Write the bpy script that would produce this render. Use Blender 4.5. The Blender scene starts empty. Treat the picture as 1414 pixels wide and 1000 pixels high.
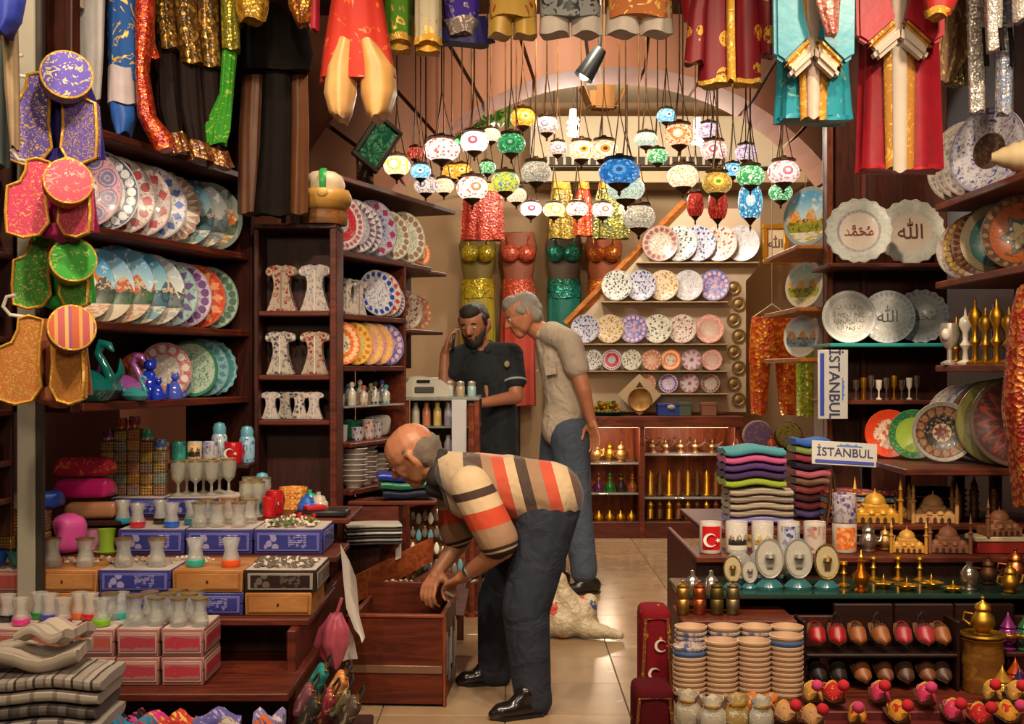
import bpy, bmesh, math, random
from mathutils import Vector, Matrix, Euler
random.seed(7)
PI = math.pi
SC = bpy.context.scene
COL = SC.collection

# ------------------------------------------------------------------ camera, light, exposure
F, HZ, CAMZ = 1700.0, 510.0, 1.245
cam_d = bpy.data.cameras.new('camera'); cam = bpy.data.objects.new('camera', cam_d); COL.objects.link(cam)
cam.location = (0, 0, CAMZ); cam.rotation_euler = (PI/2, 0, 0)
cam_d.sensor_width = 36; cam_d.lens = F/1414*36; cam_d.shift_y = (HZ-500)/1414
cam_d.clip_start = 0.05; cam_d.clip_end = 60
SC.camera = cam
SC.view_settings.view_transform = 'Standard'; SC.view_settings.look = 'None'
SC.view_settings.gamma = 1; SC.view_settings.use_curve_mapping = False
SC.view_settings.exposure = 0.42
world = bpy.data.worlds.new('bazaar_air'); SC.world = world; world.use_nodes = True
world.node_tree.nodes['Background'].inputs[0].default_value = (1.0, .72, .48, 1)
world.node_tree.nodes['Background'].inputs[1].default_value = 0.045
WARM, CREAM, WHITE = (1, .70, .42), (1, .80, .56), (1, .92, .80)
def lamp(kind, loc, power, color=WARM, radius=.12, aim=None, cone=100, blend=.6):
    d = bpy.data.lights.new('light', kind); d.energy = power; d.color = color; d.shadow_soft_size = radius
    o = bpy.data.objects.new('light', d); COL.objects.link(o); o.location = loc
    if kind == 'SPOT':
        d.spot_size = math.radians(cone); d.spot_blend = blend
        o.rotation_euler = (Vector(aim)-Vector(loc)).to_track_quat('-Z', 'Y').to_euler()
    return o
# ceiling spots over the shop front (their housings are built with the ceiling)
SPOTS = [((-1.5, 2.5, 3.2), (-1.35, 4.6, 1.2), 115), ((-.6, 2.5, 3.2), (-.9, 4.8, .7), 150), ((.1, 2.7, 3.2), (-.1, 5.2, .6), 110),
         ((.8, 2.5, 3.2), (1.1, 4.4, .6), 150), ((1.6, 2.5, 3.2), (1.68, 5.0, 1.15), 210),
         ((-.25, 5.0, 3.2), (-.75, 5.9, 1.3), 85), ((1.1, 4.95, 3.2), (1.62, 5.8, 1.4), 95), ((.3, 5.6, 3.2), (.4, 7.2, 2.5), 110)]
for l, a, p in SPOTS: lamp('SPOT', l, p, CREAM, .07, a, 85, .8)
# hanging bulbs of the covered street behind the viewer
for l, p in (((-.9, .2, 2.5), 85), ((1.1, .2, 2.5), 100)): lamp('POINT', l, p, CREAM, .25)
# bare bulbs of the back room
BULBS = [(.42, 8.45, 2.98, 42), (1.28, 8.5, 2.93, 38), (-.5, 8.6, 2.95, 16)]
for x, y, z, p in BULBS: lamp('POINT', (x, y-.12, z-.16), p, WHITE, .06)

def W(px, py, Y): return Vector(((px-707)/F*Y, Y, CAMZ+(HZ-py)/F*Y))
def X(px, Y): return (px-707)/F*Y
def Z(py, Y): return CAMZ+(HZ-py)/F*Y

# ------------------------------------------------------------------ node expressions
class G:
    def __init__(s, name):
        s.m = bpy.data.materials.new(name); s.m.use_nodes = True; s.nt = s.m.node_tree; s.nt.nodes.clear()
    def node(s, t, ins=None, **kw):
        n = s.nt.nodes.new(t)
        for k, v in kw.items(): setattr(n, k, v)
        for k, v in (ins or {}).items(): s.put(n.inputs[k], v)
        return n
    def put(s, inp, v):
        if isinstance(v, S): s.nt.links.new(v.o, inp)
        elif v is not None:
            if isinstance(v, (tuple, list)) and len(v) == 3 and inp.type == 'RGBA': v = (*v, 1)
            inp.default_value = v
    def m_(s, op, a, b=None, c=None):
        n = s.node('ShaderNodeMath', operation=op)
        for i, v in enumerate((a, b, c)): s.put(n.inputs[i], v)
        return S(s, n.outputs[0])
    def mix(s, f, a, b, blend='MIX'):
        n = s.node('ShaderNodeMix', data_type='RGBA', blend_type=blend)
        s.put(n.inputs[0], f); s.put(n.inputs[6], a); s.put(n.inputs[7], b)
        return S(s, n.outputs[2])
    def coord(s, k='Object'): return S(s, s.node('ShaderNodeTexCoord').outputs[k])
    def xyz(s, v):
        n = s.node('ShaderNodeSeparateXYZ'); s.put(n.inputs[0], v); return [S(s, n.outputs[i]) for i in range(3)]
    def vec(s, x, y, z):
        n = s.node('ShaderNodeCombineXYZ'); [s.put(n.inputs[i], v) for i, v in enumerate((x, y, z))]; return S(s, n.outputs[0])
    def noise(s, v, sc, det=3, rough=.55, dist=0, out=0):
        n = s.node('ShaderNodeTexNoise', {'Vector': v, 'Scale': sc, 'Detail': det, 'Roughness': rough, 'Distortion': dist}); return S(s, n.outputs[out])
    def vor(s, v, sc, feat='F1', out='Distance', rnd=1.0):
        n = s.node('ShaderNodeTexVoronoi', {'Vector': v, 'Scale': sc, 'Randomness': rnd}, feature=feat); return S(s, n.outputs[out])
    def step(s, x, e): return s.m_('GREATER_THAN', x, e)
    def sm(s, x, a, b):
        n = s.node('ShaderNodeMapRange', {0: x, 1: a, 2: b}, interpolation_type='SMOOTHSTEP'); return S(s, n.outputs[0])
    def band(s, x, a, b): return s.m_('GREATER_THAN', x, a)*s.m_('LESS_THAN', x, b)
    def ramp(s, f, stops, mode='LINEAR'):
        n = s.node('ShaderNodeValToRGB', {0: f}); r = n.color_ramp; r.interpolation = mode
        while len(r.elements) < len(stops): r.elements.new(.5)
        for e, (p, c) in zip(r.elements, stops): e.position = p; e.color = (*c, 1)
        return S(s, n.outputs[0])
    def rnd(s): return S(s, s.node('ShaderNodeObjectInfo').outputs['Random'])
    def hsv(s, c, h=.5, sa=1, v=1):
        n = s.node('ShaderNodeHueSaturation', {'Hue': h, 'Saturation': sa, 'Value': v, 'Color': c}); return S(s, n.outputs[0])
    def out(s, col, rough=.5, metal=0, bump=None, bs=.3, bd=.01, spec=.5, emit=None, es=0, coat=0, sheen=0, trans=0, ior=None, alpha=None):
        b = s.node('ShaderNodeBsdfPrincipled')
        for k, v in (('Base Color', col), ('Roughness', rough), ('Metallic', metal), ('Specular IOR Level', spec), ('Coat Weight', coat), ('Sheen Weight', sheen), ('Transmission Weight', trans), ('IOR', ior), ('Alpha', alpha)):
            if v is not None: s.put(b.inputs[k], v)
        if emit is not None: s.put(b.inputs['Emission Color'], emit); s.put(b.inputs['Emission Strength'], es)
        if bump is not None:
            n = s.node('ShaderNodeBump', {'Height': bump, 'Strength': bs, 'Distance': bd}); s.nt.links.new(n.outputs[0], b.inputs['Normal'])
        o = s.node('ShaderNodeOutputMaterial'); s.nt.links.new(b.outputs[0], o.inputs[0])
        return s.m
class S:
    def __init__(s, g, o): s.g, s.o = g, o
    def __add__(s, b): return s.g.m_('ADD', s, b)
    __radd__ = __add__
    def __mul__(s, b): return s.g.m_('MULTIPLY', s, b)
    __rmul__ = __mul__
    def __sub__(s, b): return s.g.m_('SUBTRACT', s, b)
    def __rsub__(s, b): return s.g.m_('SUBTRACT', b, s)
    def __truediv__(s, b): return s.g.m_('DIVIDE', s, b)
    def abs(s): return s.g.m_('ABSOLUTE', s)
    def sin(s): return s.g.m_('SINE', s)
    def fr(s): return s.g.m_('FRACT', s)
    def fl(s): return s.g.m_('FLOOR', s)
    def sqrt(s): return s.g.m_('SQRT', s)
    def max(s, b): return s.g.m_('MAXIMUM', s, b)
    def min(s, b): return s.g.m_('MINIMUM', s, b)
    def lt(s, b): return s.g.m_('LESS_THAN', s, b)
    def gt(s, b): return s.g.m_('GREATER_THAN', s, b)

def hx(h):
    h = h.lstrip('#'); c = [int(h[i:i+2], 16)/255 for i in (0, 2, 4)]
    return tuple(x/12.92 if x <= .04045 else ((x+.055)/1.055)**2.4 for x in c)
_M = {}
def cached(fn):
    def w(*a, **k):
        key = (fn.__name__, a, tuple(sorted(k.items())))
        if key not in _M: _M[key] = fn(*a, **k)
        return _M[key]
    return w
@cached
def plain(c, rough=.5, metal=0.0, var=.12, sc=9, coat=0.0, sheen=0.0, spec=.5):
    g = G('plain'); v = g.noise(g.coord(), sc, 2)
    c = hx(c) if isinstance(c, str) else c
    col = g.mix(v, tuple(x*(1-var) for x in c), tuple(min(1, x*(1+var)) for x in c))
    return g.out(col, rough, metal, coat=coat, sheen=sheen, spec=spec)
@cached
def wood(c1='#3a150c', c2='#6b2d18', rough=.5, axis=0, sc=5):
    g = G('wood'); x, y, z = g.xyz(g.coord()); p = [x, y, z]; p[axis] = p[axis]*.12
    v = g.vec(*p); n = g.noise(v, sc*6, 4, .6, 1.2); n2 = g.noise(g.coord(), 2.2, 2)
    col = g.mix(g.sm(n, .3, .72), hx(c1), hx(c2)); col = g.mix(n2*.5, col, hx(c1))
    return g.out(col, rough, bump=n, bs=.12, bd=.002, spec=.3)
@cached
def brocade(c1, c2, sc=30, amt=.34, metal=.2, rough=.6, swirl=1.0, sheen=.0):
    g = G('brocade'); o = g.coord(); n = g.noise(o, sc*.35, 2, .5, 3*swirl); d = g.vor(o, sc, 'F1'); k = (n*9).sin().abs()
    m = g.sm(k*.6+d*.5, amt+.22, amt+.06)
    col = g.mix(m, hx(c1), hx(c2))
    return g.out(col, g.mix(m, (rough+.2,)*3, (rough-.15,)*3), m*metal, bump=m, bs=.35, bd=.003, sheen=sheen, spec=.3)
@cached
def satin(c, rough=.42, var=.3, sheen=.04, sc=14):
    g = G('satin'); o = g.coord(); n = g.noise(o, sc, 3); c = hx(c)
    return g.out(g.mix(n, tuple(x*(1-var) for x in c), tuple(min(1, x*(1+var)) for x in c)), rough, bump=g.noise(o, sc*1.4, 2), bs=.2, bd=.006, sheen=sheen if max(c) > .03 else 0, spec=.35 if max(c) > .03 else .08)
@cached
def sequin(c1, c2, sc=90):
    g = G('sequin'); o = g.coord(); c = g.vor(o, sc, 'F1', 'Color'); r = g.xyz(c)[0]; d = g.vor(o, sc)
    return g.out(g.mix(g.sm(r, .45, .75), hx(c1), hx(c2)), .28, g.sm(r, .2, .6)*.6, bump=d, bs=.8, bd=.004)
@cached
def stripes(cols, axis=2, period=.1, rough=.75, warp=0.0, rot=0.0, offset=0.0):
    g = G('stripes'); x, y, z = g.xyz(g.coord()); p = (x, y, z)[axis]
    if rot: q = (x, y, z)[(axis+1) % 3]; p = p*math.cos(rot)+q*math.sin(rot)
    if warp: p = p+g.noise(g.coord(), 6, 2)*warp
    f = ((p+offset)/period).fr(); tot = sum(w for _, w in cols); acc = 0; st = []
    for c, w in cols: st.append((acc/tot, hx(c))); acc += w
    return g.out(g.ramp(f, st, 'CONSTANT'), rough, bump=g.noise(g.coord(), 160, 2), bs=.15, bd=.002, sheen=.1)
@cached
def brass(c='#c08a3a', rough=.28, dark='#4a2c10'):
    g = G('brass'); n = g.noise(g.coord(), 12, 3); col = g.mix(g.sm(n, .42, .75), hx(c), hx(dark))
    return g.out(col, g.mix(n, (rough,)*3, (rough+.2,)*3), .95)
@cached
def glass(tint=(.97, .97, .95), rough=.03):
    g = G('glass'); fr = g.node('ShaderNodeFresnel', {'IOR': 1.5}); t = g.node('ShaderNodeBsdfTransparent', {'Color': (*tint, 1)})
    gl = g.node('ShaderNodeBsdfGlossy', {'Color': (1, 1, 1, 1), 'Roughness': rough}); df = g.node('ShaderNodeBsdfDiffuse', {'Color': (.85, .85, .82, 1)})
    m0 = g.node('ShaderNodeMixShader', {0: .19}); g.nt.links.new(t.outputs[0], m0.inputs[1]); g.nt.links.new(df.outputs[0], m0.inputs[2])
    f2 = g.m_('MULTIPLY', S(g, fr.outputs[0]), .55)
    m = g.node('ShaderNodeMixShader'); g.put(m.inputs[0], f2); g.nt.links.new(m0.outputs[0], m.inputs[1]); g.nt.links.new(gl.outputs[0], m.inputs[2])
    o = g.node('ShaderNodeOutputMaterial'); g.nt.links.new(m.outputs[0], o.inputs[0]); return g.m
@cached
def glow(c, strength):
    g = G('glow'); return g.out((0, 0, 0), .5, emit=hx(c), es=strength)

# radial plate painting: bands = (r0, r1, kind, count, colour, second colour)
@cached
def plate_mat(base, bands, rough=.3, seed=0.0):
    g = G('glaze'); o = g.coord(); x, y, z = g.xyz(o); rho = (x*x+y*y).sqrt(); th = g.m_('ARCTAN2', y, x)*(1/(2*PI))
    col = g.mix(g.noise(o, 3, 2), hx(base), tuple(c*.88 for c in hx(base)))
    for r0, r1, kind, n, ca, cb in bands:
        mid, wd = (r0+r1)/2, (r1-r0)/2; u = (th*n+seed).fr()-.5; du = u*(2*PI*mid/max(n, 1)); dr = rho-mid
        if kind == 'solid': p = None
        elif kind == 'dots': p = (du*du+dr*dr).sqrt().lt(wd*.72)
        elif kind == 'rings': d = (du*du+dr*dr).sqrt(); p = g.band(d, wd*.32, wd*.62).max(d.lt(wd*.16)).max(g.band(d, wd*.78, wd*.9))
        elif kind == 'petal': p = (u.abs()*2+(dr/wd).abs()*.8).lt(.72)
        elif kind == 'zig': p = (u.abs()*2).gt((dr+wd)/(2*wd))
        elif kind == 'wave': p = (((th*n*2*PI).sin()*wd*.5-dr).abs()).lt(wd*.28)
        elif kind == 'scroll': p = g.sm((g.noise(o, n, 2, .5, 2.5)*11).sin(), .25, .5)
        elif kind == 'bits': p = g.vor(g.vec(x, y, seed), n).lt(.34)
        elif kind == 'star': p = rho.lt(r1*.55+r1*.45*(u.abs()*-2+1)*1.0)
        elif kind == 'cells': p = g.xyz(g.vor(g.vec(x, y, seed), n, 'F1', 'Color'))[0].gt(.5)
        m = g.band(rho, r0, r1); c = g.mix(p, hx(ca), hx(cb)) if p is not None else hx(ca)
        col = g.mix(m, col, c)
    acc = hx(bands[-1][5] or bands[-1][4]); alt = hx(bands[0][5] or bands[0][4]); inner = rho.lt(.95)
    d = g.vor(g.vec(x, y, seed+2), 8.5); col = g.mix(g.band(d, .2, .33)*inner*.75, col, acc); col = g.mix(d.lt(.11)*inner*.8, col, alt)
    col = g.mix((g.noise(g.vec(x, y, seed+5), 6, 2, .5, 2)*22).sin().gt(.82)*inner*.6, col, tuple(a*.5+b*.25 for a, b in zip(alt, acc)))
    col = g.mix(g.band(rho, .955, .975)*.7, col, tuple(c*.5 for c in acc))
    return g.out(col, rough, coat=.1)
# painted view: sky over a shore with buildings, disc of sun optional
@cached
def scene_mat(sky='#3f93c8', sky2='#b9dcec', land='#5d7a2d', build='#c8552c', ground='#d9b08a', sun=None, rim=None, seed=0.0, mug=False):
    g = G('painted_view'); o = g.coord(); x, y, z = g.xyz(o)
    if mug: x, y = x*24, (z-.055)*20
    rho = (x*x+y*y).sqrt(); n = g.noise(g.vec(x, y, seed), 5, 4)
    col = g.mix(g.sm(y, -.1, .9), hx(sky2), hx(sky)); col = g.mix(g.sm(n, .56, .66)*.6, col, (.85, .88, .9))
    if sun:
        d = ((x-.12)*(x-.12)+(y+.02)*(y+.02)).sqrt(); col = g.mix(d.lt(.52), col, hx(sun)); col = g.mix(d.lt(.4), col, hx('#f3e6d2'))
    nb = g.noise(g.vec(x, y, seed+1), 7, 3); tow = ((x*2.1+seed).fr()-.5).abs().lt(.022+(y*-.03))*y.lt(.4); col = g.mix(tow, col, hx('#cdbfae'))
    dm = (((x*1.6+seed*.7).fr()-.5)*((x*1.6+seed*.7).fr()-.5)*-2.2+.32); b = y.lt(dm-.05); col = g.mix(b, col, g.mix(nb.gt(.5), hx(build), hx('#c9b090')))
    t = y.lt(nb*.75-.5); col = g.mix(t, col, g.mix(nb.gt(.55), hx(land), tuple(c*.4 for c in hx(land)))); col = g.mix(y.lt(-.5), col, g.mix(g.noise(g.vec(x, y*3, seed), 5, 2).gt(.5), hx(ground), hx('#cfc6b8')))
    if rim: col = g.mix(rho.gt(.86), col, hx(rim))
    return g.out(col, .3, coat=.1)
@cached
def mosaic(c1, c2, c3, strength=2.2, eye=None, sc=7.0):
    g = G('mosaic_glass'); o = g.coord(); x, y, z = g.xyz(o); c = g.vor(o, sc, 'F1', 'Color'); r = g.xyz(c)[0]; e = g.vor(o, sc, 'DISTANCE_TO_EDGE')
    col = g.ramp(r, [(0, hx(c1)), (.45, hx(c2)), (.78, hx(c3))], 'CONSTANT')
    if eye:
        q = (x.abs().max(y.abs())); q2 = g.m_('MINIMUM', x.abs(), y.abs()); d = (q2*q2+z*z).sqrt()
        col = g.mix(d.lt(.52), col, hx(eye[0])); col = g.mix(d.lt(.34), col, hx(eye[1])); col = g.mix(d.lt(.16), col, hx(eye[2]))
    col = g.mix(e.lt(.035), col, hx('#3a2a1a'))
    return g.out(col, .25, emit=col, es=strength, bump=e, bs=.3, bd=.01)

# ------------------------------------------------------------------ mesh builder
class MB:
    def __init__(s): s.v, s.f, s.mi = [], [], []
    def add(s, vs, fs, mi=0):
        o = len(s.v); s.v += [tuple(v) for v in vs]; s.f += [tuple(i+o for i in f) for f in fs]
        s.mi += list(mi) if isinstance(mi, (list, tuple)) else [mi]*len(fs); return s
    def box(s, c, d, mi=0, rot=None, taper=1.0):
        hx_, hy, hz = d[0]/2, d[1]/2, d[2]/2; vs = []
        for z, k in ((-hz, 1), (hz, taper)):
            for x, y in ((-hx_, -hy), (hx_, -hy), (hx_, hy), (-hx_, hy)):
                v = Vector((x*k, y*k, z)); vs.append((rot @ v if rot else v)+Vector(c))
        return s.add(vs, [(3, 2, 1, 0), (4, 5, 6, 7), (0, 1, 5, 4), (1, 2, 6, 5), (2, 3, 7, 6), (3, 0, 4, 7)], mi)
    def rbox(s, c, d, b=.004, mi=0, seg=1):
        bm = bmesh.new(); bmesh.ops.create_cube(bm, size=1)
        for v in bm.verts: v.co = Vector((v.co.x*d[0], v.co.y*d[1], v.co.z*d[2]))
        bmesh.ops.bevel(bm, geom=bm.edges[:], offset=min(b, min(d)*.45), segments=seg, affect='EDGES', profile=.6)
        bm.verts.index_update(); vs = [v.co+Vector(c) for v in bm.verts]; fs = [[v.index for v in f.verts] for f in bm.faces]; bm.free()
        return s.add(vs, fs, mi)
    def lathe(s, prof, seg=24, c=(0, 0, 0), mi=0, wob=None):
        vs, fs, ms = [], [], []; n = len(prof)
        for i, p in enumerate(prof):
            for k in range(seg):
                a = 2*PI*k/seg; r = p[0]*(wob(a, i) if wob else 1)
                vs.append((c[0]+r*math.cos(a), c[1]+r*math.sin(a), c[2]+p[1]))
        for i in range(n-1):
            for k in range(seg):
                k2 = (k+1) % seg; fs.append((i*seg+k, i*seg+k2, (i+1)*seg+k2, (i+1)*seg+k)); ms.append(prof[i][2] if len(prof[i]) > 2 else mi)
        if prof[0][0] > 1e-6: fs.append(tuple(range(seg-1, -1, -1))); ms.append(prof[0][2] if len(prof[0]) > 2 else mi)
        if prof[-1][0] > 1e-6: fs.append(tuple((n-1)*seg+k for k in range(seg))); ms.append(prof[-2][2] if len(prof[-2]) > 2 else mi)
        return s.add(vs, fs, ms)
    def tube(s, pts, rad, seg=8, mi=0, flat=1.0, up=None):
        pts = [Vector(p) for p in pts]; n = len(pts); rs = rad if isinstance(rad, (list, tuple)) else [rad]*n
        rings = []; prev = None
        for i, p in enumerate(pts):
            t = (pts[min(i+1, n-1)]-pts[max(i-1, 0)]).normalized()
            if prev is None:
                u = Vector(up) if up else (Vector((0, 0, 1)) if abs(t.z) < .9 else Vector((1, 0, 0)))
            else: u = prev
            a = t.cross(u).normalized(); b = a.cross(t).normalized(); prev = b
            rings.append([p+(a*math.cos(2*PI*k/seg)+b*math.sin(2*PI*k/seg)*flat)*rs[i] for k in range(seg)])
        return s.loft(rings, mi)
    def loft(s, rings, mi=0, caps=True, closed=True):
        n, seg = len(rings), len(rings[0]); vs = [v for r in rings for v in r]; fs = []
        for i in range(n-1):
            for k in range(seg if closed else seg-1):
                k2 = (k+1) % seg; fs.append((i*seg+k, i*seg+k2, (i+1)*seg+k2, (i+1)*seg+k))
        if caps: fs += [tuple(range(seg-1, -1, -1)), tuple((n-1)*seg+k for k in range(seg))]
        return s.add(vs, fs, mi)
    def prism(s, out, y0, y1, mi=0):          # outline in x, z pushed along y
        n = len(out); vs = [(x, y0, z) for x, z in out]+[(x, y1, z) for x, z in out]
        fs = [tuple(range(n)), tuple(range(2*n-1, n-1, -1))]+[((k+1) % n, k, n+k, n+(k+1) % n) for k in range(n)]
        return s.add(vs, fs, mi)
    def ball(s, c, r, seg=12, mi=0):
        r = r if isinstance(r, (tuple, list)) else (r, r, r); m = seg//2
        pr = [(math.sin(PI*i/m), -math.cos(PI*i/m)) for i in range(m+1)]; o = len(s.v)
        s.lathe(pr, seg, mi=mi); s.v[o:] = [(c[0]+v[0]*r[0], c[1]+v[1]*r[1], c[2]+v[2]*r[2]) for v in s.v[o:]]
        return s
    def mesh(s, name='mesh', mats=(), smooth=None, weld=False):
        me = bpy.data.meshes.new(name); me.from_pydata(s.v, [], s.f)
        if not isinstance(mats, (list, tuple)): mats = [mats]
        for m in mats: me.materials.append(m)
        me.polygons.foreach_set('material_index', s.mi)
        if weld or smooth is not None:
            bm = bmesh.new(); bm.from_mesh(me); bmesh.ops.remove_doubles(bm, verts=bm.verts[:], dist=1e-6); bmesh.ops.recalc_face_normals(bm, faces=bm.faces[:]); bm.to_mesh(me); bm.free()
        if smooth is not None:
            me.polygons.foreach_set('use_smooth', [True]*len(me.polygons))
            me.set_sharp_from_angle(angle=math.radians(smooth))
        me.update(); return me

# ------------------------------------------------------------------ things and parts
def put(o, loc=None, rot=None, scale=None):
    if loc is not None: o.location = loc
    if rot is not None: o.rotation_euler = rot if not isinstance(rot, (int, float)) else (0, 0, rot)
    if scale is not None: o.scale = (scale,)*3 if isinstance(scale, (int, float)) else scale
    return o
def tag(o, label, cat, group=None):
    o['label'] = label; o['category'] = cat
    if group: o['group'] = group
    return o
def thing(name, label, cat, loc=(0, 0, 0), rot=0, group=None, scale=None):
    o = bpy.data.objects.new(name, None); COL.objects.link(o); put(o, loc, rot, scale); o.empty_display_size = .05; return tag(o, label, cat, group)
def obj(name, me, parent=None, loc=None, rot=None, scale=None):
    o = bpy.data.objects.new(name, me); COL.objects.link(o); put(o, loc, rot, scale)
    if parent is not None: o.parent = parent
    return o
def part(name, mb, mats, parent, loc=None, rot=None, smooth=40, scale=None): return obj(name, mb.mesh(name, mats, smooth), parent, loc, rot, scale)
def one(name, me, label, cat, loc, rot=None, group=None, scale=None): return tag(obj(name, me, None, loc, rot, scale), label, cat, group)
def struct(name, mb, mats, smooth=None, loc=None, rot=None, label=None):
    o = obj(name, mb.mesh(name, mats, smooth), None, loc, rot); o['kind'] = 'structure'
    if label: o['label'] = label
    return o
def dup(root, loc, rot=None, label=None, group=None, scale=None):
    r = root.copy(); COL.objects.link(r); put(r, loc, rot, scale)
    if label: r['label'] = label
    if group: r['group'] = group
    for ch in KIDS(root):
        c = ch.copy(); COL.objects.link(c); c.parent = r
        for q in KIDS(ch): d = q.copy(); COL.objects.link(d); d.parent = c
    return r
def KIDS(o): return [c for c in o.children]
def facing(n, up=(0, 0, 1)):                 # rotation that turns local +z to n and local +y towards up
    z = Vector(n).normalized(); x = Vector(up).cross(z).normalized(); y = z.cross(x)
    return Matrix((x, y, z)).transposed().to_euler()
ORD = ['first', 'second', 'third', 'fourth', 'fifth', 'sixth', 'seventh', 'eighth', 'ninth', 'tenth', 'eleventh', 'twelfth', 'thirteenth', 'fourteenth', 'fifteenth', 'sixteenth', 'seventeenth', 'eighteenth', 'nineteenth', 'twentieth']
# soft solid: closed capsules melted together
def blob(name, caps, voxel=.01, smooth=5, mats=(), fac=.5):
    mb = MB()
    for p0, r0, p1, r1 in caps:
        p0, p1 = Vector(p0), Vector(p1); d = p1-p0; L = d.length
        if L < 1e-5: mb.ball(p0, r0, 14); continue
        q = d.to_track_quat('Z', 'Y'); prof = [(r0*math.sin(PI/2*i/4), -r0*math.cos(PI/2*i/4)) for i in range(5)]+[(r1*math.cos(PI/2*i/4), L+r1*math.sin(PI/2*i/4)) for i in range(5)]
        o = len(mb.v); mb.lathe(prof, 14); mb.v[o:] = [tuple(p0+q @ Vector(v)) for v in mb.v[o:]]
    me = mb.mesh(name, (), 80); o = bpy.data.objects.new('soft', me); COL.objects.link(o)
    r = o.modifiers.new('r', 'REMESH'); r.mode = 'VOXEL'; r.voxel_size = voxel; r.use_smooth_shade = True
    if smooth: sm = o.modifiers.new('s', 'SMOOTH'); sm.iterations = smooth; sm.factor = fac
    dg = bpy.context.evaluated_depsgraph_get(); dg.update()
    out = bpy.data.meshes.new_from_object(o.evaluated_get(dg)); bpy.data.objects.remove(o)
    out.name = name; out.materials.clear()
    for m in (mats if isinstance(mats, (list, tuple)) else [mats]): out.materials.append(m)
    out.polygons.foreach_set('use_smooth', [True]*len(out.polygons))
    return out
# ------------------------------------------------------------------ the setting
SALMON = '#9a5c44'
@cached
def plaster(c='#b49a7c', dark=.8, rough=.8):
    g = G('plaster'); o = g.coord(); n = g.noise(o, 3, 4); c = hx(c)
    return g.out(g.mix(n, tuple(x*dark for x in c), c), rough, bump=g.noise(o, 40, 3), bs=.12, bd=.004)
@cached
def floor_tile():
    g = G('floor_tile'); o = g.coord(); n = g.noise(o, 7, 4); r = g.rnd(); b = g.mix(n, hx('#8a7055'), hx('#a68a6c'))
    return g.out(g.hsv(b, .5, 1, r*.16+.92), g.mix(n, (.16,)*3, (.32,)*3), bump=g.noise(o, 30, 2), bs=.03, bd=.002, coat=.2)
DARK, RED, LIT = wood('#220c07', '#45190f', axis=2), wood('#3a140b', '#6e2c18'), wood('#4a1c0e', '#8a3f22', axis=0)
OAK = wood('#8a4d1d', '#c07a35')

fl = struct('floor', MB().box((.4, 6.6, -.03), (6.4, 12.6, .04)), [plain('#5d4a38', .7)])
tile_me = MB().rbox((0, 0, -.005), (.447, .447, .012), .002).mesh('tile', [floor_tile()], 30)
for i in range(-3, 5):
    for j in range(12): obj('tile', tile_me, fl, (.2+i*.45, 4.2+j*.45, 0))
struct('wall_back', MB().box((.4, 9.95, 1.6), (6.4, .1, 3.6)), [plaster('#a88a68')])
struct('wall_back_left', MB().box((-1.75, 8.7, 1.6), (.1, 2.4, 3.6)), [plaster('#9a7a58')])
struct('wall_back_right', MB().box((2.5, 8.7, 1.6), (.1, 2.4, 3.6)), [plaster('#9a7a58')])
struct('ceiling_back', MB().box((.4, 8.7, 3.42), (6.4, 2.6, .06)), [plaster('#c4b090')])
struct('ceiling', MB().box((.2, 4.7, 3.36), (6.4, 5.3, .08)), [plain('#3c2318', .7)])
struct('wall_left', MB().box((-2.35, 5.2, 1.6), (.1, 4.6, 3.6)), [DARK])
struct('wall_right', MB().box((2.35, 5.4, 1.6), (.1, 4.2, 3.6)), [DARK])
# arch of painted stone between shop and back room
AX, AZ, AR, AY, AT, AD = X(852, 7.2), Z(463.5, 7.2), 371/F*7.2, 7.2, .52, .42
mb = MB()
def arch_xz(r, a): return AX+r*math.cos(a), AZ+r*math.sin(a)
out = [(-2.3, 0), (-2.3, 3.45), (2.45, 3.45), (2.45, 0)]+[(AX+AR+AT*.98, 0)]+[arch_xz(AR+AT*.98, PI*k/24) for k in range(25)]+[(AX-AR-AT*.98, 0)]
mb.prism(out, AY+.02, AY+AD)
archw = struct('wall_arch', mb, [plaster('#a8684e')])
blockm = [plaster(c) for c in ('#c48a70', '#b87c62', '#cc9680')]
NB = 15
for k in range(NB):
    a0, a1 = PI*k/NB+.006, PI*(k+1)/NB-.006; r0, r1 = AR, AR+AT; o = []
    for t in range(4): o.append(arch_xz(r0, a0+(a1-a0)*t/3))
    for t in range(4): o.append(arch_xz(r1, a1+(a0-a1)*t/3))
    obj('arch_block', MB().prism(o, AY-.01, AY+AD+.01).mesh('arch_block', [blockm[k % 3]]), archw)
for s in (-1, 1):
    for k in range(3):
        x0 = AX+s*(AR+AT/2); obj('pier_block', MB().rbox((x0, AY+AD/2, AZ*(k+.5)/3), (AT, AD+.02, AZ/3-.012), .006).mesh('pier_block', [blockm[(k+s) % 3]]), archw)

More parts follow.
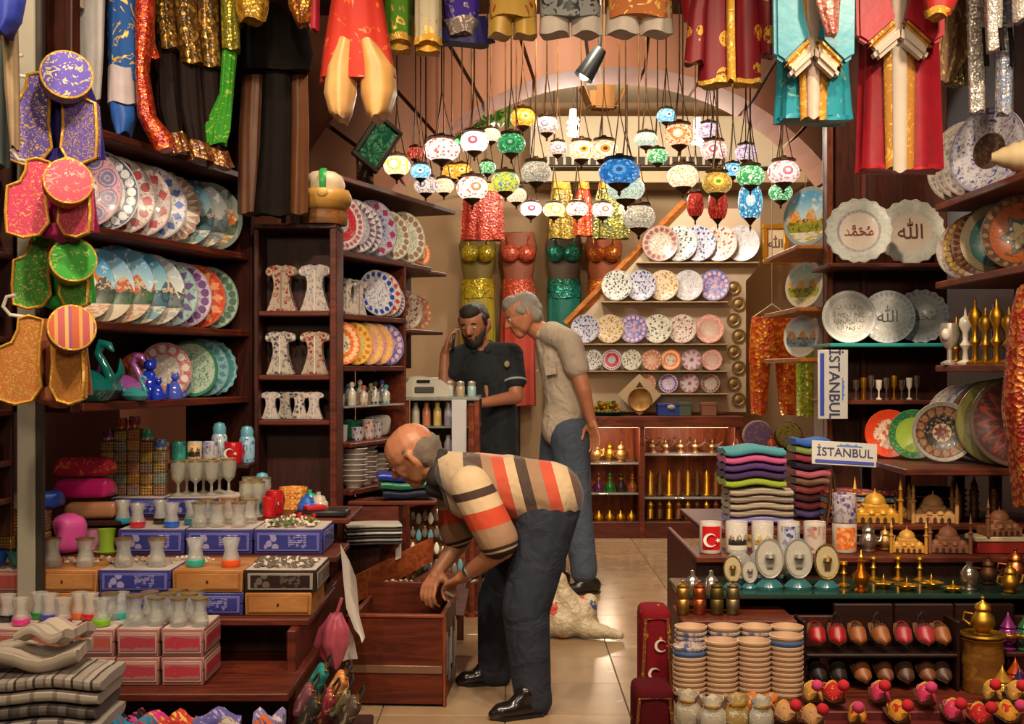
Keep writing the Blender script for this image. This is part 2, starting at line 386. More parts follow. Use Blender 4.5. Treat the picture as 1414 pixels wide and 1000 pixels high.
# ceiling spot housings
spot_me = MB().lathe([(.0, .16), (.035, .16), (.045, .1), (.055, 0), (.05, 0), (.04, .09), (0, .1)], 20).mesh('housing', [plain('#8d9296', .35, .7)], 40)
for i, (l, a, p) in enumerate(SPOTS):
    t = thing('ceiling_spotlight', 'small grey ceiling spotlight '+['aimed at the hanging vests', 'aimed at the tea glass stand', 'aimed at the bending man', 'aimed at the nested cups', 'aimed at the star bowl shelves', 'over the kaftan vases', 'over the lettered plates', 'over the mosaic lamps'][i], 'spotlight', (0, 0, 0), 0, 'ceiling spotlights')
    q = (Vector(a)-Vector(l)).to_track_quat('-Z', 'Y'); obj('housing', spot_me, t, Vector(l)+q @ Vector((0, 0, .075)), q.to_euler())
    part('stem', MB().tube([Vector(l)+q @ Vector((0, 0, .22)), (l[0], l[1], 3.33)], .008), [plain('#5a5a5a', .4, .7)], t)
# ------------------------------------------------------------------ shelf units
A1, U1 = Vector((-1.44, 4.2, 0)), Vector((.283, .959, 0)); N1 = Vector((.959, -.283, 0))
A2, U2 = Vector((-.753, 5.4, 0)), Vector((.346, .938, 0)); N2 = Vector((.938, -.346, 0))
def frame_pt(A, U, N, s, d, z): return A+U*s-N*d+Vector((0, 0, z))
def L1(s, d, z): return frame_pt(A1, U1, N1, s, d, z)
def L2(s, d, z): return frame_pt(A2, U2, N2, s, d, z)
def slab(name, parent, fr, s0, s1, d0, d1, z0, z1, mat, bev=.004):
    c = fr((s0+s1)/2, (d0+d1)/2, (z0+z1)/2); p = fr(s1, 0, 0)-fr(s0, 0, 0); a = math.atan2(p.y, p.x)
    return part(name, MB().rbox((0, 0, 0), (abs(s1-s0), abs(d1-d0), abs(z1-z0)), bev), [mat], parent, c, a, 30)
SH1 = [1.13, 1.41, 1.736, 2.075]
u = thing('shelf_unit', 'tall mahogany shelf unit full of painted plates behind the hanging vests', 'shelf')
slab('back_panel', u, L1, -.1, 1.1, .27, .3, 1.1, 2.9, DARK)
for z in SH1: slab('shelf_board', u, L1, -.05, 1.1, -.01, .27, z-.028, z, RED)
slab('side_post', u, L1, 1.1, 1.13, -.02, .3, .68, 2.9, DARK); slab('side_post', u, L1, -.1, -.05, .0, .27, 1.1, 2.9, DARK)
# recess facing the street with kaftan vases
def FR1(s, d, z): return Vector((-1.085+s, 5.17+d, z))
u = thing('shelf_unit', 'dark wooden shelves facing the street holding white kaftan vases', 'shelf')
slab('back_panel', u, FR1, 0, .35, .19, .205, 0, 1.835, DARK); slab('side_post', u, FR1, .32, .35, -.01, .19, 0, 1.835, RED)
slab('side_post', u, FR1, .0, .02, .0, .19, 0, 1.835, DARK)
for z in (1.49, 1.2205, 1.031, .62): slab('shelf_board', u, FR1, .02, .32, 0, .19, z-.022, z, RED)
slab('shelf_board', u, FR1, -.0, .35, 0, .205, 1.836, 1.858, DARK)
u = thing('shelf_unit', 'mahogany wall shelves with plates running back beside the counter', 'shelf')
slab('back_panel', u, L2, 0, 1.32, .27, .3, 1.25, 2.12, DARK); slab('back_panel', u, L2, 0, .66, .27, .3, 0, 1.25, DARK)
for z, s1 in ((1.769, .98), (1.493, .68), (1.261, .66), (2.10, 1.3)): slab('shelf_board', u, L2, 0, s1, 0, .27, z-.025, z, RED)
slab('shelf_board', u, L2, .98, 1.32, .06, .27, 1.745, 1.765, RED); slab('shelf_board', u, L2, .68, 1.32, .08, .27, 1.43, 1.45, RED)
slab('glass_shelf', u, L2, .02, .62, -.02, .27, 1.072, 1.08, glass((.8, .9, .85)))
slab('shelf_board', u, L2, 0, .6, -.05, .27, .69, .715, RED); slab('shelf_board', u, L2, 0, .6, -.05, .27, .9, .92, RED)
slab('side_post', u, L2, .66, .68, 0, .27, .0, 1.77, RED)
# right hand units
def FR2(s, d, z): return Vector((1.725+d, 5.02-s, z))       # s runs towards the street
SHR = [1.262, 1.6, 1.915]
u = thing('shelf_unit', 'mahogany wall shelves of dark painted bowls and plates beside the red robe', 'shelf')
for z in SHR: slab('shelf_board', u, FR2, 0, 1.1, 0, .34, z-.028, z, LIT)
slab('back_panel', u, FR2, -.05, 1.15, .34, .37, .9, 2.9, DARK)
def FR3(s, d, z): return Vector((1.46+s, 5.55+d, z))
u = thing('shelf_unit', 'wooden recess shelves holding lettered calligraphy plates under the red robe', 'shelf')
slab('back_panel', u, FR3, .03, .62, .33, .36, 0, 3.2, wood('#2c110a', '#55220f', axis=2)); slab('side_post', u, FR3, .03, .06, .27, .33, 0, 3.2, wood('#4a1e0f', '#8a4626', axis=2))
slab('side_post', u, FR3, .2, .225, .3, .33, .4, 2.4, RED)
for z in (1.725, 1.105): slab('shelf_board', u, FR3, -.03, .62, .0, .33, z-.02, z, RED)
slab('shelf_board', u, FR3, -.03, .62, -.02, .33, 1.345, 1.362, plain('#2f8f8a', .25, coat=.4))
def FR4(s, d, z): return Vector((1.43+d, 5.93+s, z))
u = thing('shelf_unit', 'narrow inner wooden shelves with landscape plates facing the aisle', 'shelf')
for z in (1.845, 1.545, 1.30): slab('shelf_board', u, FR4, 0, .75, -.06, .22, z-.022, z, OAK)
slab('back_panel', u, FR4, 0, .8, .22, .25, 0, 2.0, plain('#6d5a48', .6))
def Q0(s, d, z): return Vector((s, d, z))
# posts at the far left of the shop front
u = thing('door_post', 'pale metal and wood door post beside the hanging vests', 'post')
slab('metal_strip', u, Q0, -1.612, -1.552, 4.005, 4.045, .434, 3.3, plain('#a8a090', .35, .4)); slab('edge_strip', u, Q0, -1.55, -1.53, 4.005, 4.04, .434, 3.3, plain('#2a211c', .5))
u = thing('shelf_unit', 'dark shelves at the edge of the shop left of the door post', 'shelf')
def FR5(s, d, z): return Vector((-1.98+s, 3.8+d, z))
for z in (1.62, 1.35, 1.115, .95, .83): slab('shelf_board', u, FR5, 0, .355, 0, .2, z-.02, z, RED)
slab('back_panel', u, FR5, 0, .355, .2, .22, .7, 2.4, DARK)
# ------------------------------------------------------------------ stepped stands
def Q(s, d, z): return Vector((s, d, z))
u = thing('display_stand', 'brown stepped wooden stand carrying boxes of tea glasses', 'stand')
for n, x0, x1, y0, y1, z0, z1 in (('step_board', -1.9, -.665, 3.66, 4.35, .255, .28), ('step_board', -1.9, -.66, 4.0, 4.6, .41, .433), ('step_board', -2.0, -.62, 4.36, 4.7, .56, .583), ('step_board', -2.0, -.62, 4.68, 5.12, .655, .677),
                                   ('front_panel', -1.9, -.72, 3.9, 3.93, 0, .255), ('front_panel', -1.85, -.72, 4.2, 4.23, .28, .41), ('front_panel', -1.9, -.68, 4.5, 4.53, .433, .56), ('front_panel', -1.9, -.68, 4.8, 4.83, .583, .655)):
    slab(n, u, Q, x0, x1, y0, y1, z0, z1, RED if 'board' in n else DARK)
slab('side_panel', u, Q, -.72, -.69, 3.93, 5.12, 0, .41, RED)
u = thing('display_stand', 'low wooden stepped stand crowded with mugs, globes and slippers', 'stand')
for n, x0, x1, y0, y1, z0, z1 in (('step_board', .515, 2.2, 3.3, 4.15, .19, .215), ('step_board', .545, .915, 3.94, 4.2, .42, .44), ('step_board', .56, 2.2, 4.1, 4.42, .478, .496), ('step_board', .655, 2.2, 4.38, 4.62, .555, .577),
                                   ('step_board', 1.25, 2.2, 4.58, 4.85, .645, .664), ('step_board', .75, 2.2, 4.8, 5.5, .6, .622), ('front_panel', .56, 2.2, 4.12, 4.15, .215, .42), ('front_panel', .66, 2.2, 4.42, 4.44, 0, .555), ('front_panel', .52, 2.2, 3.5, 3.53, 0, .19)):
    slab(n, u, Q, x0, x1, y0, y1, z0, z1, plain('#22382f', .12, coat=.4) if z1 == .496 else RED if 'board' in n else DARK)
slab('side_panel', u, Q, .68, .70, 4.44, 5.4, 0, .553, RED)
for k, x in enumerate((1.16, 1.36, 1.56)): slab('back_board', u, Q, x-.098, x+.098, 4.06, 4.085, .215, .47, wood('#180805', '#30120a'))
# ------------------------------------------------------------------ back room
u = thing('plate_display', 'cream wall panel with slanted oak edge and rows of small plates', 'panel')
YP = 9.3
poly = [(802, 569), (790, 452), (948, 288), (1050, 288), (1050, 366), (1030, 388), (1030, 569)]
part('board', MB().prism([(X(a, YP), Z(b, YP)) for a, b in poly], YP, YP+.05), [plaster('#b8a184')], u, smooth=None)
p0, p1 = W(782, 448, YP+.015), W(946, 280, YP+.015)
part('oak_edge', MB().tube([p0, p1], .033, 4, up=(0, 1, 0)), [OAK], u, smooth=20)
for i, py in enumerate((363, 417, 475, 512, 543)): slab('ledge', u, Q, X(800+[78, 30, 0, 5, 60][i], YP), X(1045 if i == 0 else 1003, YP), YP-.09, YP-.002, Z(py, YP)-.012, Z(py, YP), plaster('#a08660'))
u = thing('wall_beam', 'cream beam with a slotted air vent across the back wall', 'beam')
slab('beam', u, Q, X(735, 9.4), X(1115, 9.4), 9.4, 9.8, Z(252, 9.4), Z(236, 9.4), plaster('#b09a76')); slab('vent_box', u, Q, X(735, 9.5), X(1115, 9.5), 9.5, 9.85, Z(230, 9.5), Z(160, 9.5), plaster('#c2b294'))
vent = slab('vent_grille', u, Q, X(750, 9.49), X(1000, 9.49), 9.47, 9.5, Z(229, 9.49), Z(217, 9.49), plain('#2a1d14', .6))
for k in range(22): part('slat', MB().rbox((0, 0, 0), (.02, .02, .06), .003), [plaster('#c2b294')], vent, (-.66+k*.063, -.015, 0))
# glass counter cabinets at the back with red back boards
YC = 9.05
u = thing('display_cabinet', 'brown wooden display cabinet with a flat top below the plate panel', 'cabinet')
x0, xm, x1 = X(795, YC), X(883, YC), X(1020, YC); zt = Z(575, YC)
slab('cabinet_top', u, Q, x0-.05, x1+.03, YC-.05, YC+.45, zt-.08, zt, LIT); slab('back_panel', u, Q, x0, x1, YC+.42, YC+.45, .05, zt-.08, wood('#6e2a10', '#a8501e', axis=2))
for x in (x0, xm, x1-.03): slab('upright', u, Q, x, x+.04, YC, YC+.42, .0, zt-.08, LIT)
slab('plinth', u, Q, x0, x1, YC+.01, YC+.42, 0, .12, RED)
for py in (628, 688): slab('shelf_glass', u, Q, xm+.04, x1-.03, YC+.03, YC+.42, Z(py, YC)-.012, Z(py, YC), glass((.8, .85, .8)))
for py in (640, 682): slab('shelf_glass', u, Q, x0+.04, xm, YC+.03, YC+.42, Z(py, YC)-.012, Z(py, YC), glass((.8, .85, .8)))
ct = thing('cabinet_light', 'slim warm light tube under the cabinet top', 'light', (0, 0, 0)); slab('tube', ct, Q, x0+.06, x1-.06, YC+.08, YC+.1, zt-.087, zt-.081, glow('#ffd8a0', 4))
for x in ((x0+xm)/2, (xm+x1)/2): lamp('POINT', (x, YC+.0, zt-.11), 5, CREAM, .04)
# counter case in front of the dark shirted seller
YK = 6.3
u = thing('counter_case', 'glass topped counter case holding small jars and a receipt machine', 'counter')
xa, xb = X(556, YK), X(662, YK); zk = Z(548, YK)
slab('counter_top', u, Q, xa, xb, YK, YK+.5, zk-.02, zk, glass((.75, .85, .82))); slab('case_body', u, Q, xa, xb, YK+.02, YK+.48, 0, .62, RED)
for z in (.78, .95): slab('glass_shelf', u, Q, xa, xb, YK+.02, YK+.48, z-.008, z, glass((.75, .85, .82)))
for x in (xa, xb-.03): slab('corner_post', u, Q, x, x+.03, YK+.02, YK+.05, .62, zk-.02, LIT)
slab('back_door', u, Q, xa, xb, YK+.47, YK+.49, .62, zk-.02, DARK)
# hanging bulbs: the curled tubes above the lamps
for i, (x, y, z, p) in enumerate(BULBS):
    t = thing('energy_bulb', ['white spiral bulb glowing beside the hanging cardboard box', 'white spiral bulb glowing behind the red brocade coat', 'white spiral bulb glowing over the green vine'][i], 'light bulb', (x, y, z))
    part('tube', MB().tube([(math.cos(a*.9)*.032, math.sin(a*.9)*.032, -.02-a*.0058) for a in range(0, 22)], .014, 8), [glow('#fff4e0', 14)], t)
    part('socket', MB().lathe([(0, .05), (.024, .05), (.03, .0), (.026, -.03), (0, -.03)], 16), [plain('#d8d4cc', .4)], t)
    part('cord', MB().tube([(0, 0, .04), (0, 0, 3.4-z)], .004, 6), [plain('#30241c', .6)], t)
# ------------------------------------------------------------------ plates
def plate_mesh(mat, kind='flat', seg=40):
    if kind == 'bowl': pr = [(0, -.32), (.42, -.32), (.45, -.27), (.8, -.08), (1, .13), (.985, .15), (.95, .13), (.76, -.03), (.42, -.2), (0, -.22)]
    else: pr = [(0, 0), (.52, 0), (.6, .03), (.97, .1), (1, .115), (.985, .13), (.95, .125), (.62, .06), (.54, .035), (0, .03)]
    wob = None
    if kind == 'scallop': wob = lambda a, i: 1+(.028*math.cos(a*18) if 2 <= i <= 6 else 0)
    return MB().lathe(pr, 72 if wob else seg, wob=wob).mesh('plate', [mat], 50)
PM = {}
def PL(key):
    spec = PLATES[key]; kind = spec[2] if len(spec) > 2 else 'flat'
    if key not in PM: PM[key] = plate_mesh(spec[1] if not isinstance(spec[1], tuple) else plate_mat(spec[0], spec[1], .3 if kind != 'bowl' else .42, seed=float(len(PM))*.37), kind)
    return PM[key]
W0 = '#c6bfc0'
PLATES = {
 'pinkring': ('#cfa3a8', ((0, .42, 'bits', 7, '#dcd6d0', '#7a5a6a'), (.46, .95, 'rings', 9, '#b9808c', '#40508f'))),
 'navyrim': (W0, ((.2, .6, 'scroll', 3, W0, '#47628f'), (.66, .96, 'dots', 22, '#23325f', '#cfd0d4'))),
 'tulip': (W0, ((.0, .62, 'bits', 3, W0, '#a8313c'), (.64, .93, 'petal', 11, W0, '#b0303c'))),
 'redgreen': (W0, ((.0, .6, 'bits', 5, W0, '#3d7f6a'), (.62, .95, 'dots', 14, W0, '#9c2f3f'))),
 'blueflower': (W0, ((0, .3, 'petal', 6, W0, '#2d4fa0'), (.34, .6, 'dots', 9, W0, '#2d4fa0'), (.62, .93, 'petal', 15, W0, '#3a62b4'))),
 'brownedge': ('#a89488', ((.0, .6, 'scroll', 4, '#b8aca0', '#6e5a58'), (.6, .98, 'zig', 26, '#8a6a5c', '#c7b8ac')), 'scallop'),
 'lakeblue': ('', scene_mat('#2f7fa8', '#9fc4cf', '#2a5f74', '#3a5f86', '#7aa0a8', seed=1.3)),
 'silver': ('', scene_mat('#7f8a90', '#b9c2c6', '#4a6474', '#5c6c78', '#8e9a9c', seed=4.1)),
 'autumn': ('', scene_mat('#5d6a66', '#8c9288', '#4a5a48', '#b8622a', '#b48a4a', rim='#77827c', seed=2.2)),
 'sunset': ('', scene_mat('#2f86c4', '#7cc0e0', '#33462a', '#3c3a3a', '#c98a5c', sun='#d9781e', seed=.6)),
 'mosque': ('', scene_mat('#5a9bc8', '#c3dbe6', '#2f5a35', '#c0512a', '#d8c2a4', seed=3.4)),
 'harbour': ('', scene_mat('#4a8fc0', '#a8cfe0', '#2c5a34', '#b85a30', '#cf9a70', seed=5.2)),
 'paleview': ('', scene_mat('#9aa8b4', '#cbd2d6', '#5f6a70', '#6a5a58', '#a8a8a4', seed=6.7)),
 'tealpurple': ('#9fb8b4', ((.0, .5, 'cells', 7, '#8fb0ae', '#6d5f8e'), (.5, .95, 'petal', 14, '#8fb0ae', '#5d4a80'))),
 'lilac': ('#cbbcc8', ((.1, .55, 'scroll', 4, '#c9b9c9', '#6d4a86'), (.6, .95, 'dots', 18, '#c4b2c4', '#6d4a86'))),
 'redorange': ('#c8472c', ((.0, .5, 'bits', 6, '#d9a088', '#b8301e'), (.5, .95, 'petal', 12, '#c2402a', '#e09a6a'))),
 'greengrey': ('#8fa096', ((.1, .6, 'scroll', 5, '#8fa096', '#4a6a5a'), (.62, .95, 'dots', 20, '#9fb0a4', '#4f7060'))),
 'pinkdot': ('#b87a80', ((.0, .55, 'bits', 6, '#a8a09a', '#c8c2bc'), (.58, .95, 'dots', 12, '#a85a62', '#cfc6c0'))),
 'greenbowl': ('#7f9a8c', ((.2, .9, 'dots', 20, '#8fae9e', '#2f6a58'),), 'bowl'),
 'greenwhite': ('#b4c4b4', ((.1, .7, 'scroll', 5, '#a9bcaf', '#3f6f58'), (.88, 1, 'solid', 1, '#2f7f62', ''))),
 'aqua': ('#8fbcc0', ((.1, .6, 'scroll', 5, '#9fc0c4', '#4a7fa0'), (.62, .95, 'petal', 18, '#7fb0b8', '#4f8090'))),
 'aquascallop': ('#7fb4bc', ((0, .55, 'scroll', 4, '#8a9fc0', '#5a7fa8'), (.6, .95, 'dots', 22, '#7fb4bc', '#3f8090')), 'scallop'),
 'redcentre': (W0, ((.0, .34, 'scroll', 4, '#9aa0a0', '#c0c0bc'), (.36, .68, 'solid', 1, '#a8202a', ''), (.72, .94, 'dots', 26, '#c9b4b4', '#8a4a58'))),
 'greyring': ('#9a9aa4', ((.2, .6, 'scroll', 4, '#a4a4ac', '#60607a'), (.7, .95, 'zig', 24, '#b8b0b4', '#5d4a5c'))),
 'indigo': ('#8f94ac', ((.0, .62, 'bits', 5, '#8f98b0', '#4a4a86'), (.64, .95, 'petal', 12, '#a09cb0', '#8a3048'))),
 'mint': ('#b9bfae', ((.0, .6, 'scroll', 4, '#b9bfae', '#7f9a80'), (.62, .95, 'dots', 18, '#c4c2b4', '#8a6a58'))),
 'roundblue': (W0, ((.0, .6, 'scroll', 3, '#c9c4c8', '#4a6a9a'), (.66, .97, 'dots', 16, W0, '#23409a'))),
 'whitered': (W0, ((.1, .6, 'bits', 5, W0, '#b84a4a'), (.64, .96, 'petal', 14, W0, '#b04038'))),
 'brownflower': ('#a39484', ((.0, .6, 'scroll', 4, '#b0a494', '#6a4a40'), (.62, .95, 'dots', 16, '#9a8a7a', '#7a3c34'))),
 'orange': ('#d8641c', ((.0, .5, 'bits', 5, '#c9bca8', '#6a6a4a'), (.6, .94, 'dots', 20, '#d2601e', '#e8b48a'))),
 'yellowgreen': ('#c9a84a', ((.1, .6, 'scroll', 4, '#c2b06a', '#7f8a3a'), (.62, .95, 'petal', 16, '#cfae4a', '#c0642a'))),
 'pinkyellow': ('#c88a86', ((.1, .6, 'scroll', 4, '#c98f8a', '#a84a5a'), (.62, .95, 'dots', 18, '#c98f90', '#d8b04a'))),
 'bluepink': ('#5a6aa8', ((.0, .6, 'cells', 6, '#b08a9a', '#5a6aa8'), (.62, .95, 'dots', 16, '#4a5aa0', '#c9a0a8'))),
 'speckle': ('#cfc6b6', ((.0, .95, 'bits', 4, '#cfc6b6', '#4a5a4a'),)),
 'greymist': ('#b8b4b4', ((.1, .95, 'scroll', 3, '#c0bcbc', '#8a8490'),)),
 'darkleaf': ('#c4c0bc', ((.0, .95, 'bits', 5, '#c8c4be', '#3a4436'),)),
 'navybits': ('#b4b2bc', ((.0, .95, 'bits', 5, '#b8b6c0', '#333a66'),)),
 'redbits': ('#c6bcae', ((.0, .95, 'bits', 5, '#c8c0b2', '#8a3a30'),)),
 'ochrebits': ('#c6b694', ((.0, .95, 'bits', 5, '#c8b898', '#9a6a2c'),)),
 'salmon': ('#c08a78', ((.0, .6, 'scroll', 3, '#b99484', '#8aa08a'), (.7, .95, 'wave', 10, '#c47f6e', '#d8b0a0'))),
 'rosette': ('#b09aa0', ((.0, .95, 'star', 9, '#9a5f6c', '#c0aeb0'), (.0, .2, 'solid', 1, '#7a3c4c', ''))),
 'copperplate': ('#b07a5c', ((.0, .6, 'star', 8, '#b5725a', '#c79a80'), (.7, .95, 'dots', 14, '#a8694e', '#d0a888'))),
}
CERAM = 'plate'
def stand_plate(key, label, R, pos, n, tilt=.16, group=None, cat='plate', name='painted_plate'):
    n = Vector((n[0], n[1], 0)).normalized(); nn = (n*math.cos(tilt)+Vector((0, 0, math.sin(tilt)))); kind = PLATES[key][2] if len(PLATES[key]) > 2 else 'flat'
    c = Vector(pos)+Vector((0, 0, (.02*R if kind == 'bowl' else 0)+R*math.cos(tilt)*(1.03 if kind == 'scallop' else 1.0)+.002))
    return one(name, PL(key), label, cat, c, facing(nn), group, R)
# the three plate shelves beside the hanging vests
row = [('pinkring', 'pink plate ringed with blue rosettes behind the purple vest', .150), ('navyrim', 'white plate with dark navy rim on the top plate shelf', .148), ('redgreen', 'white plate with green sprays and red dots on the top plate shelf', .146),
       ('tulip', 'white plate with red tulips on the top plate shelf', .146), ('blueflower', 'white plate with blue flowers on the top plate shelf', .146), ('brownedge', 'brown scalloped plate behind the blue flowered one', .14),
       ('lakeblue', 'plate with deep blue lake view on the top plate shelf', .138), ('silver', 'grey blue plate with misty view on the top plate shelf', .142), ('autumn', 'grey plate with orange autumn view beside the dark coats', .146)]
for i, (k, l, R) in enumerate(row): stand_plate(k, l, R, L1(.09+i*.11, .11, SH1[2]), (.62, -.78), .12, 'painted plates on the top shelf')
row = [('sunset', 'plate with orange sunset arch over a dark mosque skyline', .135), ('mosque', 'blue sky plate with red roofed mosque behind the sunset plate', .14), ('harbour', 'large plate with harbour, white towers and blue sky', .152), ('lakeblue', 'blue view plate on the middle shelf behind the harbour plate', .148),
       ('paleview', 'pale grey view plate on the middle plate shelf', .146), ('tealpurple', 'teal and purple petalled plate on the middle plate shelf', .14), ('lilac', 'lilac scrolled plate on the middle plate shelf', .138), ('redorange', 'red orange plate with petals on the middle plate shelf', .138), ('greengrey', 'grey green scrolled plate at the dark end post', .138)]
for i, (k, l, R) in enumerate(row): stand_plate(k, l, R*.955, L1(.09+i*.11, .11, SH1[1]), (.66, -.75), .12, 'painted plates on the middle shelf')
row = [('pinkdot', 'pink plate with white dots behind the blue animals', .11, .62), ('redorange', 'small orange plate half hidden behind pink dotted plate', .09, .55), ('greenbowl', 'small green dotted bowl standing on its rim', .062, .725), ('greenwhite', 'pale green plate with dark green edge', .116, .81), ('aqua', 'turquoise petalled plate on the lower shelf', .12, .89), ('aquascallop', 'turquoise scalloped dish at the end of the lower shelf', .117, .965)]
for i, (k, l, R, s) in enumerate(row): stand_plate(k, l, R, L1(s, .1 if i != 1 else .17, SH1[0]), (.66, -.75), .14, 'plates on the lower shelf')
# side shelves running back beside the counter
row = [('redcentre', 'white plate with broad red ring beside the turban hat', .128, .07), ('greyring', 'grey zigzag plate behind the red ringed plate', .125, .2), ('greyring', 'plain grey plate edge between red and indigo plates', .122, .27), ('indigo', 'indigo and crimson flowered plate on the upper side shelf', .135, .40), ('mint', 'mint green dotted plate behind the indigo plate', .12, .58), ('mint', 'pale green plate at the far end of upper side shelf', .128, .74), ('orange', 'small orange plate glowing beyond the pale green plates', .07, .92)]
for i, (k, l, R, s) in enumerate(row): stand_plate(k, l, R, L2(s, .04, 1.769), (.72, -.69), .12, 'plates on the upper side shelf')
row = [('roundblue', 'white plate ringed with blue dots beside kaftan vases', .11, .43), ('whitered', 'white plate with red petals behind the blue dotted one', .108, .50), ('greyring', 'grey plate at the post behind the red petalled plate', .085, .585)]
for i, (k, l, R, s) in enumerate(row): stand_plate(k, l, R, L2(s, .04, 1.493), (.72, -.69), .12, 'plates on the middle side shelf')
row = [('brownflower', 'brown flowered plate on the far side shelf', .12, .80), ('redbits', 'cream plate with red specks behind brown flowered plate', .10, .98), ('copperplate', 'coppery plate at the far end of the side shelf', .09, 1.12)]
for i, (k, l, R, s) in enumerate(row): stand_plate(k, l, R, L2(s, .14, 1.452), (.72, -.69), .12, 'plates on the far side shelf')
row = [('orange', 'bright orange dotted plate on the low side shelf', .098, .06), ('yellowgreen', 'yellow petalled plate behind the orange one', .098, .18), ('pinkyellow', 'pink plate with yellow dots on the low side shelf', .1, .30), ('pinkyellow', 'second pink plate with yellow dots beside the blue one', .1, .40), ('bluepink', 'blue and pink plate at the end of the low shelf', .1, .51)]
for i, (k, l, R, s) in enumerate(row): stand_plate(k, l, R, L2(s, .03, 1.261), (.66, -.75), .12, 'plates on the low side shelf')
# little plates of the back wall panel, five ledges
def prow(keys, y0, pxs, R, what):
    n = 0
    for k, px in zip(keys, pxs):
        stand_plate(k, PDESC[k]+' '+what, R/F*9.25, (X(px, 9.24), 9.235, Z(y0, YP)), (-.26, -.97), .1, 'small plates '+what); n += 1
PDESC = {'speckle': 'cream speckled small plate', 'greymist': 'misty grey small plate', 'darkleaf': 'dark leaf patterned small plate', 'navybits': 'navy speckled small plate', 'redbits': 'red flecked small plate', 'ochrebits': 'ochre flecked small plate', 'salmon': 'salmon pink small plate', 'rosette': 'rose star small plate', 'copperplate': 'copper toned star small plate', 'brownflower': 'brown scrolled small plate', 'indigo': 'indigo flowered small plate', 'bluepink': 'blue celled small plate', 'mint': 'mint scrolled small plate', 'redcentre': 'red ringed small plate', 'orange': 'orange dotted small plate', 'lilac': 'lilac scrolled small plate'}
prow(['brownflower', 'darkleaf', 'navybits', 'redbits', 'greymist'], 363, [912, 938, 964, 993, 1024], 25, 'on the top ledge of the panel')
prow(['darkleaf', 'navybits', 'ochrebits', 'greymist', 'bluepink'], 417, [852, 885, 916, 950, 986], 21.5, 'on the second ledge of the panel')
prow(['navybits', 'ochrebits', 'bluepink', 'speckle', 'redbits', 'salmon'], 475, [808, 842, 874, 908, 942, 980], 20, 'on the third ledge of the panel')
prow(['darkleaf', 'redcentre', 'speckle', 'copperplate', 'orange', 'rosette', 'salmon'], 512, [818, 845, 872, 900, 926, 955, 983], 14.5, 'on the fourth ledge of the panel')
prow(['copperplate', 'lilac', 'rosette', 'brownflower'], 543, [893, 923, 952, 981], 13.2, 'on the lowest ledge of the panel')
# right side: landscape plates facing the aisle, lettered plates, nested bowls
PLATES.update({'meadow': ('', scene_mat('#4f9fcf', '#b4d4de', '#8a8a2c', '#d98a2a', '#a89a30', rim='#8a9aa0', seed=7.7)), 'meadowpale': ('', scene_mat('#8fb4b4', '#c9cfc0', '#9a9a3a', '#d9a03a', '#b8a848', rim='#c4beb0', seed=8.4)), 'shore': ('', scene_mat('#9fb6c4', '#d8dcd8', '#7fa0b0', '#c98a4a', '#c4c4bc', rim='#d8d2c8', seed=9.2)),
 'callig': ('#a9aaa6', ((.0, .58, 'solid', 1, '#c4b4a8', ''), (.58, .66, 'solid', 1, '#8f8a90', ''), (.66, .98, 'cells', 8, '#aab0aa', '#b8bab4')), 'scallop'), 'callig2': ('#b0a89c', ((.0, .62, 'solid', 1, '#c0ae9e', ''), (.62, .98, 'cells', 8, '#a8aaa2', '#b4b4ac')), 'scallop'),
 'script': ('#d6d0ca', ((.68, .95, 'dots', 34, '#d0cac6', '#b0aeb0'),)), 'bluegrey': ('#d4d0cc', ((.78, .98, 'dots', 30, '#ccc8c8', '#9aa0b4'),)), 'bluescal': ('#d2cecb', ((.78, .98, 'dots', 28, '#c8c6c8', '#9a9ab8'),), 'scallop'),
 'darkred': ('#5a1a14', ((.1, .7, 'scroll', 3, '#4a1410', '#8a3a1a'), (.72, .98, 'zig', 30, '#3a1a14', '#8a5a30')), 'bowl'), 'orangebowl': ('#b8541a', ((.2, .75, 'scroll', 3, '#b8541a', '#5a3020'), (.75, .98, 'dots', 30, '#4a3a2c', '#b08a4a')), 'bowl'), 'greenblue': ('#1f4a4a', ((.2, .75, 'scroll', 3, '#1f5a50', '#2a4a70'), (.78, .98, 'solid', 1, '#7a6a4a', '')), 'bowl'),
 'starbowl': ('#6a3a1c', ((.0, .8, 'scroll', 3, '#a84e1c', '#6a3a20'), (.0, .6, 'star', 6, '#a84e1c', '#38443a'), (.0, .42, 'star', 6, '#38443a', '#c0b088'), (.8, .97, 'dots', 22, '#463830', '#8a6a44')), 'bowl'), 'whitedeep': ('#b8aaa4', ((.3, .9, 'bits', 5, '#b4a8a4', '#7a7a70'),)), 'bluedeep': ('#8a8aa0', ((.2, .9, 'scroll', 3, '#a8a4ac', '#3a4a8a'), (.0, .42, 'scroll', 5, '#3a2a1a', '#6a4a2a'))),
 'watermelon': ('#d8401c', ((.0, .62, 'bits', 4, '#c9b4a0', '#a84a2a'),), 'bowl'), 'greenrim': ('#1f6a4a', ((.0, .7, 'solid', 1, '#8aa03a', ''),), 'bowl'), 'medallion': ('#3a2a24', ((.0, .3, 'star', 8, '#b0906a', '#5a2018'), (.3, .55, 'solid', 1, '#1c1614', ''), (.55, .86, 'dots', 16, '#4a3428', '#8a5a3a'), (.86, 1, 'solid', 1, '#8a8478', '')), 'bowl'), 'maroon': ('#4a0f12', ((.3, .9, 'wave', 14, '#4a0f12', '#8a2a20'), (.9, 1, 'solid', 1, '#5a4a3a', ''))), 'olive': ('#4a4a1c', ((.8, 1, 'solid', 1, '#6a6430', ''),))})
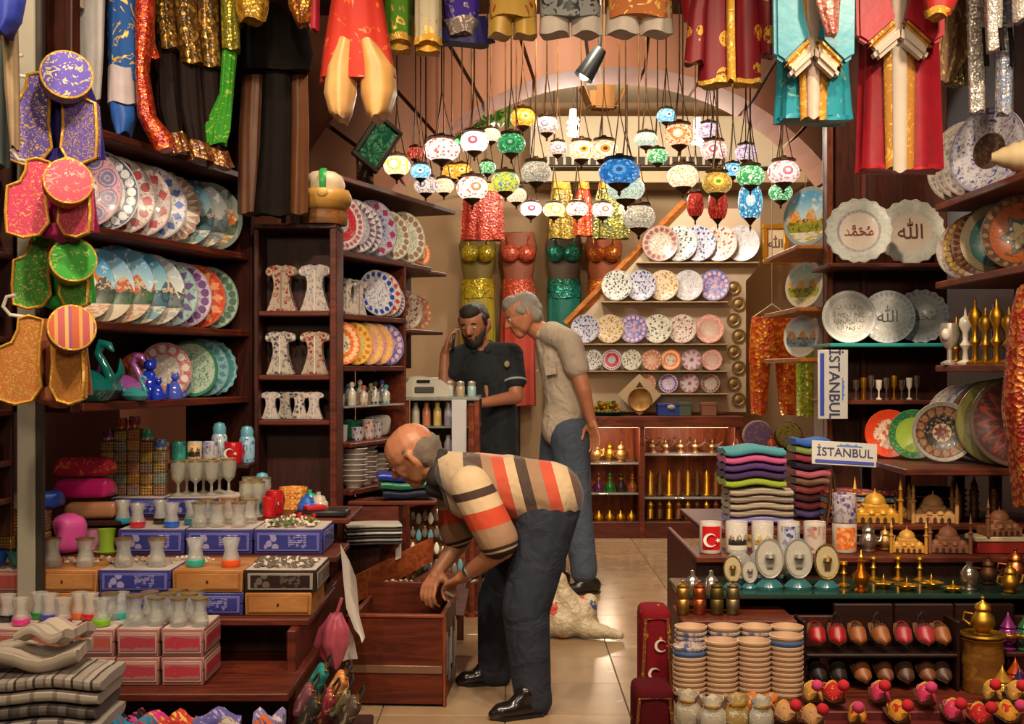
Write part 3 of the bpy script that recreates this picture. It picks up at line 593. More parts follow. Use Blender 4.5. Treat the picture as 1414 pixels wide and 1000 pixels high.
for k, l, px, py, Y, R in (('meadow', 'landscape plate with yellow meadow facing the aisle, uppermost', 1118, 331, 6.08, .15), ('meadowpale', 'pale landscape plate on the inner middle shelf', 1112, 420, 6.12, .115), ('shore', 'pale shore plate on the inner lowest shelf', 1108, 490, 6.16, .108)):
    z = (1.845, 1.545, 1.30)[('meadow', 'meadowpale', 'shore').index(k)]; stand_plate(k, l, R, (X(px, Y), Y, z), (-.78, -.62), .1)
R2Y = 5.68
for k, l, px, R, z, n in (('callig', 'scalloped plate with red calligraphy on the upper recess shelf', 1186, .15, 1.725, (-.22, -.97)), ('callig2', 'scalloped plate with brown calligraphy on the upper recess shelf', 1257, .152, 1.725, (-.16, -.98)), ('script', 'white plate with lines of script on turquoise shelf', 1172, .122, 1.362, (-.15, -.98)), ('bluegrey', 'white plate with dark calligraphy beside the scripted plate', 1226, .124, 1.362, (-.3, -.95)), ('bluescal', 'scalloped white plate with dark monogram on turquoise shelf', 1272, .126, 1.362, (-.35, -.93))):
    Y = R2Y+(.0 if k in ('callig', 'script') else .06 if k != 'bluescal' else .12); o = stand_plate(k, l, R, (X(px, Y), Y, z), n, .1, None)
    txt = {'callig': ('ﷴ', '#8a2018', .40), 'callig2': ('ﷲ', '#5a2a1c', .62), 'bluegrey': ('ﷲ', '#2c2622', .62), 'bluescal': ('ﷴ', '#1c1614', .5)}.get(k)
    def letters(body, col, size, dx, dy):
        c = bpy.data.curves.new('t', 'FONT'); c.body = body; c.size = size; c.extrude = .012; c.align_x = 'CENTER'; c.align_y = 'CENTER'; c.resolution_u = 4
        q = bpy.data.objects.new('t', c); COL.objects.link(q); dg = bpy.context.evaluated_depsgraph_get(); dg.update(); me = bpy.data.meshes.new_from_object(q.evaluated_get(dg)); bpy.data.objects.remove(q)
        bm = bmesh.new(); bm.from_mesh(me); bmesh.ops.remove_doubles(bm, verts=bm.verts[:], dist=1e-5); bm.to_mesh(me); bm.free()
        me.materials.clear(); me.materials.append(plain(col, .3)); p = obj('lettering', me, o, (dx, dy, .045)); p['kind'] = 'stuff'; return p
    if txt: letters(txt[0], txt[1], txt[2], 0, 0)
    else:
        for r_, t in enumerate(('بسم الله الرحمن', 'الرحيم الحمد لله', 'رب العالمين', 'مالك يوم الدين')): letters(t[::-1], '#5a4a4a', .22, 0, .4-r_*.26)
def lean(keys, labels, xs, ys, z, Rs, n, tilt=.25, grp=None):
    for k, l, x, y, R in zip(keys, labels, xs, ys, Rs): stand_plate(k, l, R, (x, y, z), n, tilt, grp, *(('bowl', 'painted_bowl') if len(PLATES[k]) > 2 else ('dish', 'painted_dish')))
# top right shelf: stack of pale deep plates
lean(['whitedeep', 'whitedeep', 'whitedeep', 'bluedeep'], ['pale deep dish behind, nearest the red robe on top shelf', 'second pale deep dish on top right shelf', 'third pale deep dish on top right shelf', 'blue rimmed deep dish with dark centre beside the seashell'],
     [1.83, 1.83, 1.83, 1.84], [4.98, 4.91, 4.84, 4.74], SHR[2]+.001, [.165, .16, .158, .168], (-.82, -.57), .12, 'deep dishes on top right shelf')
lean(['whitedeep', 'orangebowl', 'darkred', 'greenblue', 'starbowl'], ['pale rimmed dish at the inner end of star bowl shelf', 'orange bowl with dotted rim behind the star bowl', 'dark red bowl behind the star bowl', 'blue green bowl tucked behind the star bowl', 'large dark bowl with a leaf star pattern'],
     [1.84, 1.84, 1.845, 1.845, 1.86], [4.96, 4.88, 4.78, 4.68, 4.5], SHR[1]+.001, [.126, .13, .134, .136, .14], (-.62, -.78), .12, 'bowls on the star bowl shelf')
lean(['whitedeep', 'whitedeep', 'bluedeep', 'maroon', 'olive', 'maroon'], ['pale dish at the inner end under the candlesticks', 'second pale dish under the candlestick shelf', 'blue grey dish under the candlestick shelf', 'maroon dish under the candlestick shelf', 'olive dish under the candlestick shelf', 'large glossy maroon dish under the candlestick shelf'],
     [1.83, 1.83, 1.84, 1.85, 1.85, 1.87], [5.0, 4.93, 4.85, 4.76, 4.67, 4.56], .881, [.15, .15, .155, .16, .163, .17], (-.66, -.75), .1, 'bowls under the candlestick shelf')
t = thing('bowl_table', 'dark wooden table behind the mosque models carrying bowls', 'table', (0, 0, 0))
slab('table_top', t, Q, 1.44, 2.2, 4.5, 5.35, .855, .88, RED); slab('leg', t, Q, 1.9, 1.94, 4.87, 4.91, .6225, .855, DARK); slab('leg', t, Q, 1.9, 1.94, 5.27, 5.31, .6225, .855, DARK); slab('leg', t, Q, 1.50, 1.54, 5.27, 5.31, .6225, .855, DARK); slab('leg', t, Q, 1.556, 1.58, 4.87, 4.89, .6225, .855, DARK)
for k, l, px, Y, R in (('watermelon', 'red orange bowl with cream centre behind the licence plate', 1228, 5.03, .098), ('greenrim', 'green bowl beside the red orange bowl', 1262, 4.94, .1), ('medallion', 'dark bowl with star medallion above stacked bowls', 1302, 4.78, .118)):
    stand_plate(k, l, R, (X(px, Y), Y, .88), (-.2, -.98), .14, None, 'bowl', 'painted_bowl')
# ------------------------------------------------------------------ ceramics that are not plates
@cached
def glaze(base, spots, sc=6, amt=.33, rough=.18):
    g = G('glaze'); o = g.coord(); d = g.vor(o, sc*10); n = g.noise(o, sc*4, 2, .5, 2)
    c = g.mix(d.lt(amt), hx(base), hx(spots)); c = g.mix((n*14).sin().gt(.8)*.6, c, hx(spots)); return g.out(c, rough, coat=.4)
def bevel_mesh(me, off, seg=2):
    bm = bmesh.new(); bm.from_mesh(me); bmesh.ops.recalc_face_normals(bm, faces=bm.faces[:])
    bmesh.ops.bevel(bm, geom=[e for e in bm.edges if e.calc_face_angle(0) > .6], offset=off, segments=seg, affect='EDGES', clamp_overlap=True); bm.to_mesh(me); bm.free()
    me.polygons.foreach_set('use_smooth', [True]*len(me.polygons)); me.set_sharp_from_angle(angle=.7); return me
KO = [(0, .97), (.1, 1.0), (.17, .985), (.3, .95), (.345, .88), (.33, .79), (.26, .75), (.2, .77), (.165, .62), (.17, .48), (.215, .3), (.28, .12), (.33, 0)]
def kaftan(mat, trim, h, label, loc, rot=0, group='kaftan shaped vases'):
    t = thing('kaftan_vase', label, 'vase', Vector(loc)+Vector((0, 0, .001)), rot, group)
    o = [(x*h, z*h) for x, z in KO[::-1]]+[(-x*h, z*h) for x, z in KO[1:]]
    obj('vase_body', bevel_mesh(MB().prism(o, -.1*h, .1*h).mesh('vase_body', [mat]), .018*h), t)
    part('front_band', MB().rbox((0, -.105*h, .45*h), (.035*h, .02*h, .86*h), .004*h), [trim], t)
    for s in (-1, 1): part('sleeve_cuff', MB().ball((s*.315*h, -.04*h, .84*h), (.05*h, .085*h, .075*h), 10), [trim], t)
    return t
KW, KF, KR, KG = glaze('#b8aca4', '#8a8490'), glaze('#b4a89c', '#4a4a5c', 5), glaze('#a89a8c', '#8a3a2c', 5), glaze('#9a948c', '#3a3a3a', 7)
TR = plain('#8a7a70', .25, coat=.3); TW = plain('#c9c0b8', .2, coat=.3)
for i, (px, z, h, m, tr, l) in enumerate(((390, 1.49, .2, KR, TR, 'brown flowered kaftan vase on the upper recess shelf'), (436, 1.49, .202, KW, TW, 'plain white kaftan vase on the upper recess shelf'), (388, 1.2205, .186, KF, TW, 'grey flowered kaftan vase on the middle recess shelf'), (436, 1.2205, .186, KR, TW, 'red sprigged kaftan vase on the middle recess shelf'))): kaftan(m, tr, h, l, (X(px, 5.27), 5.27, z), -.12)
for i, px in enumerate((370, 390, 410, 430)): kaftan([KW, KG, KF, KW][i], [TW, TR, TW, TW][i], .118, ['small white kaftan vase beside the dark shelf post', 'small black speckled kaftan vase in the row of four', 'small grey flowered kaftan vase in the row of four', 'small white kaftan vase at the red post'][i], (X(px+4, 5.25), 5.25, 1.031), -.05)
for s, m, tr, l in ((.05, KW, TW, 'plain white kaftan vase beside the side shelf plates'), (.17, KF, TW, 'blue flowered kaftan vase beside the side shelf plates'), (.29, KW, TR, 'white kaftan vase against the blue dotted plate')): kaftan(m, tr, .165, l, L2(s, .07, 1.493), .9)
# swans and little animals on the lower plate shelf
def swan(mat, s, label, h=.2, d=.1, flip=1, rz=0):
    t = thing('ceramic_swan', label, 'figurine', L1(s+.07, d*.7+.03, SH1[0]+.0012), -.3+rz, 'glazed swans')
    part('body', MB().lathe([(0, 0), (.3*h, 0), (.36*h, .04*h), (.46*h, .2*h), (.42*h, .36*h), (.24*h, .48*h), (.1*h, .54*h), (0, .55*h)], 20), [mat], t, scale=(1.25, .8, 1))
    part('neck', MB().tube([(flip*.42*h, 0, .22*h), (flip*.5*h, 0, .42*h), (flip*.38*h, 0, .62*h), (flip*.26*h, 0, .8*h), (flip*.34*h, 0, .97*h), (flip*.48*h, 0, .93*h), (flip*.56*h, 0, .84*h)], [.1*h, .09*h, .075*h, .07*h, .085*h, .07*h, .025*h], 10), [mat], t, smooth=60)
    part('tail', MB().tube([(-flip*.4*h, 0, .3*h), (-flip*.62*h, 0, .55*h), (-flip*.6*h, 0, .8*h)], [.14*h, .1*h, .02*h], 10, flat=.6), [mat], t, smooth=60)
TEAL, PURP, BLUE = plain('#0f5f5c', .12, coat=.6), plain('#8a4a8f', .15, coat=.5), plain('#1c33b0', .1, coat=.6)
swan(TEAL, .0, 'tall teal ceramic swan beside the striped vest', .21, .06, 1); swan(TEAL, .15, 'teal ceramic swan looking back towards the purple one', .19, .16, -1); swan(PURP, .29, 'purple ceramic swan with raised wing behind the animals', .17, .12, 1)
swan(plain('#3a8f94', .12, coat=.6), .21, 'small turquoise ceramic swan before the teal ones', .09, -.03, 1)
def cat_fig(mat, s, d, label, h):
    t = thing('ceramic_cat', label, 'figurine', L1(s+.06, d+.02, SH1[0]+.001), .2, 'blue ceramic animals')
    part('body', MB().lathe([(0, 0), (.26*h, 0), (.3*h, .15*h), (.22*h, .4*h), (.12*h, .62*h), (0, .68*h)], 16), [mat], t)
    hd = part('head', MB().ball((.03*h, -.05*h, .76*h), (.15*h, .16*h, .13*h), 14), [mat], t)
    for q in (-1, 1): part('ear', MB().lathe([(.05*h, 0), (.0, .13*h)], 8, (.03*h+q*.09*h, -.05*h, .84*h)), [mat], hd)
    part('tail', MB().tube([(.2*h, .05*h, .06*h), (.38*h, .02*h, .1*h), (.42*h, 0, .35*h)], [.05*h, .045*h, .03*h], 8), [mat], t)
cat_fig(BLUE, .42, .06, 'tall cobalt blue ceramic cat on the lower plate shelf', .17); cat_fig(BLUE, .37, -.01, 'small cobalt blue ceramic cat before the tall one', .09); cat_fig(plain('#4a5ac0', .1, coat=.6), .50, .0, 'light blue round ceramic animal before the pink plate', .11)
# pots on the shelves at the very edge of the shop
def lathe_thing(name, prof, mat, label, cat, loc, rot=0, group=None, seg=24, scale=1, parts=()):
    sc = lambda p: [(a*scale, b*scale) for a, b in p]
    if not parts: return one(name, MB().lathe(sc(prof), seg).mesh(name, [mat], 45), label, cat, loc, rot, group)
    t = thing(name, label, cat, loc, rot, group); part('body', MB().lathe(sc(prof), seg), [mat], t, smooth=45)
    for n, pr, m in parts: part(n, MB().lathe(sc(pr), seg), [m], t, smooth=45)
    return t
EV = plate_mat('#8a5a66', ((0, .3, 'solid', 1, '#3a1c24', ''), (.5, .95, 'dots', 8, '#94606c', '#c09aa0')))
for i, (py, m, l) in enumerate(((300, plain('#b08a5c', .3), 'cream round pot lying at the shop edge'), (430, glaze('#8a7a6a', '#4a3a34'), 'brown speckled pot at the shop edge'), (487, glaze('#a0604a', '#c9a08a'), 'red speckled pot at the shop edge'))):
    z = (1.62, 1.115, 1.8)[i]; lathe_thing('round_pot', [(0, 0), (.04, 0), (.07, .03), (.082, .075), (.07, .12), (.045, .14), (.05, .155), (.04, .155), (.035, .14), (0, .13)], m, l, 'pot', (-1.712, 3.89, z+.001), 0, 'pots at the shop edge')
for i, (z, c) in enumerate(((.95, '#8a6070'), (.83, '#9a6a78'), (1.35, '#b0503a'))):
    t = thing('tissue_box', ['mauve box with a round opening on the middle edge shelf', 'mauve box with a round opening on the lowest edge shelf', 'red flowered mauve box on the upper edge shelf'][i], 'box', (-1.67, 3.87, z+.001), 0, 'mauve boxes at the edge')
    part('body', MB().rbox((0, 0, .046), (.075, .09, .092), .014, seg=3), [glaze(c, '#b8949c', 4)], t); part('opening', MB().lathe([(.0, .0), (.016, .0), (.022, -.006), (.02, .003), (0, .004)], 18), [plain('#2a1418', .6)], t, (.008, -.046, .05), (PI/2, 0, 0))
# turban hat on top of the recess shelves
t = thing('turban_hat', 'cream padded turban hat with a green stripe on the shelf top', 'hat', (X(447, 5.24), 5.24, 1.858), .1)
cm = satin('#b0823c'); part('base_box', MB().lathe([(0, 0), (.098, 0), (.1, .01), (.1, .05), (.095, .06), (0, .06)], 28), [wood('#5a3418', '#8a5a2c')], t)
part('brim', MB().lathe([(.0, .06), (.09, .06), (.112, .085), (.118, .115), (.105, .145), (.085, .15), (0, .15)], 28, wob=lambda a, i: 1+.04*math.cos(a*5+i*.4)), [cm], t, smooth=60)
part('dome', MB().lathe([(.085, .14), (.092, .17), (.08, .205), (.05, .225), (0, .232)], 28), [satin('#c0ac90')], t, smooth=60)
part('stripe', MB().tube([(0, -.089, .15), (0, -.097, .175), (0, -.086, .205), (0, -.055, .229), (0, -.01, .238)], .005, 10, flat=3.0, up=(1, 0, 0)), [satin('#1f8a3c')], t, smooth=60)
part('bow', MB().ball((0, -.12, .125), (.025, .014, .02), 10), [satin('#c8a05a')], t)
# ------------------------------------------------------------------ goods on the stepped stand of tea glasses
@cached
def print_mat(base, ink, acc, sc=1.0):
    g = G('print'); o = g.coord(); x, y, z = g.xyz(o); n = g.noise(o, 60*sc, 3); u = x+y
    lines = ((z*160*sc).fr().gt(.55))*(n.gt(.5))*g.band(u, -.005, .06); pic = g.vor(o, 34*sc).lt(.42)*g.band(u, -.09, -.025); dot = ((u-.075)*(u-.075)+z*z).sqrt().lt(.018)
    c = g.mix(lines, hx(base), hx(ink)); c = g.mix(pic*.75, c, hx(ink)); c = g.mix(dot, c, hx(acc)); return g.out(c, .35, coat=.2)
def carton(w, d, h, cb, cp, frame, label, x, y, z, group, side=False, prm=None, rot=0):
    t = thing('gift_box', label, 'box', (x, y, z), rot, group); b = plain(cb, .45, var=.06)
    part('tray', MB().rbox((0, d/2, h*.45), (w-.004, d-.004, h*.9), .002), [b], t); ld = part('lid', MB().rbox((0, d/2, h*.76), (w, d, h*.48), .003), [b, plain('#b3a49c', .6)], t)
    for p_ in ld.data.polygons: p_.material_index = 1 if p_.normal.z > .9 else 0
    f = part('front_label', MB().rbox((0, -.0015, h*.5), (w*.9, .003, h*.74), .001), [plain(frame, .4)], t); part('print', MB().rbox((0, -.0035, h*.5), (w*.82, .003, h*.56), .001), [prm or plain(cp, .4)], f)
    if side:
        f = part('side_label', MB().rbox((w/2+.0015, d/2, h*.5), (.003, d*.9, h*.74), .001), [plain(frame, .4)], t); part('print', MB().rbox((w/2+.0035, d/2, h*.5), (.003, d*.82, h*.5), .001), [prm or plain(cp, .4)], f)
    return t
@cached
def smear_mat(base, ink):
    g = G('print'); o = g.coord(); x, y, z = g.xyz(o); n = g.noise(o, 55, 3); m = ((z-.043).abs()).lt(n*.03)*(n.gt(.38)); return g.out(g.mix(m, hx(base), hx(ink)), .5)
PK = ('#a87a74', '#a83848', '#bc9288'); kinds = ['rust red', 'orange red', 'copper red', 'brown red', 'dark red']
for k in range(6):
    for j in range(2):
        x = -1.004-k*.136; c = ['#a83040', '#9c3442', '#a04a3c', '#a8543a', '#a85040', '#a04038'][k]
        carton(.13, .215, .086, '#9c6c66', c, '#b08680', ('pink cardboard glass box on the %s layer, %s from the open end' % (('lower', 'upper')[j], ORD[k])), x, 3.75, .281+j*.087, 'pink glass boxes', k == 0, smear_mat('#96605c', c))
BL = print_mat('#2a2e78', '#9a94b8', '#b84a3c'); BL2 = print_mat('#3a3a8c', '#a8a4c4', '#c0563c')
WD = ('#a8713f', '#94602f', '#b8824c')
def wide(px0, px1, Y, z, h, d, kind, label, side=False, group='wide glass boxes'):
    a, b = X(px0, Y), X(px1, Y)
    if kind == 'blue': carton(b-a, d, h, '#2c2e6e', '', '#5a58a0', label, (a+b)/2, Y, z, group, side, BL)
    elif kind == 'wood':
        t = thing('wooden_box', label, 'box', ((a+b)/2, Y, z), 0, group); m = wood('#8f5c2e', '#b9814c', .5, 0, 3); w = b-a
        part('body', MB().rbox((0, d/2, h/2), (w, d, h), .003), [m], t); f = part('frame', MB().rbox((0, -.001, h/2), (w*.93, .003, h*.8), .001), [wood('#7c4c22', '#a06a38', .5, 0, 3)], t); part('panel', MB().rbox((0, -.003, h/2), (w*.88, .003, h*.66), .001), [m], f); part('clasp', MB().ball((0, -.006, h*.5), (.004, .003, .006), 8), [plain('#2a1a10', .4)], t)
        if side: part('side_knot', MB().ball((w/2+.001, d*.5, h*.5), (.002, .006, .008), 8), [plain('#5a3418', .5)], t)
    elif kind == 'pink': carton(b-a, d, h, '#8f5f58', '#96443c', '#a87a70', label, (a+b)/2, Y, z, group, side)
    elif kind == 'black': carton(b-a, d, h, '#1c1412', '', '#8a7c70', label, (a+b)/2, Y, z, group, side, print_mat('#241a18', '#6a5a54', '#a0503c'))
for px0, px1, kd, l in ((-40, 36, 'pink', 'dull pink box at the stand end, upper row'), (38, 134, 'wood', 'pale wooden box beside the dull pink box, upper row'), (136, 236, 'blue', 'blue printed box between two wooden boxes'), (238, 335, 'wood', 'pale wooden box beside the black box, upper row'), (337, 437, 'black', 'black and grey printed box on the wooden end box')): wide(px0, px1, 4.05, .51, .074, .28, kd, l, kd == 'black')
for px0, px1, kd, l in ((-40, 37, 'pink', 'dull pink box at the stand end, under another'), (39, 135, 'wood', 'pale wooden box under another wooden box'), (137, 235, 'blue', 'blue printed box under a blue box'), (237, 336, 'blue', 'blue printed box under the pale wooden box'), (338, 430, 'wood', 'pale wooden box at the open end under black box')): wide(px0, px1, 4.05, .434, .075, .28, kd, l, px0 == 338)
for px0, px1, l in ((163, 255, 'blue printed box beside the empty ledge on the third step'), (256, 349, 'blue printed box in the middle of the third step'), (350, 446, 'blue printed box with brooches heaped on top')): wide(px0, px1, 4.4, .584, .088, .26, 'blue', l, px0 == 350)
for px0, px1, l in ((152, 226, 'blue box under the checked gift boxes'), (228, 300, 'blue box under the gold rimmed glasses')): wide(px0, px1, 4.74, .678, .07, .2, 'blue', l)
wide(301, 330, 4.74, .678, .075, .2, 'pink', 'small dull pink box beside the blue boxes')
# tea glasses
GL = glass(); TG = [(0, 0), (.024, 0), (.0265, .005), (.027, .02), (.0205, .042), (.0195, .052), (.0275, .084), (.026, .084), (.018, .052), (.019, .042), (.0245, .02), (0, .014)]
tg_me = MB().lathe(TG, 20).mesh('glass_body', [GL], 50); tg_base = {}
def tea_glass(px, Y, z, col, label, sc=1.0, saucer=False):
    t = thing('tea_glass', label, 'glass', (X(px, Y), Y, z+.001), 0, 'tulip tea glasses', sc)
    obj('glass_body', tg_me, t, (0, 0, .004 if saucer else 0))
    if col:
        if col not in tg_base: tg_base[col] = MB().lathe([(0, -.0005), (.0245, -.0005), (.0275, .005), (.0285, .019), (.0275, .021), (0, .0215)], 20).mesh('coloured_base', [plain(col, .1, coat=.6)], 50)
        obj('coloured_base', tg_base[col], t, (0, 0, .004 if saucer else 0))
    else: part('gilt_rim', MB().lathe([(.0268, .081), (.0279, .081), (.0281, .0848), (.0268, .0848)], 20), [brass('#d8b878', .3, '#b08a4a')], t, (0, 0, .004 if saucer else 0))
    if saucer: part('saucer', MB().lathe([(0, 0), (.03, 0), (.05, .008), (.05, .01), (.03, .003), (0, .003)], 24), [glass((.95, .97, .95))], t)
for px, c, l in ((72, None, 'clear tulip tea glass nearest the green bowl on the second row'), (118, None, 'clear tulip tea glass before the empty ledge'), (171, None, 'clear gilt tea glass on the left half of the blue box'), (217, None, 'clear gilt tea glass on the right half of the blue box'), (270, '#2a9a8a', 'tea glass with turquoise base on the pale wooden box'), (319, '#d8501c', 'tea glass with orange base on the pale wooden box')): tea_glass(px, 4.12, .584, c, l, 1.12)
cols = [('#241a18', 'black'), ('#d83a8a', 'hot pink'), ('#1f7a2c', 'dark green'), ('#3a3aa8', 'violet blue'), ('#a81c2c', 'crimson'), ('#c8602a', 'amber'), ('#b81c1c', 'red'), ('#7fb81c', 'lime'), ('#2a9a9a', 'turquoise')]
for i, (px, Y, ci) in enumerate(((10, 3.86, 0), (29, 3.80, 1), (55, 3.9, 2), (69, 3.87, 3), (87, 3.80, 4), (110, 3.9, 5), (125, 3.88, 6), (140, 3.79, 7), (167, 3.9, 8))): tea_glass(px, Y, .4555, cols[ci][0], 'small tea glass with %s base on the pink boxes' % cols[ci][1], .98)
for i, (px, Y) in enumerate(((152, 3.88), (186, 3.81), (207, 3.9), (216, 3.80), (232, 3.87), (247, 3.79), (262, 3.87), (276, 3.79), (244, 3.94), (272, 3.945))): tea_glass(px, Y, .4555, None, 'clear tea glass beside the lime based one on pink boxes' if i == 0 else 'clear tea glass on a saucer on the pink boxes' if i == 1 else 'clear tea glass among those at the open end of pink boxes', 1.0, i == 1)
for px, Y, c, l in ((190, 4.45, '#b02030', 'tea glass with crimson base on the blue boxes'), (237, 4.46, '#1c58c0', 'tea glass with blue base on the blue boxes'), (222, 4.56, '#241c1a', 'tea glass with black base on the blue boxes'), (265, 4.54, '#1a8a98', 'tea glass with teal base on the blue boxes'), (170, 4.56, '#2a8aa0', 'tea glass with pale teal base behind the crimson one')): tea_glass(px, Y, .673, c, l, 1.02)
for i, (px, Y) in enumerate(((286, 4.58), (300, 4.47), (316, 4.58), (330, 4.47), (345, 4.58), (275, 4.46))): tea_glass(px, Y, .673, None, 'clear cut tea glass among those on the middle blue box', 1.05)
# gold rimmed goblets behind
gob = [(0, 0), (.026, 0), (.026, .004), (.006, .012), (.005, .045), (.024, .065), (.03, .1), (.029, .135), (.027, .135), (.028, .1), (.02, .068), (0, .058)]
gob_me = MB().lathe(gob, 18).mesh('goblet', [glass((.96, .95, .88))], 50); rim_me = MB().lathe([(.0275, .131), (.0297, .131), (.0298, .136), (.0275, .136)], 18).mesh('gilt_rim', [brass('#d8c088', .3, '#b89a5a')], 50)
for i, (px, Y, z) in enumerate(((246, 4.82, .749), (258, 4.9, .749), (270, 4.83, .749), (281, 4.92, .749), (292, 4.84, .749), (303, 4.9, .755), (316, 4.86, .755), (344, 4.92, .678), (352, 4.82, .678), (364, 4.89, .678), (341, 4.72, .678), (356, 4.73, .678))):
    t = thing('goblet', 'clear stemmed goblet with gilt rim on the upper step', 'goblet', (X(px, Y), Y, z+.001), 0, 'gilt rimmed goblets'); obj('goblet', gob_me, t); obj('gilt_rim', rim_me, t)
# heaps of brooches and beads
def heap(name, label, cx, cy, z, wx, wy, n, mats, hgt=.03, r=(.005, .011)):
    mb = MB()
    for i in range(n):
        a, b = random.uniform(-1, 1), random.uniform(-1, 1); hh = hgt*max(0, 1-(a*a+b*b)*.5)*random.random(); rr = random.uniform(*r)
        mb.ball((cx+a*wx, cy+b*wy, z+hh+rr*.6), (rr, rr, rr*.7), 6, random.randrange(len(mats)))
    o = obj(name, mb.mesh(name, mats, 60)); tag(o, label, 'jewellery'); o['kind'] = 'stuff'; return o
SIL, GLD = plain('#b4aca0', .25, .8), brass('#c9a050'); RUB, PEA = plain('#b81c24', .15, coat=.5), plain('#d8cfc0', .2, coat=.4)
heap('brooch_heap', 'heap of gilt and pearl brooches on the blue box', X(404, 4.52), 4.52, .672, .09, .08, 150, [SIL, GLD, PEA, PEA, plain('#5a7a3a', .2)], .03)
heap('brooch_heap', 'red and gold beads behind the brooch heap', X(416, 4.62), 4.625, .672, .06, .02, 60, [RUB, RUB, GLD], .03)
heap('bead_heap', 'silver bead strands spread on the black box', X(395, 4.18), 4.18, .584, .1, .09, 160, [SIL, PEA, plain('#8a7f74', .3, .6)], .012)
heap('ribbon_heap', 'pale tassels and ribbons lying between the tea glasses', X(190, 4.24), 4.24, .584, .26, .05, 160, [PEA, plain('#b89a84', .5), plain('#a8887a', .5)], .01, (.004, .009))
heap('trinket_heap', 'clear glass trinkets behind the pink box glasses', X(240, 3.97), 3.965, .455, .1, .02, 60, [glass(), PEA, SIL], .012, (.004, .008))
# mugs
def mug(label, px, Y, z, body, prm=None, r=.04, h=.095, rot=0, group='souvenir mugs', lid=None, mark=None, name='souvenir_mug'):
    t = thing(name, label, 'mug', (X(px, Y), Y, z+.001), rot, group)
    part('cup', MB().lathe([(0, 0), (r*.93, 0), (r, .006), (r, h-.003), (r*.97, h), (r*.9, h-.002), (r*.9, .01), (0, .008)], 26), [body], t)
    part('handle', MB().tube([(r*.97, 0, h*.8), (r*1.45, 0, h*.78), (r*1.65, 0, h*.52), (r*1.4, 0, h*.26), (r*.97, 0, h*.22)], r*.14, 8), [body], t, rot=(0, 0, 1.0-rot))
    if prm: part('print', MB().add([(r*1.012*math.cos(-PI/2+(k/12-.5)*1.9), r*1.012*math.sin(-PI/2+(k/12-.5)*1.9), z_) for z_ in (h*.12, h*.88) for k in range(13)], [(k, k+1, 14+k, 13+k) for k in range(12)]), [prm], t)
    if mark == 'flag': flag_mark(t, r*1.03, h)
    return t
def crescent(s, y, n=18):
    o = [(math.cos(a)*s, math.sin(a)*s) for a in [PI*.2+(2*PI-PI*.4)*k/n for k in range(n+1)]]; i = [(s*.24+math.cos(a)*s*.8, math.sin(a)*s*.8) for a in [PI*.24+(2*PI-PI*.48)*k/n for k in range(n, -1, -1)]]
    return MB().prism(o+i, y, y+.002)
def star(s, y): return MB().prism([(math.cos(PI*k/5+PI)*s*(1 if k % 2 == 0 else .4), math.sin(PI*k/5+PI)*s*(1 if k % 2 == 0 else .4)) for k in range(10)], y, y+.002)
def flag_mark(t, r, h):
    part('crescent', crescent(h*.25, -r-.003), [plain('#d8cfc8', .4)], t, (-.008, 0, h*.5), smooth=None); part('star', star(h*.1, -r-.003), [plain('#d8cfc8', .4)], t, (h*.2, 0, h*.5), smooth=None)
WH = plain('#b8aea8', .2, coat=.4, var=.05); RD = plain('#b01820', .2, coat=.4)
MUGP = {'blue': glaze('#a8acc0', '#3a4a94', 5), 'salmon': glaze('#b86a5a', '#d8a08a', 4), 'teal': glaze('#3a9a90', '#2a6a70', 4), 'mosque': scene_mat('#d89a4a', '#e8c48a', '#3a2a1c', '#2a2420', '#8a5a2c', seed=1.0, mug=True), 'floral': glaze('#b0acb4', '#5a64a0', 4), 'orange': glaze('#c8642a', '#e0a06a', 4)}
for px, k, l in ((203, 'blue', 'blue flowered mug on the upper mug shelf'), (225, 'salmon', 'salmon patterned mug on the upper mug shelf'), (247, 'teal', 'teal patterned mug on the upper mug shelf'), (269, 'mosque', 'mug printed with an orange sky and dark mosque'), (291, 'floral', 'white mug with blue flowers beside the red flag mug')): mug(l, px, 4.98, .862, MUGP[k] if k not in ('mosque',) else WH, MUGP[k] if k == 'mosque' else None, .03, .09, 0)
sb = thing('mug_riser', 'small dark wooden riser under the printed mugs', 'shelf', (0, 0, 0)); slab('riser_top', sb, Q, X(190, 5.0), X(348, 5.0), 4.94, 5.115, .845, .8615, DARK)
for px in (192, 346): slab('riser_foot', sb, Q, X(px, 5.0)-.008, X(px, 5.0)+.008, 5.0, 5.1, .678, .845, DARK)
mug('red mug with white crescent and star on the riser', 322, 4.985, .862, RD, None, .036, .085, 0, mark='flag'); mug('small red mug with white crescent beside the goblets', 379, 4.82, .678, RD, None, .034, .09, 0, mark='flag'); mug('second red mug below the small crescent mug', 372, 4.72, .678, RD, None, .026, .075, 0)
for px, Y, z, c, l, h in ((341, 5.075, .862, '#8ab0c8', 'tall blue and white shaker bottle behind the flag mug', .15), (303, 5.08, .862, '#b8c4cc', 'white shaker bottle with blue lid above the flag mug', .165), (362, 4.98, .678, '#2a7a94', 'teal lidded jar beside the flag mug', .15)):
    lathe_thing('shaker_bottle', [(0, 0), (.03, 0), (.032, .01), (.032, h*.62), (.026, h*.7), (0, h*.7)], glaze(c, '#4a6a94', 4), l, 'bottle', (X(px, Y), Y, z+.001), 0, 'shaker bottles', parts=(('lid', [(.0, h*.69), (.026, h*.69), (.027, h*.85), (.02, h*.96), (0, h)], plain('#5a9ab0', .3)),))
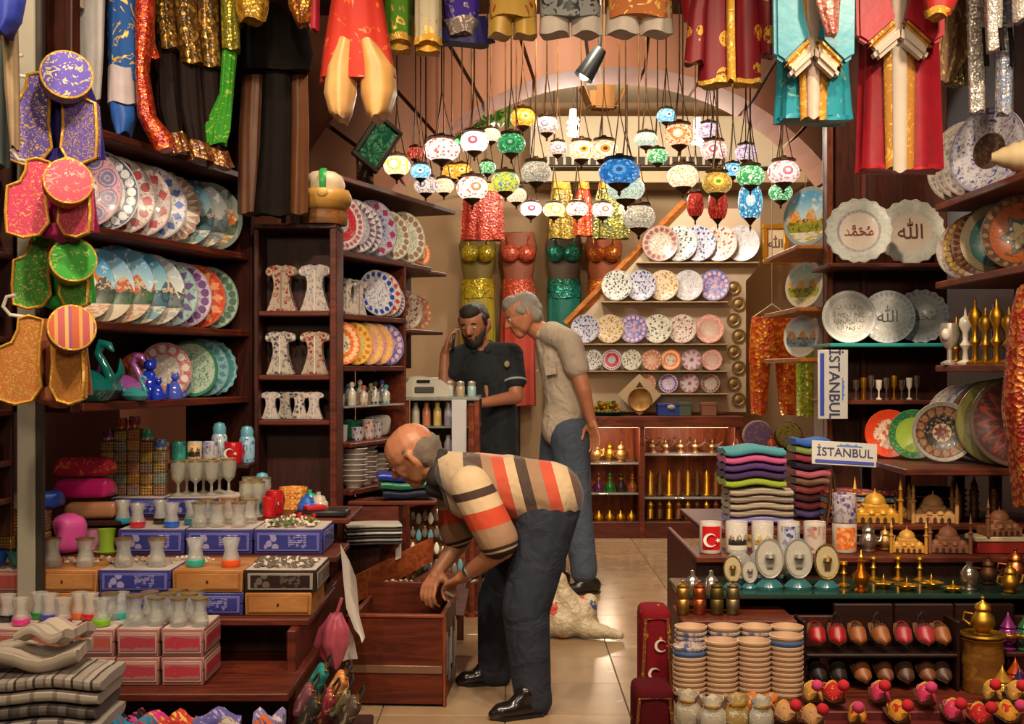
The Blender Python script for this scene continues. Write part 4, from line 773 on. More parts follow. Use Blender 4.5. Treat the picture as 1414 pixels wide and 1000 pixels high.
for i, (z, c) in enumerate(((.678, '#c06a2a'), (.7, '#c8742c'), (.722, '#b85a24'), (.744, '#c87a34'))): lathe_thing('bangle', [(.05, 0), (.058, 0), (.06, .01), (.058, .021), (.05, .021), (.048, .01), (.05, 0)], glaze(c, '#e8b060', 5), 'orange spangled bangle, %s from the bottom of its stack' % ORD[i], 'bangle', (X(405, 5.02), 5.02, z), 0, 'stacked orange bangles')
for i, (px, Y, c, l) in enumerate(((428, 4.95, '#2a9a7a', 'green lidded trinket pot below the orange bangles'), (440, 4.86, '#b0a49a', 'pale lidded trinket pot beside the green one'), (424, 4.80, '#2a58b0', 'blue lidded trinket pot before the green one'), (362, 5.07, '#5a3a94', 'purple lidded bowl beside the orange bangles'))):
    lathe_thing('trinket_pot', [(0, 0), (.03, 0), (.038, .015), (.038, .04), (.03, .048), (0, .05)], plain(c, .2, coat=.4), l, 'pot', (X(px, Y), Y, .678), 0, 'trinket pots', parts=(('lid', [(0, .048), (.031, .048), (.024, .066), (.008, .07), (.009, .082), (0, .084)], plain(c, .2, coat=.4)),))
t = thing('wallet_tray', 'black tray of flat dark wallets beside the blue box', 'tray', (X(428, 4.66)+.03, 4.78, .678)); part('tray', MB().rbox((0, 0, .012), (.2, .15, .024), .006), [plain('#171213', .4)], t)
one('card_wallet', MB().rbox((0, 0, .008), (.08, .1, .016), .004, seg=2).mesh('card_wallet', [plain('#b01c20', .4)], 40), 'flat red wallet lying on the black tray', 'wallet', (X(420, 4.7)+.02, 4.78, .703), .5)
# gift boxes wrapped in golden mesh
@cached
def mesh_mat(c, c2='#c8a050', sc=90):
    g = G('mesh'); x, y, z = g.xyz(g.coord()); a = ((x+y)*sc).fr(); b = (z*sc).fr(); m = ((a-.5).abs().gt(.3)).max((b-.5).abs().gt(.3)); n = g.vor(g.coord(), sc*.5, 'F1', 'Color')
    return g.out(g.mix(m, hx(c), hx(c2)), .4, m*.6, bump=m, bs=.5, bd=.003)
def mesh_box(px, Y, z, w, h, c, label, d=None, c2='#c8a050', group='checked gift boxes', lidc=None):
    d = d or w; t = thing('checked_gift_box', label, 'box', (X(px, Y), Y, z), 0, group)
    part('box_body', MB().rbox((0, 0, h*.42), (w, d, h*.84), .003), [mesh_mat(c, c2)], t); part('lid', MB().rbox((0, 0, h*.86), (w*1.05, d*1.05, h*.28), .004), [mesh_mat(lidc or c, c2)], t)
BX = [('#4a1a14', 'dark red'), ('#7a3a1c', 'rust'), ('#2c2a4a', 'navy'), ('#6a5a2c', 'olive'), ('#8a4a5a', 'rose'), ('#2a5a5a', 'teal')]
for ci, (px, n, h) in enumerate(((150, 5, .042), (168, 6, .042), (186, 6, .043), (204, 5, .042), (222, 4, .043))):
    for j in range(n): c, cn = BX[(ci*2+j*3) % 6]; mesh_box(px, 4.85, .749+j*(h+.001), .047, h, c, '%s checked gift box, %s up in the %s column from the pink pouches' % (cn, ORD[j], ORD[ci]), c2=('#c8a050', '#b88a5a', '#a8a08a')[(ci+j) % 3])
    c, cn = (('#7a3a8a', 'purple'), ('#b8502c', 'orange'), ('#a83a6a', 'pink'), ('#1c8a7a', 'teal'), ('#3a5aa0', 'blue'))[ci]
    lathe_thing('candle_cup', [(0, 0), (.018, 0), (.022, .006), (.024, .03), (.02, .042), (.022, .046), (.019, .046), (.018, .03), (0, .008)], glaze(c, '#d0b060', 5), '%s spangled candle cup on top of the checked boxes' % cn, 'candle cup', (X(px, 4.85), 4.85, .7495+n*(h+.001)), 0, 'candle cups', 18)
for i, (px, j, c, l) in enumerate(((8, 0, '#6a3a2c', 'rust checked box at the bottom by the mauve boxes'), (8, 1, '#8a2c3a', 'red checked box standing on the rust one'), (30, 0, '#3a2014', 'brown checked box under the white cloth cap'), (30, 1, '#2a1812', 'dark brown checked box under the white cap'), (55, 0, '#8a4a24', 'orange checked box below the blue checked one'), (55, 1, '#2a3466', 'blue checked box under the blue satin pouch'))): mesh_box(px, 4.36 if px < 20 else 4.4, .678-.094 if False else .584+j*.082, .062, .08, c, l, group='checked gift boxes by the edge')
def pouch(label, px, Y, z, w, d, h, mat, rot=0, name='satin_pouch', cat='pouch'):
    bm = MB().rbox((0, 0, h/2), (w, d, h), h*.42, seg=4); bm.v = [(x+.012*math.sin(y*40+z_*30), y+.01*math.sin(x*35), z_+.004*math.sin(x*50+y*40)*(z_ > h*.3)) for x, y, z_ in bm.v]
    one(name, bm.mesh(name, [mat], 70), label, cat, (X(px, Y), Y, z), rot)
pouch('crimson and gold satin roll on top of the pouches', 118, 4.62, .845, .2, .12, .07, brocade('#a01c34', '#c86a3a', 40), .1); pouch('glossy magenta satin roll under the crimson one', 118, 4.62, .765, .2, .12, .07, satin('#b81c6a', .3), .1); pouch('bronze satin box under the magenta roll', 132, 4.60, .69, .19, .12, .06, satin('#9a6a4a', .3), .05)
pr = thing('pouch_riser', 'dark low riser under the bronze satin box', 'shelf', (0, 0, 0)); slab('riser_top', pr, Q, X(80, 4.62), X(178, 4.62), 4.52, 4.67, .668, .687, DARK); slab('riser_foot', pr, Q, X(84, 4.62), X(94, 4.62), 4.54, 4.64, .584, .668, DARK); slab('riser_foot', pr, Q, X(166, 4.62), X(173, 4.62), 4.54, 4.64, .584, .668, DARK)
pouch('cobalt satin pouch on the blue checked box', 62, 4.4, .748, .11, .1, .06, satin('#1c3fa0', .35), .3); pouch('white cotton cap lying on the brown checked box', 26, 4.4, .748, .11, .11, .055, satin('#c4b8a4', .7), .2, 'cotton_hat', 'hat'); pouch('pink gauze bag on the third step beside checked boxes', 96, 4.42, .585, .1, .1, .14, satin('#c84a94', .5), .4, 'gauze_bag', 'bag')
for px, Y, c, l, r in ((32, 4.12, '#2a7a6a', 'green glazed bowl beside the tea glasses', .055), (-8, 4.12, '#1c4aa0', 'cobalt bowl beside the green one', .05)): lathe_thing('small_bowl', [(0, 0), (r*.5, 0), (r*.8, .02), (r, .055), (r*.95, .055), (r*.72, .022), (0, .008)], plain(c, .2, coat=.4), l, 'bowl', (X(px, Y), Y, .585))
lathe_thing('gold_cup', [(0, 0), (.024, 0), (.03, .05), (.033, .1), (.03, .1), (.027, .05), (0, .006)], brocade('#a0683c', '#d8a868', 60), 'small copper patterned cup in the green bowl', 'cup', (X(31, 4.1), 4.125, .593))
lathe_thing('green_cup', [(0, 0), (.042, 0), (.046, .006), (.03, .008), (.027, .03), (.03, .07), (.034, .085), (.031, .085), (.026, .03), (0, .012)], plain('#7f9a2c', .15, coat=.5), 'lime green cup and saucer on the empty ledge', 'cup', (X(147, 4.44), 4.44, .584))
lathe_thing('pink_cup', [(0, 0), (.042, 0), (.046, .006), (.03, .008), (.027, .03), (.03, .06), (.033, .075), (.03, .075), (.026, .03), (0, .012)], plain('#b87a94', .15, coat=.5), 'mauve cup and saucer on the empty ledge', 'cup', (X(110, 4.44)+.02, 4.52, .584))
# ------------------------------------------------------------------ textiles at the foot of the stand
bn = thing('low_bench', 'low dark bench under the folded cloths', 'bench', (0, 0, 0)); slab('bench_top', bn, Q, -1.8, -.74, 3.1, 3.6, .18, .2, DARK)
for x in (-1.78, -.8): slab('leg', bn, Q, x, x+.04, 3.3, 3.34, 0, .18, DARK)
def folded(label, x, y, z, w, d, h, mat, rot=0, group=None, name='folded_cloth', cat='cloth', wav=.006, seed=0):
    rings = []; n = 26; rnd = random.Random(seed)
    ph = rnd.uniform(0, 6)
    for i in range(9):
        u = -1+2*i/8; ring = []; e = 1-.03*(abs(u) > .95)
        for k in range(n):
            a = 2*PI*k/n; ca, sa = math.cos(a), math.sin(a); q = 4.5
            cx, cz = math.copysign(abs(ca)**(2/q), ca), math.copysign(abs(sa)**(2/q), sa)
            ring.append((u*w/2*e, cx*d/2, h/2+cz*h/2*(1 if abs(u) < .99 else .8)+(wav*math.sin(u*4+ph)+wav*.6*math.sin(cx*5+ph*2))))
        rings.append(ring)
    return one(name, MB().loft(rings).mesh(name, [mat], 50), label, cat, (x, y, z+wav*1.65), rot, group)
sm = [stripes((('#9a8c80', 3), ('#7a6a60', 1), ('#a89c90', 2), ('#3a302c', 1)), 0, .05, warp=.01), stripes((('#b0a294', 4), ('#8a7a70', 1)), 0, .06), stripes((('#4a4440', 2), ('#6a625a', 2), ('#38322e', 1)), 0, .05), stripes((('#a0948c', 3), ('#5a4a48', 1)), 0, .07), stripes((('#3c3638', 3), ('#7a7470', 1)), 0, .05), stripes((('#a08c7c', 2), ('#b8aca0', 2)), 0, .08)]
for i in range(6): folded('grey striped folded cotton cloth, %s from the bottom of the stack' % ORD[i], -1.27+.008*(i % 3), 3.36, .201+i*.037, .34, .24, .0355, sm[5-i], .03, 'striped cloth stack', seed=1)
folded('loosely folded pale cloth on top of the striped stack', -1.3, 3.36, .425, .27, .2, .04, stripes((('#b0a090', 4), ('#8a7a70', 1), ('#a89888', 2)), 1, .05, warp=.02), .1, None, 'cotton_cloth', 'cloth', .014, 5)
folded('second loosely folded pale cloth at the stack corner', -1.25, 3.37, .492, .16, .15, .03, stripes((('#b8a898', 4), ('#9a8a80', 1)), 1, .05, warp=.02), -.3, None, 'cotton_cloth', 'cloth', .012, 9)
for i, (px, Y, c, c2, l, w) in enumerate(((176, 3.44, '#1c1418', '#c83a8a', 'black scarf with pink flowers beside the striped stack', .14), (205, 3.46, '#c02878', '#c89a2c', 'magenta scarf with gold flowers on the bench', .2), (185, 3.38, '#2a7a9a', '#b0405a', 'turquoise scarf with red flowers on the bench', .18), (245, 3.44, '#b8342c', '#e0b050', 'red and gold flowered scarf on the bench', .14), (300, 3.46, '#5a5494', '#9a90c0', 'lilac scarf folded on the bench', .2), (330, 3.38, '#b0a498', '#8a3c4a', 'cream scarf with crimson flowers on the bench', .2), (372, 3.45, '#7a74a4', '#c8b8c0', 'pale violet scarf at the bench end', .13), (362, 3.37, '#c8602c', '#3a4a94', 'orange and blue patterned scarf at the bench end', .12))): folded(l, X(px, Y), Y, .201, w*.66, .064, .05, brocade(c, c2, 38, .4, .0, .6), random.uniform(-.15, .15), 'scarves on the bench', 'folded_scarf', 'scarf', .014, i)
# ------------------------------------------------------------------ goods on the low stand with mugs and slippers
# nested cups
def cup_me(mat): return MB().lathe([(0, 0), (.036, 0), (.038, .004), (.047, .044), (.051, .046), (.051, .052), (.0475, .053), (.0455, .046), (.0368, .0065), (0, .005)], 26).mesh('cup', [mat], 45)
CUPS = [cup_me(plain('#bd9a7c', .45, var=.05)), cup_me(glaze('#b8a498', '#5a5a84', 4)), cup_me(plain('#a9a09c', .3)), cup_me(plain('#4a6aa0', .3))]
STK = [(952, 3.74, 10, 'nearest the red carpet cushions'), (996, 3.74, 11, 'second from the red carpet cushions'), (1041, 3.74, 11, 'third from the red carpet cushions'), (1086, 3.74, 12, 'beside the leather clogs')]
for si, (px, Y, n, where) in enumerate(STK):
    for j in range(n):
        k = 1 if (si == 0 and j == 9) else 3 if (si == 0 and j == 8) or (si == 3 and j == 10) else 0
        one('nested_cup', CUPS[k], '%s cup, %s up in the nested stack %s' % (('cream', 'blue flowered', 'grey', 'blue')[k], ORD[j], where), 'cup', (X(px, Y), Y, .2155+j*.0155), 0, 'nested cups')
for si, (px, Y) in enumerate(((1000, 3.875), (1044, 3.875), (1087, 3.875), (954, 3.875))):
    for j in range(12):
        if j < 7: continue
        one('nested_cup', CUPS[1 if j in (9, 10) else 0], 'cream cup, %s up in the rear stack, %s from the brass mills' % (ORD[j], ORD[(si+1) % 4]), 'cup', (X(px, Y), Y, .2155+j*.0155), 0, 'nested cups')
    if True: one('cup_pedestal', MB().lathe([(0, 0), (.04, 0), (.042, .006), (.038, .012), (.038, .106), (0, .108)], 20).mesh('cup_pedestal', [plain('#b4927a', .45)], 45), 'plain cream drum under the rear stack, %s from the brass mills' % ORD[(si+1) % 4], 'drum', (X(px, Y), Y, .2155))
# red carpet cushions with crescent
@cached
def carpet(c='#5a0f16'):
    g = G('carpet'); o = g.coord(); d = g.vor(o, 26).lt(.25); n = g.noise(o, 9, 2).gt(.55)
    return g.out(g.mix(d*n, hx(c), hx('#a8782c')), .9, bump=g.noise(o, 120, 2), bs=.4, bd=.004, spec=.1)
for i, (px, Y, z, w, h, l) in enumerate(((903, 4.02, .0, .1, .475, 'tall red carpet cushion with a white crescent'), (900, 3.72, .0, .12, .3, 'short dark red carpet cushion with gold scrolls'))):
    t = thing('carpet_cushion', l, 'cushion', (X(px, Y), Y, z)); b = MB().rbox((0, 0, h/2), (w, .16, h), .03, seg=3); part('cushion', b, [carpet('#6a1019' if i == 0 else '#4a0d14')], t, smooth=60)
    part('edge_cord', MB().tube([(-w/2+.01, -.08, .02), (-w/2+.004, -.085, h*.5), (-w/2+.015, -.08, h-.03), (w/2-.015, -.08, h-.03), (w/2-.004, -.085, h*.5), (w/2-.01, -.08, .02)], .006, 6), [brocade('#6a3a1c', '#b8862c', 80)], t)
    if i == 0:
        for k, zz in enumerate((.36, .27)): part('crescent', crescent(.02, -.085), [plain('#c8b8a8', .6)], t, (.012-.02*k, 0, zz), smooth=None)
        part('star', star(.01, -.085), [plain('#c8b8a8', .6)], t, (.04, 0, .36), smooth=None)
# brass mills and domes
def mill(px, m, l, h=.105): lathe_thing('pepper_mill', [(0, 0), (.02, 0), (.022, .006), (.02, .012), (.022, .02), (.022, h*.45), (.019, h*.48), (.022, h*.52), (.022, h*.8), (.018, h*.84), (0, h*.85)], m, l, 'mill', (X(px, 4.04), 4.04, .441), 0, 'brass mills', parts=(('cap', [(0, h*.84), (.019, h*.84), (.02, h*.9), (.012, h*.97), (0, h)], m), ('knob', [(0, h*.98), (.006, h*.99), (.007, h*1.04), (0, h*1.07)], m)))
CU = brass('#b8643c', .25, '#7a3018')
for px, m, l in ((943, brass('#b89048'), 'yellow brass pepper mill at the shelf end'), (966, CU, 'copper pepper mill beside the yellow brass one'), (990, brass('#6a5a30', .4), 'dark bronze pepper mill beside the copper one'), (1012, brass('#8a7a5a', .35), 'grey bronze pepper mill below the snow globes')): mill(px, m, l)
for px in (956, 982): lathe_thing('silver_dome', [(0, 0), (.026, 0), (.027, .02), (.02, .045), (.008, .055), (.008, .07), (0, .074)], plain('#b8b0a8', .2, .9), 'silver domed pot behind the pepper mills, %s from the shelf end' % ORD[px > 960], 'pot', (X(px, 4.16), 4.16, .4965), 0, 'silver domed pots', scale=.95)
# oval souvenir plaques / snow globes
def globe(px, s, gold, l, Y=4.2):
    t = thing('oval_plaque', l, 'souvenir', (X(px, Y), Y, .4965), 0, 'oval souvenir plaques', s); m = brass('#b89a5a') if gold else plain('#a8a49c', .3, .6)
    part('base', MB().lathe([(0, 0), (.042, 0), (.044, .008), (.03, .022), (.02, .03), (0, .03)], 22), [plain('#2a5a60', .15, coat=.5)], t, scale=(1, .7, 1))
    part('frame', MB().lathe([(0, 0), (.9, 0), (1, .1), (.96, .22), (.86, .2), (0, .18)], 30), [m], t, (0, -.0, .092), (PI/2-.12, 0, 0), scale=(.044, .062, .05))
    f = part('picture', MB().lathe([(0, .2), (.84, .2), (.84, .235), (0, .24)], 30), [glaze('#b4a484' if gold else '#b0aca4', '#7a6a4c', 6)], t, (0, -.0, .092), (PI/2-.12, 0, 0), scale=(.044, .062, .05))
    part('relief', MB().box((0, 0, 0), (.02, .004, .03)).lathe([(.016, 0), (.014, .01), (0, .02)], 10, (0, 0, .015)), [m], t, (0, -.019, .082))
for px, s, gd, l in ((1011, .74, True, 'small gilt oval plaque at the end of the glass shelf'), (1035, .64, False, 'small grey oval plaque beside the gilt one'), (1062, 1.12, False, 'large silver oval plaque with a tower relief'), (1102, 1.12, False, 'large pale oval plaque next to the silver one'), (1141, 1.0, True, 'large gilt oval plaque beside the amber bottle')): globe(px, s, gd, l)
for px, l in ((1020, 'clear teal snow globe behind the small plaques'), (1050, 'clear teal snow globe behind the silver plaque'), (1080, 'clear teal snow globe between the large plaques')):
    t = thing('snow_globe', l, 'snow globe', (X(px, 4.31), 4.31, .4965), 0, 'snow globes', 1.15); part('base', MB().lathe([(0, 0), (.034, 0), (.036, .02), (.028, .03), (0, .03)], 20), [plain('#2a3a44', .3)], t); part('glass_ball', MB().ball((0, 0, .062), .038, 18), [glass((.75, .9, .88))], t); part('model', MB().lathe([(.012, .03), (.012, .055), (.004, .08), (0, .085)], 8), [brass()], t)
# flag mug and printed mugs
fm = [('flag', 'white mug with red Turkish flag panel at the shelf end'), ('m1', 'white mug printed with a dark skyline beside the flag mug'), ('m2', 'white mug printed with a yellow skyline'), ('m3', 'white mug with dense blue tulips'), ('m4', 'white mug with a red banded base beside the tall mugs')]
MPR = [plain('#b81820', .3), scene_mat('#c8c0b8', '#c4bcb4', '#2a2420', '#4a4440', '#b8b0a8', seed=2.0, mug=True), scene_mat('#c4bcb4', '#c8c0b0', '#a88a3a', '#b8a060', '#c0b8a8', seed=3.0, mug=True), glaze('#b0aeb8', '#3a4a80', 4), glaze('#b8a8a0', '#a05a4c', 3)]
for i, ((k, l), px) in enumerate(zip(fm, (981, 1017, 1053, 1089, 1125))):
    t = mug(l, px, 4.48, .5775, plain('#beb4ac', .2, coat=.4, var=.05), MPR[i], .04, .112, 0, 'white souvenir mugs')
    if i == 0: flag_mark(t, .0435, .1)
for j, (m, l) in enumerate(((MUGP['orange'], 'salmon printed tall mug under the blue flowered one'), (glaze('#b0a4a4', '#5a4a84', 4), 'tall white mug with violet flowers on top of another'))): mug(l, 1166, 4.5, .5775+j*.107, plain('#b8aaa0', .25, coat=.3) if j == 0 else m, m if j == 0 else None, .044, .105, 0, 'stacked tall mugs', name='tall_mug')
# mosque and tower models
def dome(mb, x, y, z, r): mb.lathe([(r, 0), (r*.98, r*.25), (r*.82, r*.6), (r*.5, r*.88), (r*.12, r*1.0), (r*.05, r*1.1), (r*.03, r*1.35), (0, r*1.4)], 14, (x, y, z))
def mosque(px, Y, z, s, mat, label, mins=2):
    t = thing('mosque_model', label, 'model building', (X(px, Y), Y, z+.001), random.uniform(-.2, .2), 'mosque models', s)
    part('hall', MB().rbox((0, 0, .018), (.15, .11, .036), .003), [mat], t); part('drum', MB().rbox((0, 0, .05), (.09, .08, .034), .006), [mat], t)
    d = MB(); dome(d, 0, 0, .066, .04); part('main_dome', d, [mat], t, smooth=50)
    for sx in (-1, 1):
        d = MB(); dome(d, sx*.052, -.03, .034, .02); part('half_dome', d, [mat], t, smooth=50); d = MB(); dome(d, sx*.02, -.045, .034, .016); part('half_dome', d, [mat], t, smooth=50)
    for k in range(mins):
        sx, sy = ((-1, -1), (1, -1), (-1, 1), (1, 1))[k]; part('minaret', MB().lathe([(.008, 0), (.008, .08), (.012, .083), (.012, .088), (.0065, .09), (.006, .12), (.009, .123), (.006, .126), (0, .17)], 10, (sx*.08, sy*.055, 0)), [mat], t, smooth=50)
    for k in range(5): part('doorway', MB().prism([(-.007, 0), (.007, 0), (.007, .014), (0, .022), (-.007, .014)], -.0565, -.054), [plain('#3a2010', .5)], t, ((k-2)*.026, 0, .003), smooth=None)
GO, BE, YE, BRN, BZ = brass('#d8a030', .3, '#b07818'), brass('#b8905a', .45, '#8a6030'), brass('#c89838', .35), brass('#8a5c3a', .5, '#4a2c1c'), brass('#6a4a34', .5, '#2c1c14')
RG, RB, RY, RN = plain('#bf8a2c', .42, .3, var=.2), plain('#b0824e', .55, var=.2), plain('#b88436', .5, .15, var=.2), plain('#7c4c30', .6, var=.25)
for px, Y, z, s, m, l, n in ((1208, 4.68, .664, 1.05, RG, 'bright golden mosque model with tall minarets', 2), (1288, 4.68, .664, .98, RB, 'beige mosque model behind the brown one', 4), (1252, 4.5, .5775, .76, RY, 'small yellow mosque model on the lower shelf', 2), (1309, 4.5, .5775, .88, RN, 'brown mosque model with arched front', 2), (1247, 4.78, .664, .42, RB, 'tiny beige mosque model behind the golden one', 1)): mosque(px, Y, z, s, m, l, n)
def tower(px, Y, z, h, m, l, BZ=None):
    t = thing('tower_model', l, 'model building', (X(px, Y), Y, z+.001), 0, 'tower models'); part('shaft', MB().lathe([(h*.14, 0), (h*.14, h*.04), (h*.11, h*.06), (h*.085, h*.6), (h*.11, h*.63), (h*.11, h*.68), (h*.08, h*.7), (h*.075, h*.78), (0, h*.78)], 14), [m], t); part('spire', MB().lathe([(h*.09, h*.775), (h*.03, h*.92), (h*.008, h), (0, h*1.03)], 14), [m], t)
    for k in range(3): part('gallery', MB().lathe([(h*.1, 0), (h*.125, h*.01), (h*.125, h*.03), (h*.1, h*.035)], 14, (0, 0, h*(.2+.17*k))), [m], t)
for px, Y, z, h, m, l in ((1345, 4.72, .664, .17, BZ, 'tall dark bronze tower model behind the beige mosque'), (1372, 4.7, .664, .16, BZ, 'shorter dark bronze tower model beside the tall one'), (1325, 4.76, .664, .12, BRN, 'small brown tower model between mosques and towers'), (1151, 4.66, .5775, .0, BZ, ''), (1243, 4.62, .5775, .0, BZ, '')):
    if h: tower(px, Y, z, h, m, l)
tw = thing('lattice_tower', 'slim dark lattice tower model behind the tall mugs', 'model building', (X(1150, 4.9), 4.9, .627))
for sx, sy in ((-1, -1), (1, -1), (1, 1), (-1, 1)): part('leg', MB().tube([(sx*.03, sy*.03, 0), (sx*.014, sy*.014, .08), (sx*.004, sy*.004, .2)], .004, 6), [BZ], tw)
for zz, rr in ((.05, .02), (.1, .012)): part('platform', MB().rbox((0, 0, zz), (rr*2.2, rr*2.2, .008), .002), [BZ], tw)
part('mast', MB().tube([(0, 0, .19), (0, 0, .25)], .003, 6), [BZ], tw)
t = thing('model_box', 'white lidded red box under the brown mosque model', 'box', (X(1382, 4.48), 4.5, .5775)); part('box_body', MB().rbox((0, 0, .022), (.19, .1, .044), .003), [plain('#8a2018', .5)], t); part('lid', MB().rbox((0, 0, .052), (.21, .11, .018), .003), [plain('#b8a488', .5)], t)
mosque(1380, 4.5, .639, .86, RN, 'brown mosque model standing on the white lidded box', 1)
# silverware and gold dishes on the glass shelf
def pot(px, Y, z, s, m, l, spout=True, name='coffee_pot'):
    t = thing(name, l, 'pot', (X(px, Y), Y, z+.001), random.uniform(-.5, .5), 'metal pots', s)
    part('body', MB().lathe([(0, 0), (.025, 0), (.028, .006), (.02, .012), (.038, .035), (.036, .055), (.022, .075), (.026, .085), (0, .085)], 20), [m], t, smooth=45); part('lid', MB().lathe([(.026, .085), (.022, .098), (.008, .106), (.004, .112), (.007, .12), (0, .128)], 16), [m], t, smooth=45)
    if spout: part('spout', MB().tube([(.03, 0, .035), (.05, 0, .045), (.058, 0, .075)], [.009, .007, .005], 8), [m], t)
    part('handle', MB().tube([(-.03, 0, .065), (-.055, 0, .068), (-.06, 0, .045), (-.036, 0, .03)], .004, 8), [m], t)
SV = plain('#a89c90', .22, .9)
for px, Y, z, s, m, l in ((1199, 4.5, .5775, .9, SV, 'silver coffee pot beside the tall mugs'), (1222, 4.54, .5775, .7, BE, 'small bronze pot beside the silver one'), (1365, 4.28, .4965, .8, BZ, 'dark bronze pot on the glass shelf'), (1402, 4.3, .4965, 1.0, CU, 'copper pot at the right end of the glass shelf'), (1395, 4.12, .4965, .8, YE, 'yellow brass pot in front of the copper one'), (1357, 3.94, .4215, 1.0, YE, 'yellow brass pot with crown lid on the round tray')): pot(px, Y, z, s, m, l, px != 1357)
lathe_thing('amber_bottle', [(0, 0), (.022, 0), (.024, .006), (.014, .012), (.03, .04), (.03, .055), (.012, .075), (.01, .1), (.014, .104), (0, .106)], brass('#c8781c', .2, '#8a4a10'), 'amber gilt bottle standing at the front of the glass shelf', 'bottle', (X(1189, 4.14), 4.14, .4965), parts=(('stopper', [(0, .104), (.008, .105), (.01, .118), (.004, .126), (.002, .14), (0, .142)], GO),))
for i, (px, Y, s, l) in enumerate(((1220, 4.2, .72, 'leaf shaped gilt dish beside the amber bottle'), (1252, 4.16, .68, 'crumpled gold leaf dish in the middle of the glass shelf'), (1286, 4.2, .75, 'bright gold leaf dish with a candle'), (1316, 4.13, .6, 'gold leaf dish beside the bronze pots'))):
    t = thing('leaf_dish', l, 'dish', (X(px, Y), Y, .4965), i*.4, 'gilt leaf dishes', s); part('dish', MB().lathe([(0, 0), (.02, 0), (.026, .01), (.05, .028), (.048, .032), (.024, .015), (0, .012)], 30, wob=lambda a, i_: 1+.16*math.cos(a*5)*(i_ in (3, 4))), [GO if i else YE], t, smooth=50); part('finial', MB().lathe([(.008, .012), (.006, .03), (.01, .04), (.004, .055), (0, .075)], 12), [GO], t, smooth=50)
for i, (px, Y, z, c, l) in enumerate(((1165, 4.24, .4965, GO, 'gilt candlestick beside the large gilt plaque'), (1206, 4.36, .4965, YE, 'brass candlestick behind the leaf dishes'), (1240, 4.36, .4965, GO, 'gilt candlestick behind the crumpled dish'), (1270, 4.35, .4965, YE, 'brass candlestick under the brown mosque'))): lathe_thing('candlestick', [(0, 0), (.022, 0), (.024, .005), (.008, .014), (.006, .04), (.012, .046), (.006, .052), (.006, .07), (.014, .078), (.012, .086), (0, .084)], c, l, 'candlestick', (X(px, Y), Y, z), 0, 'small candlesticks', 14)
# round tray on a keg by the slippers
lathe_thing('brass_keg', [(0, 0), (.06, 0), (.064, .01), (.062, .08), (.066, .1), (.062, .16), (.07, .17), (0, .17)], wood('#6a4018', '#a8742c'), 'yellow wooden keg carrying the crown lid pot', 'keg', (X(1357, 3.94), 3.94, .2155), parts=(('tray', [(0, .17), (.062, .172), (.072, .18), (.07, .186), (.06, .178), (0, .178)], YE),)).location.z = .2155
KEG = bpy.data.objects['brass_keg']
for o in bpy.data.objects:
    if o.get('label', '').startswith('yellow brass pot with crown'): o.location.z = .3945
lathe_thing('silver_urn', [(0, 0), (.025, 0), (.027, .006), (.02, .012), (.03, .03), (.03, .06), (.02, .075), (.01, .085), (.012, .095), (0, .1)], SV, 'silver urn with a knob behind the brass keg', 'urn', (X(1340, 4.16), 4.17, .4965))
right = [('#7a2a6a', 'purple'), ('#3a6a4a', 'green'), ('#b8481c', 'orange'), ('#8a1c1c', 'red'), ('#b88a2c', 'gold'), ('#3a2a5a', 'violet'), ('#5a4a44', 'brown')]
for i in range(7):
    c, cn = right[i]; px = (1392, 1416, 1402, 1428, 1384, 1408, 1440)[i]; Y = (3.99, 3.98, 3.87, 3.88, 3.77, 3.75, 3.99)[i]
    lathe_thing('censer', [(0, 0), (.02, 0), (.022, .005), (.008, .012), (.026, .03), (.028, .05), (.02, .06), (.022, .066), (.01, .085), (.003, .1), (0, .11)], plain(c, .2, .4, coat=.3), '%s lidded censer near the brass keg' % cn, 'censer', (X(px, Y), Y, .2155+(.12 if i in (0, 1, 6) else 0)), 0, 'coloured censers', scale=1.15, parts=(('band', [(.0285, .038), (.0295, .04), (.0295, .046), (.0285, .048)], GO),))
rs = thing('censer_riser', 'small dark wooden riser under the upper censers', 'shelf', (0, 0, 0)); slab('riser_top', rs, Q, X(1390, 4.0)-.02, X(1460, 4.0), 3.955, 4.05, .318, .335, DARK)
for px in (1390, 1456): slab('riser_foot', rs, Q, X(px, 4.0)-.008, X(px, 4.0)+.008, 3.98, 4.05, .2165, .318, DARK)
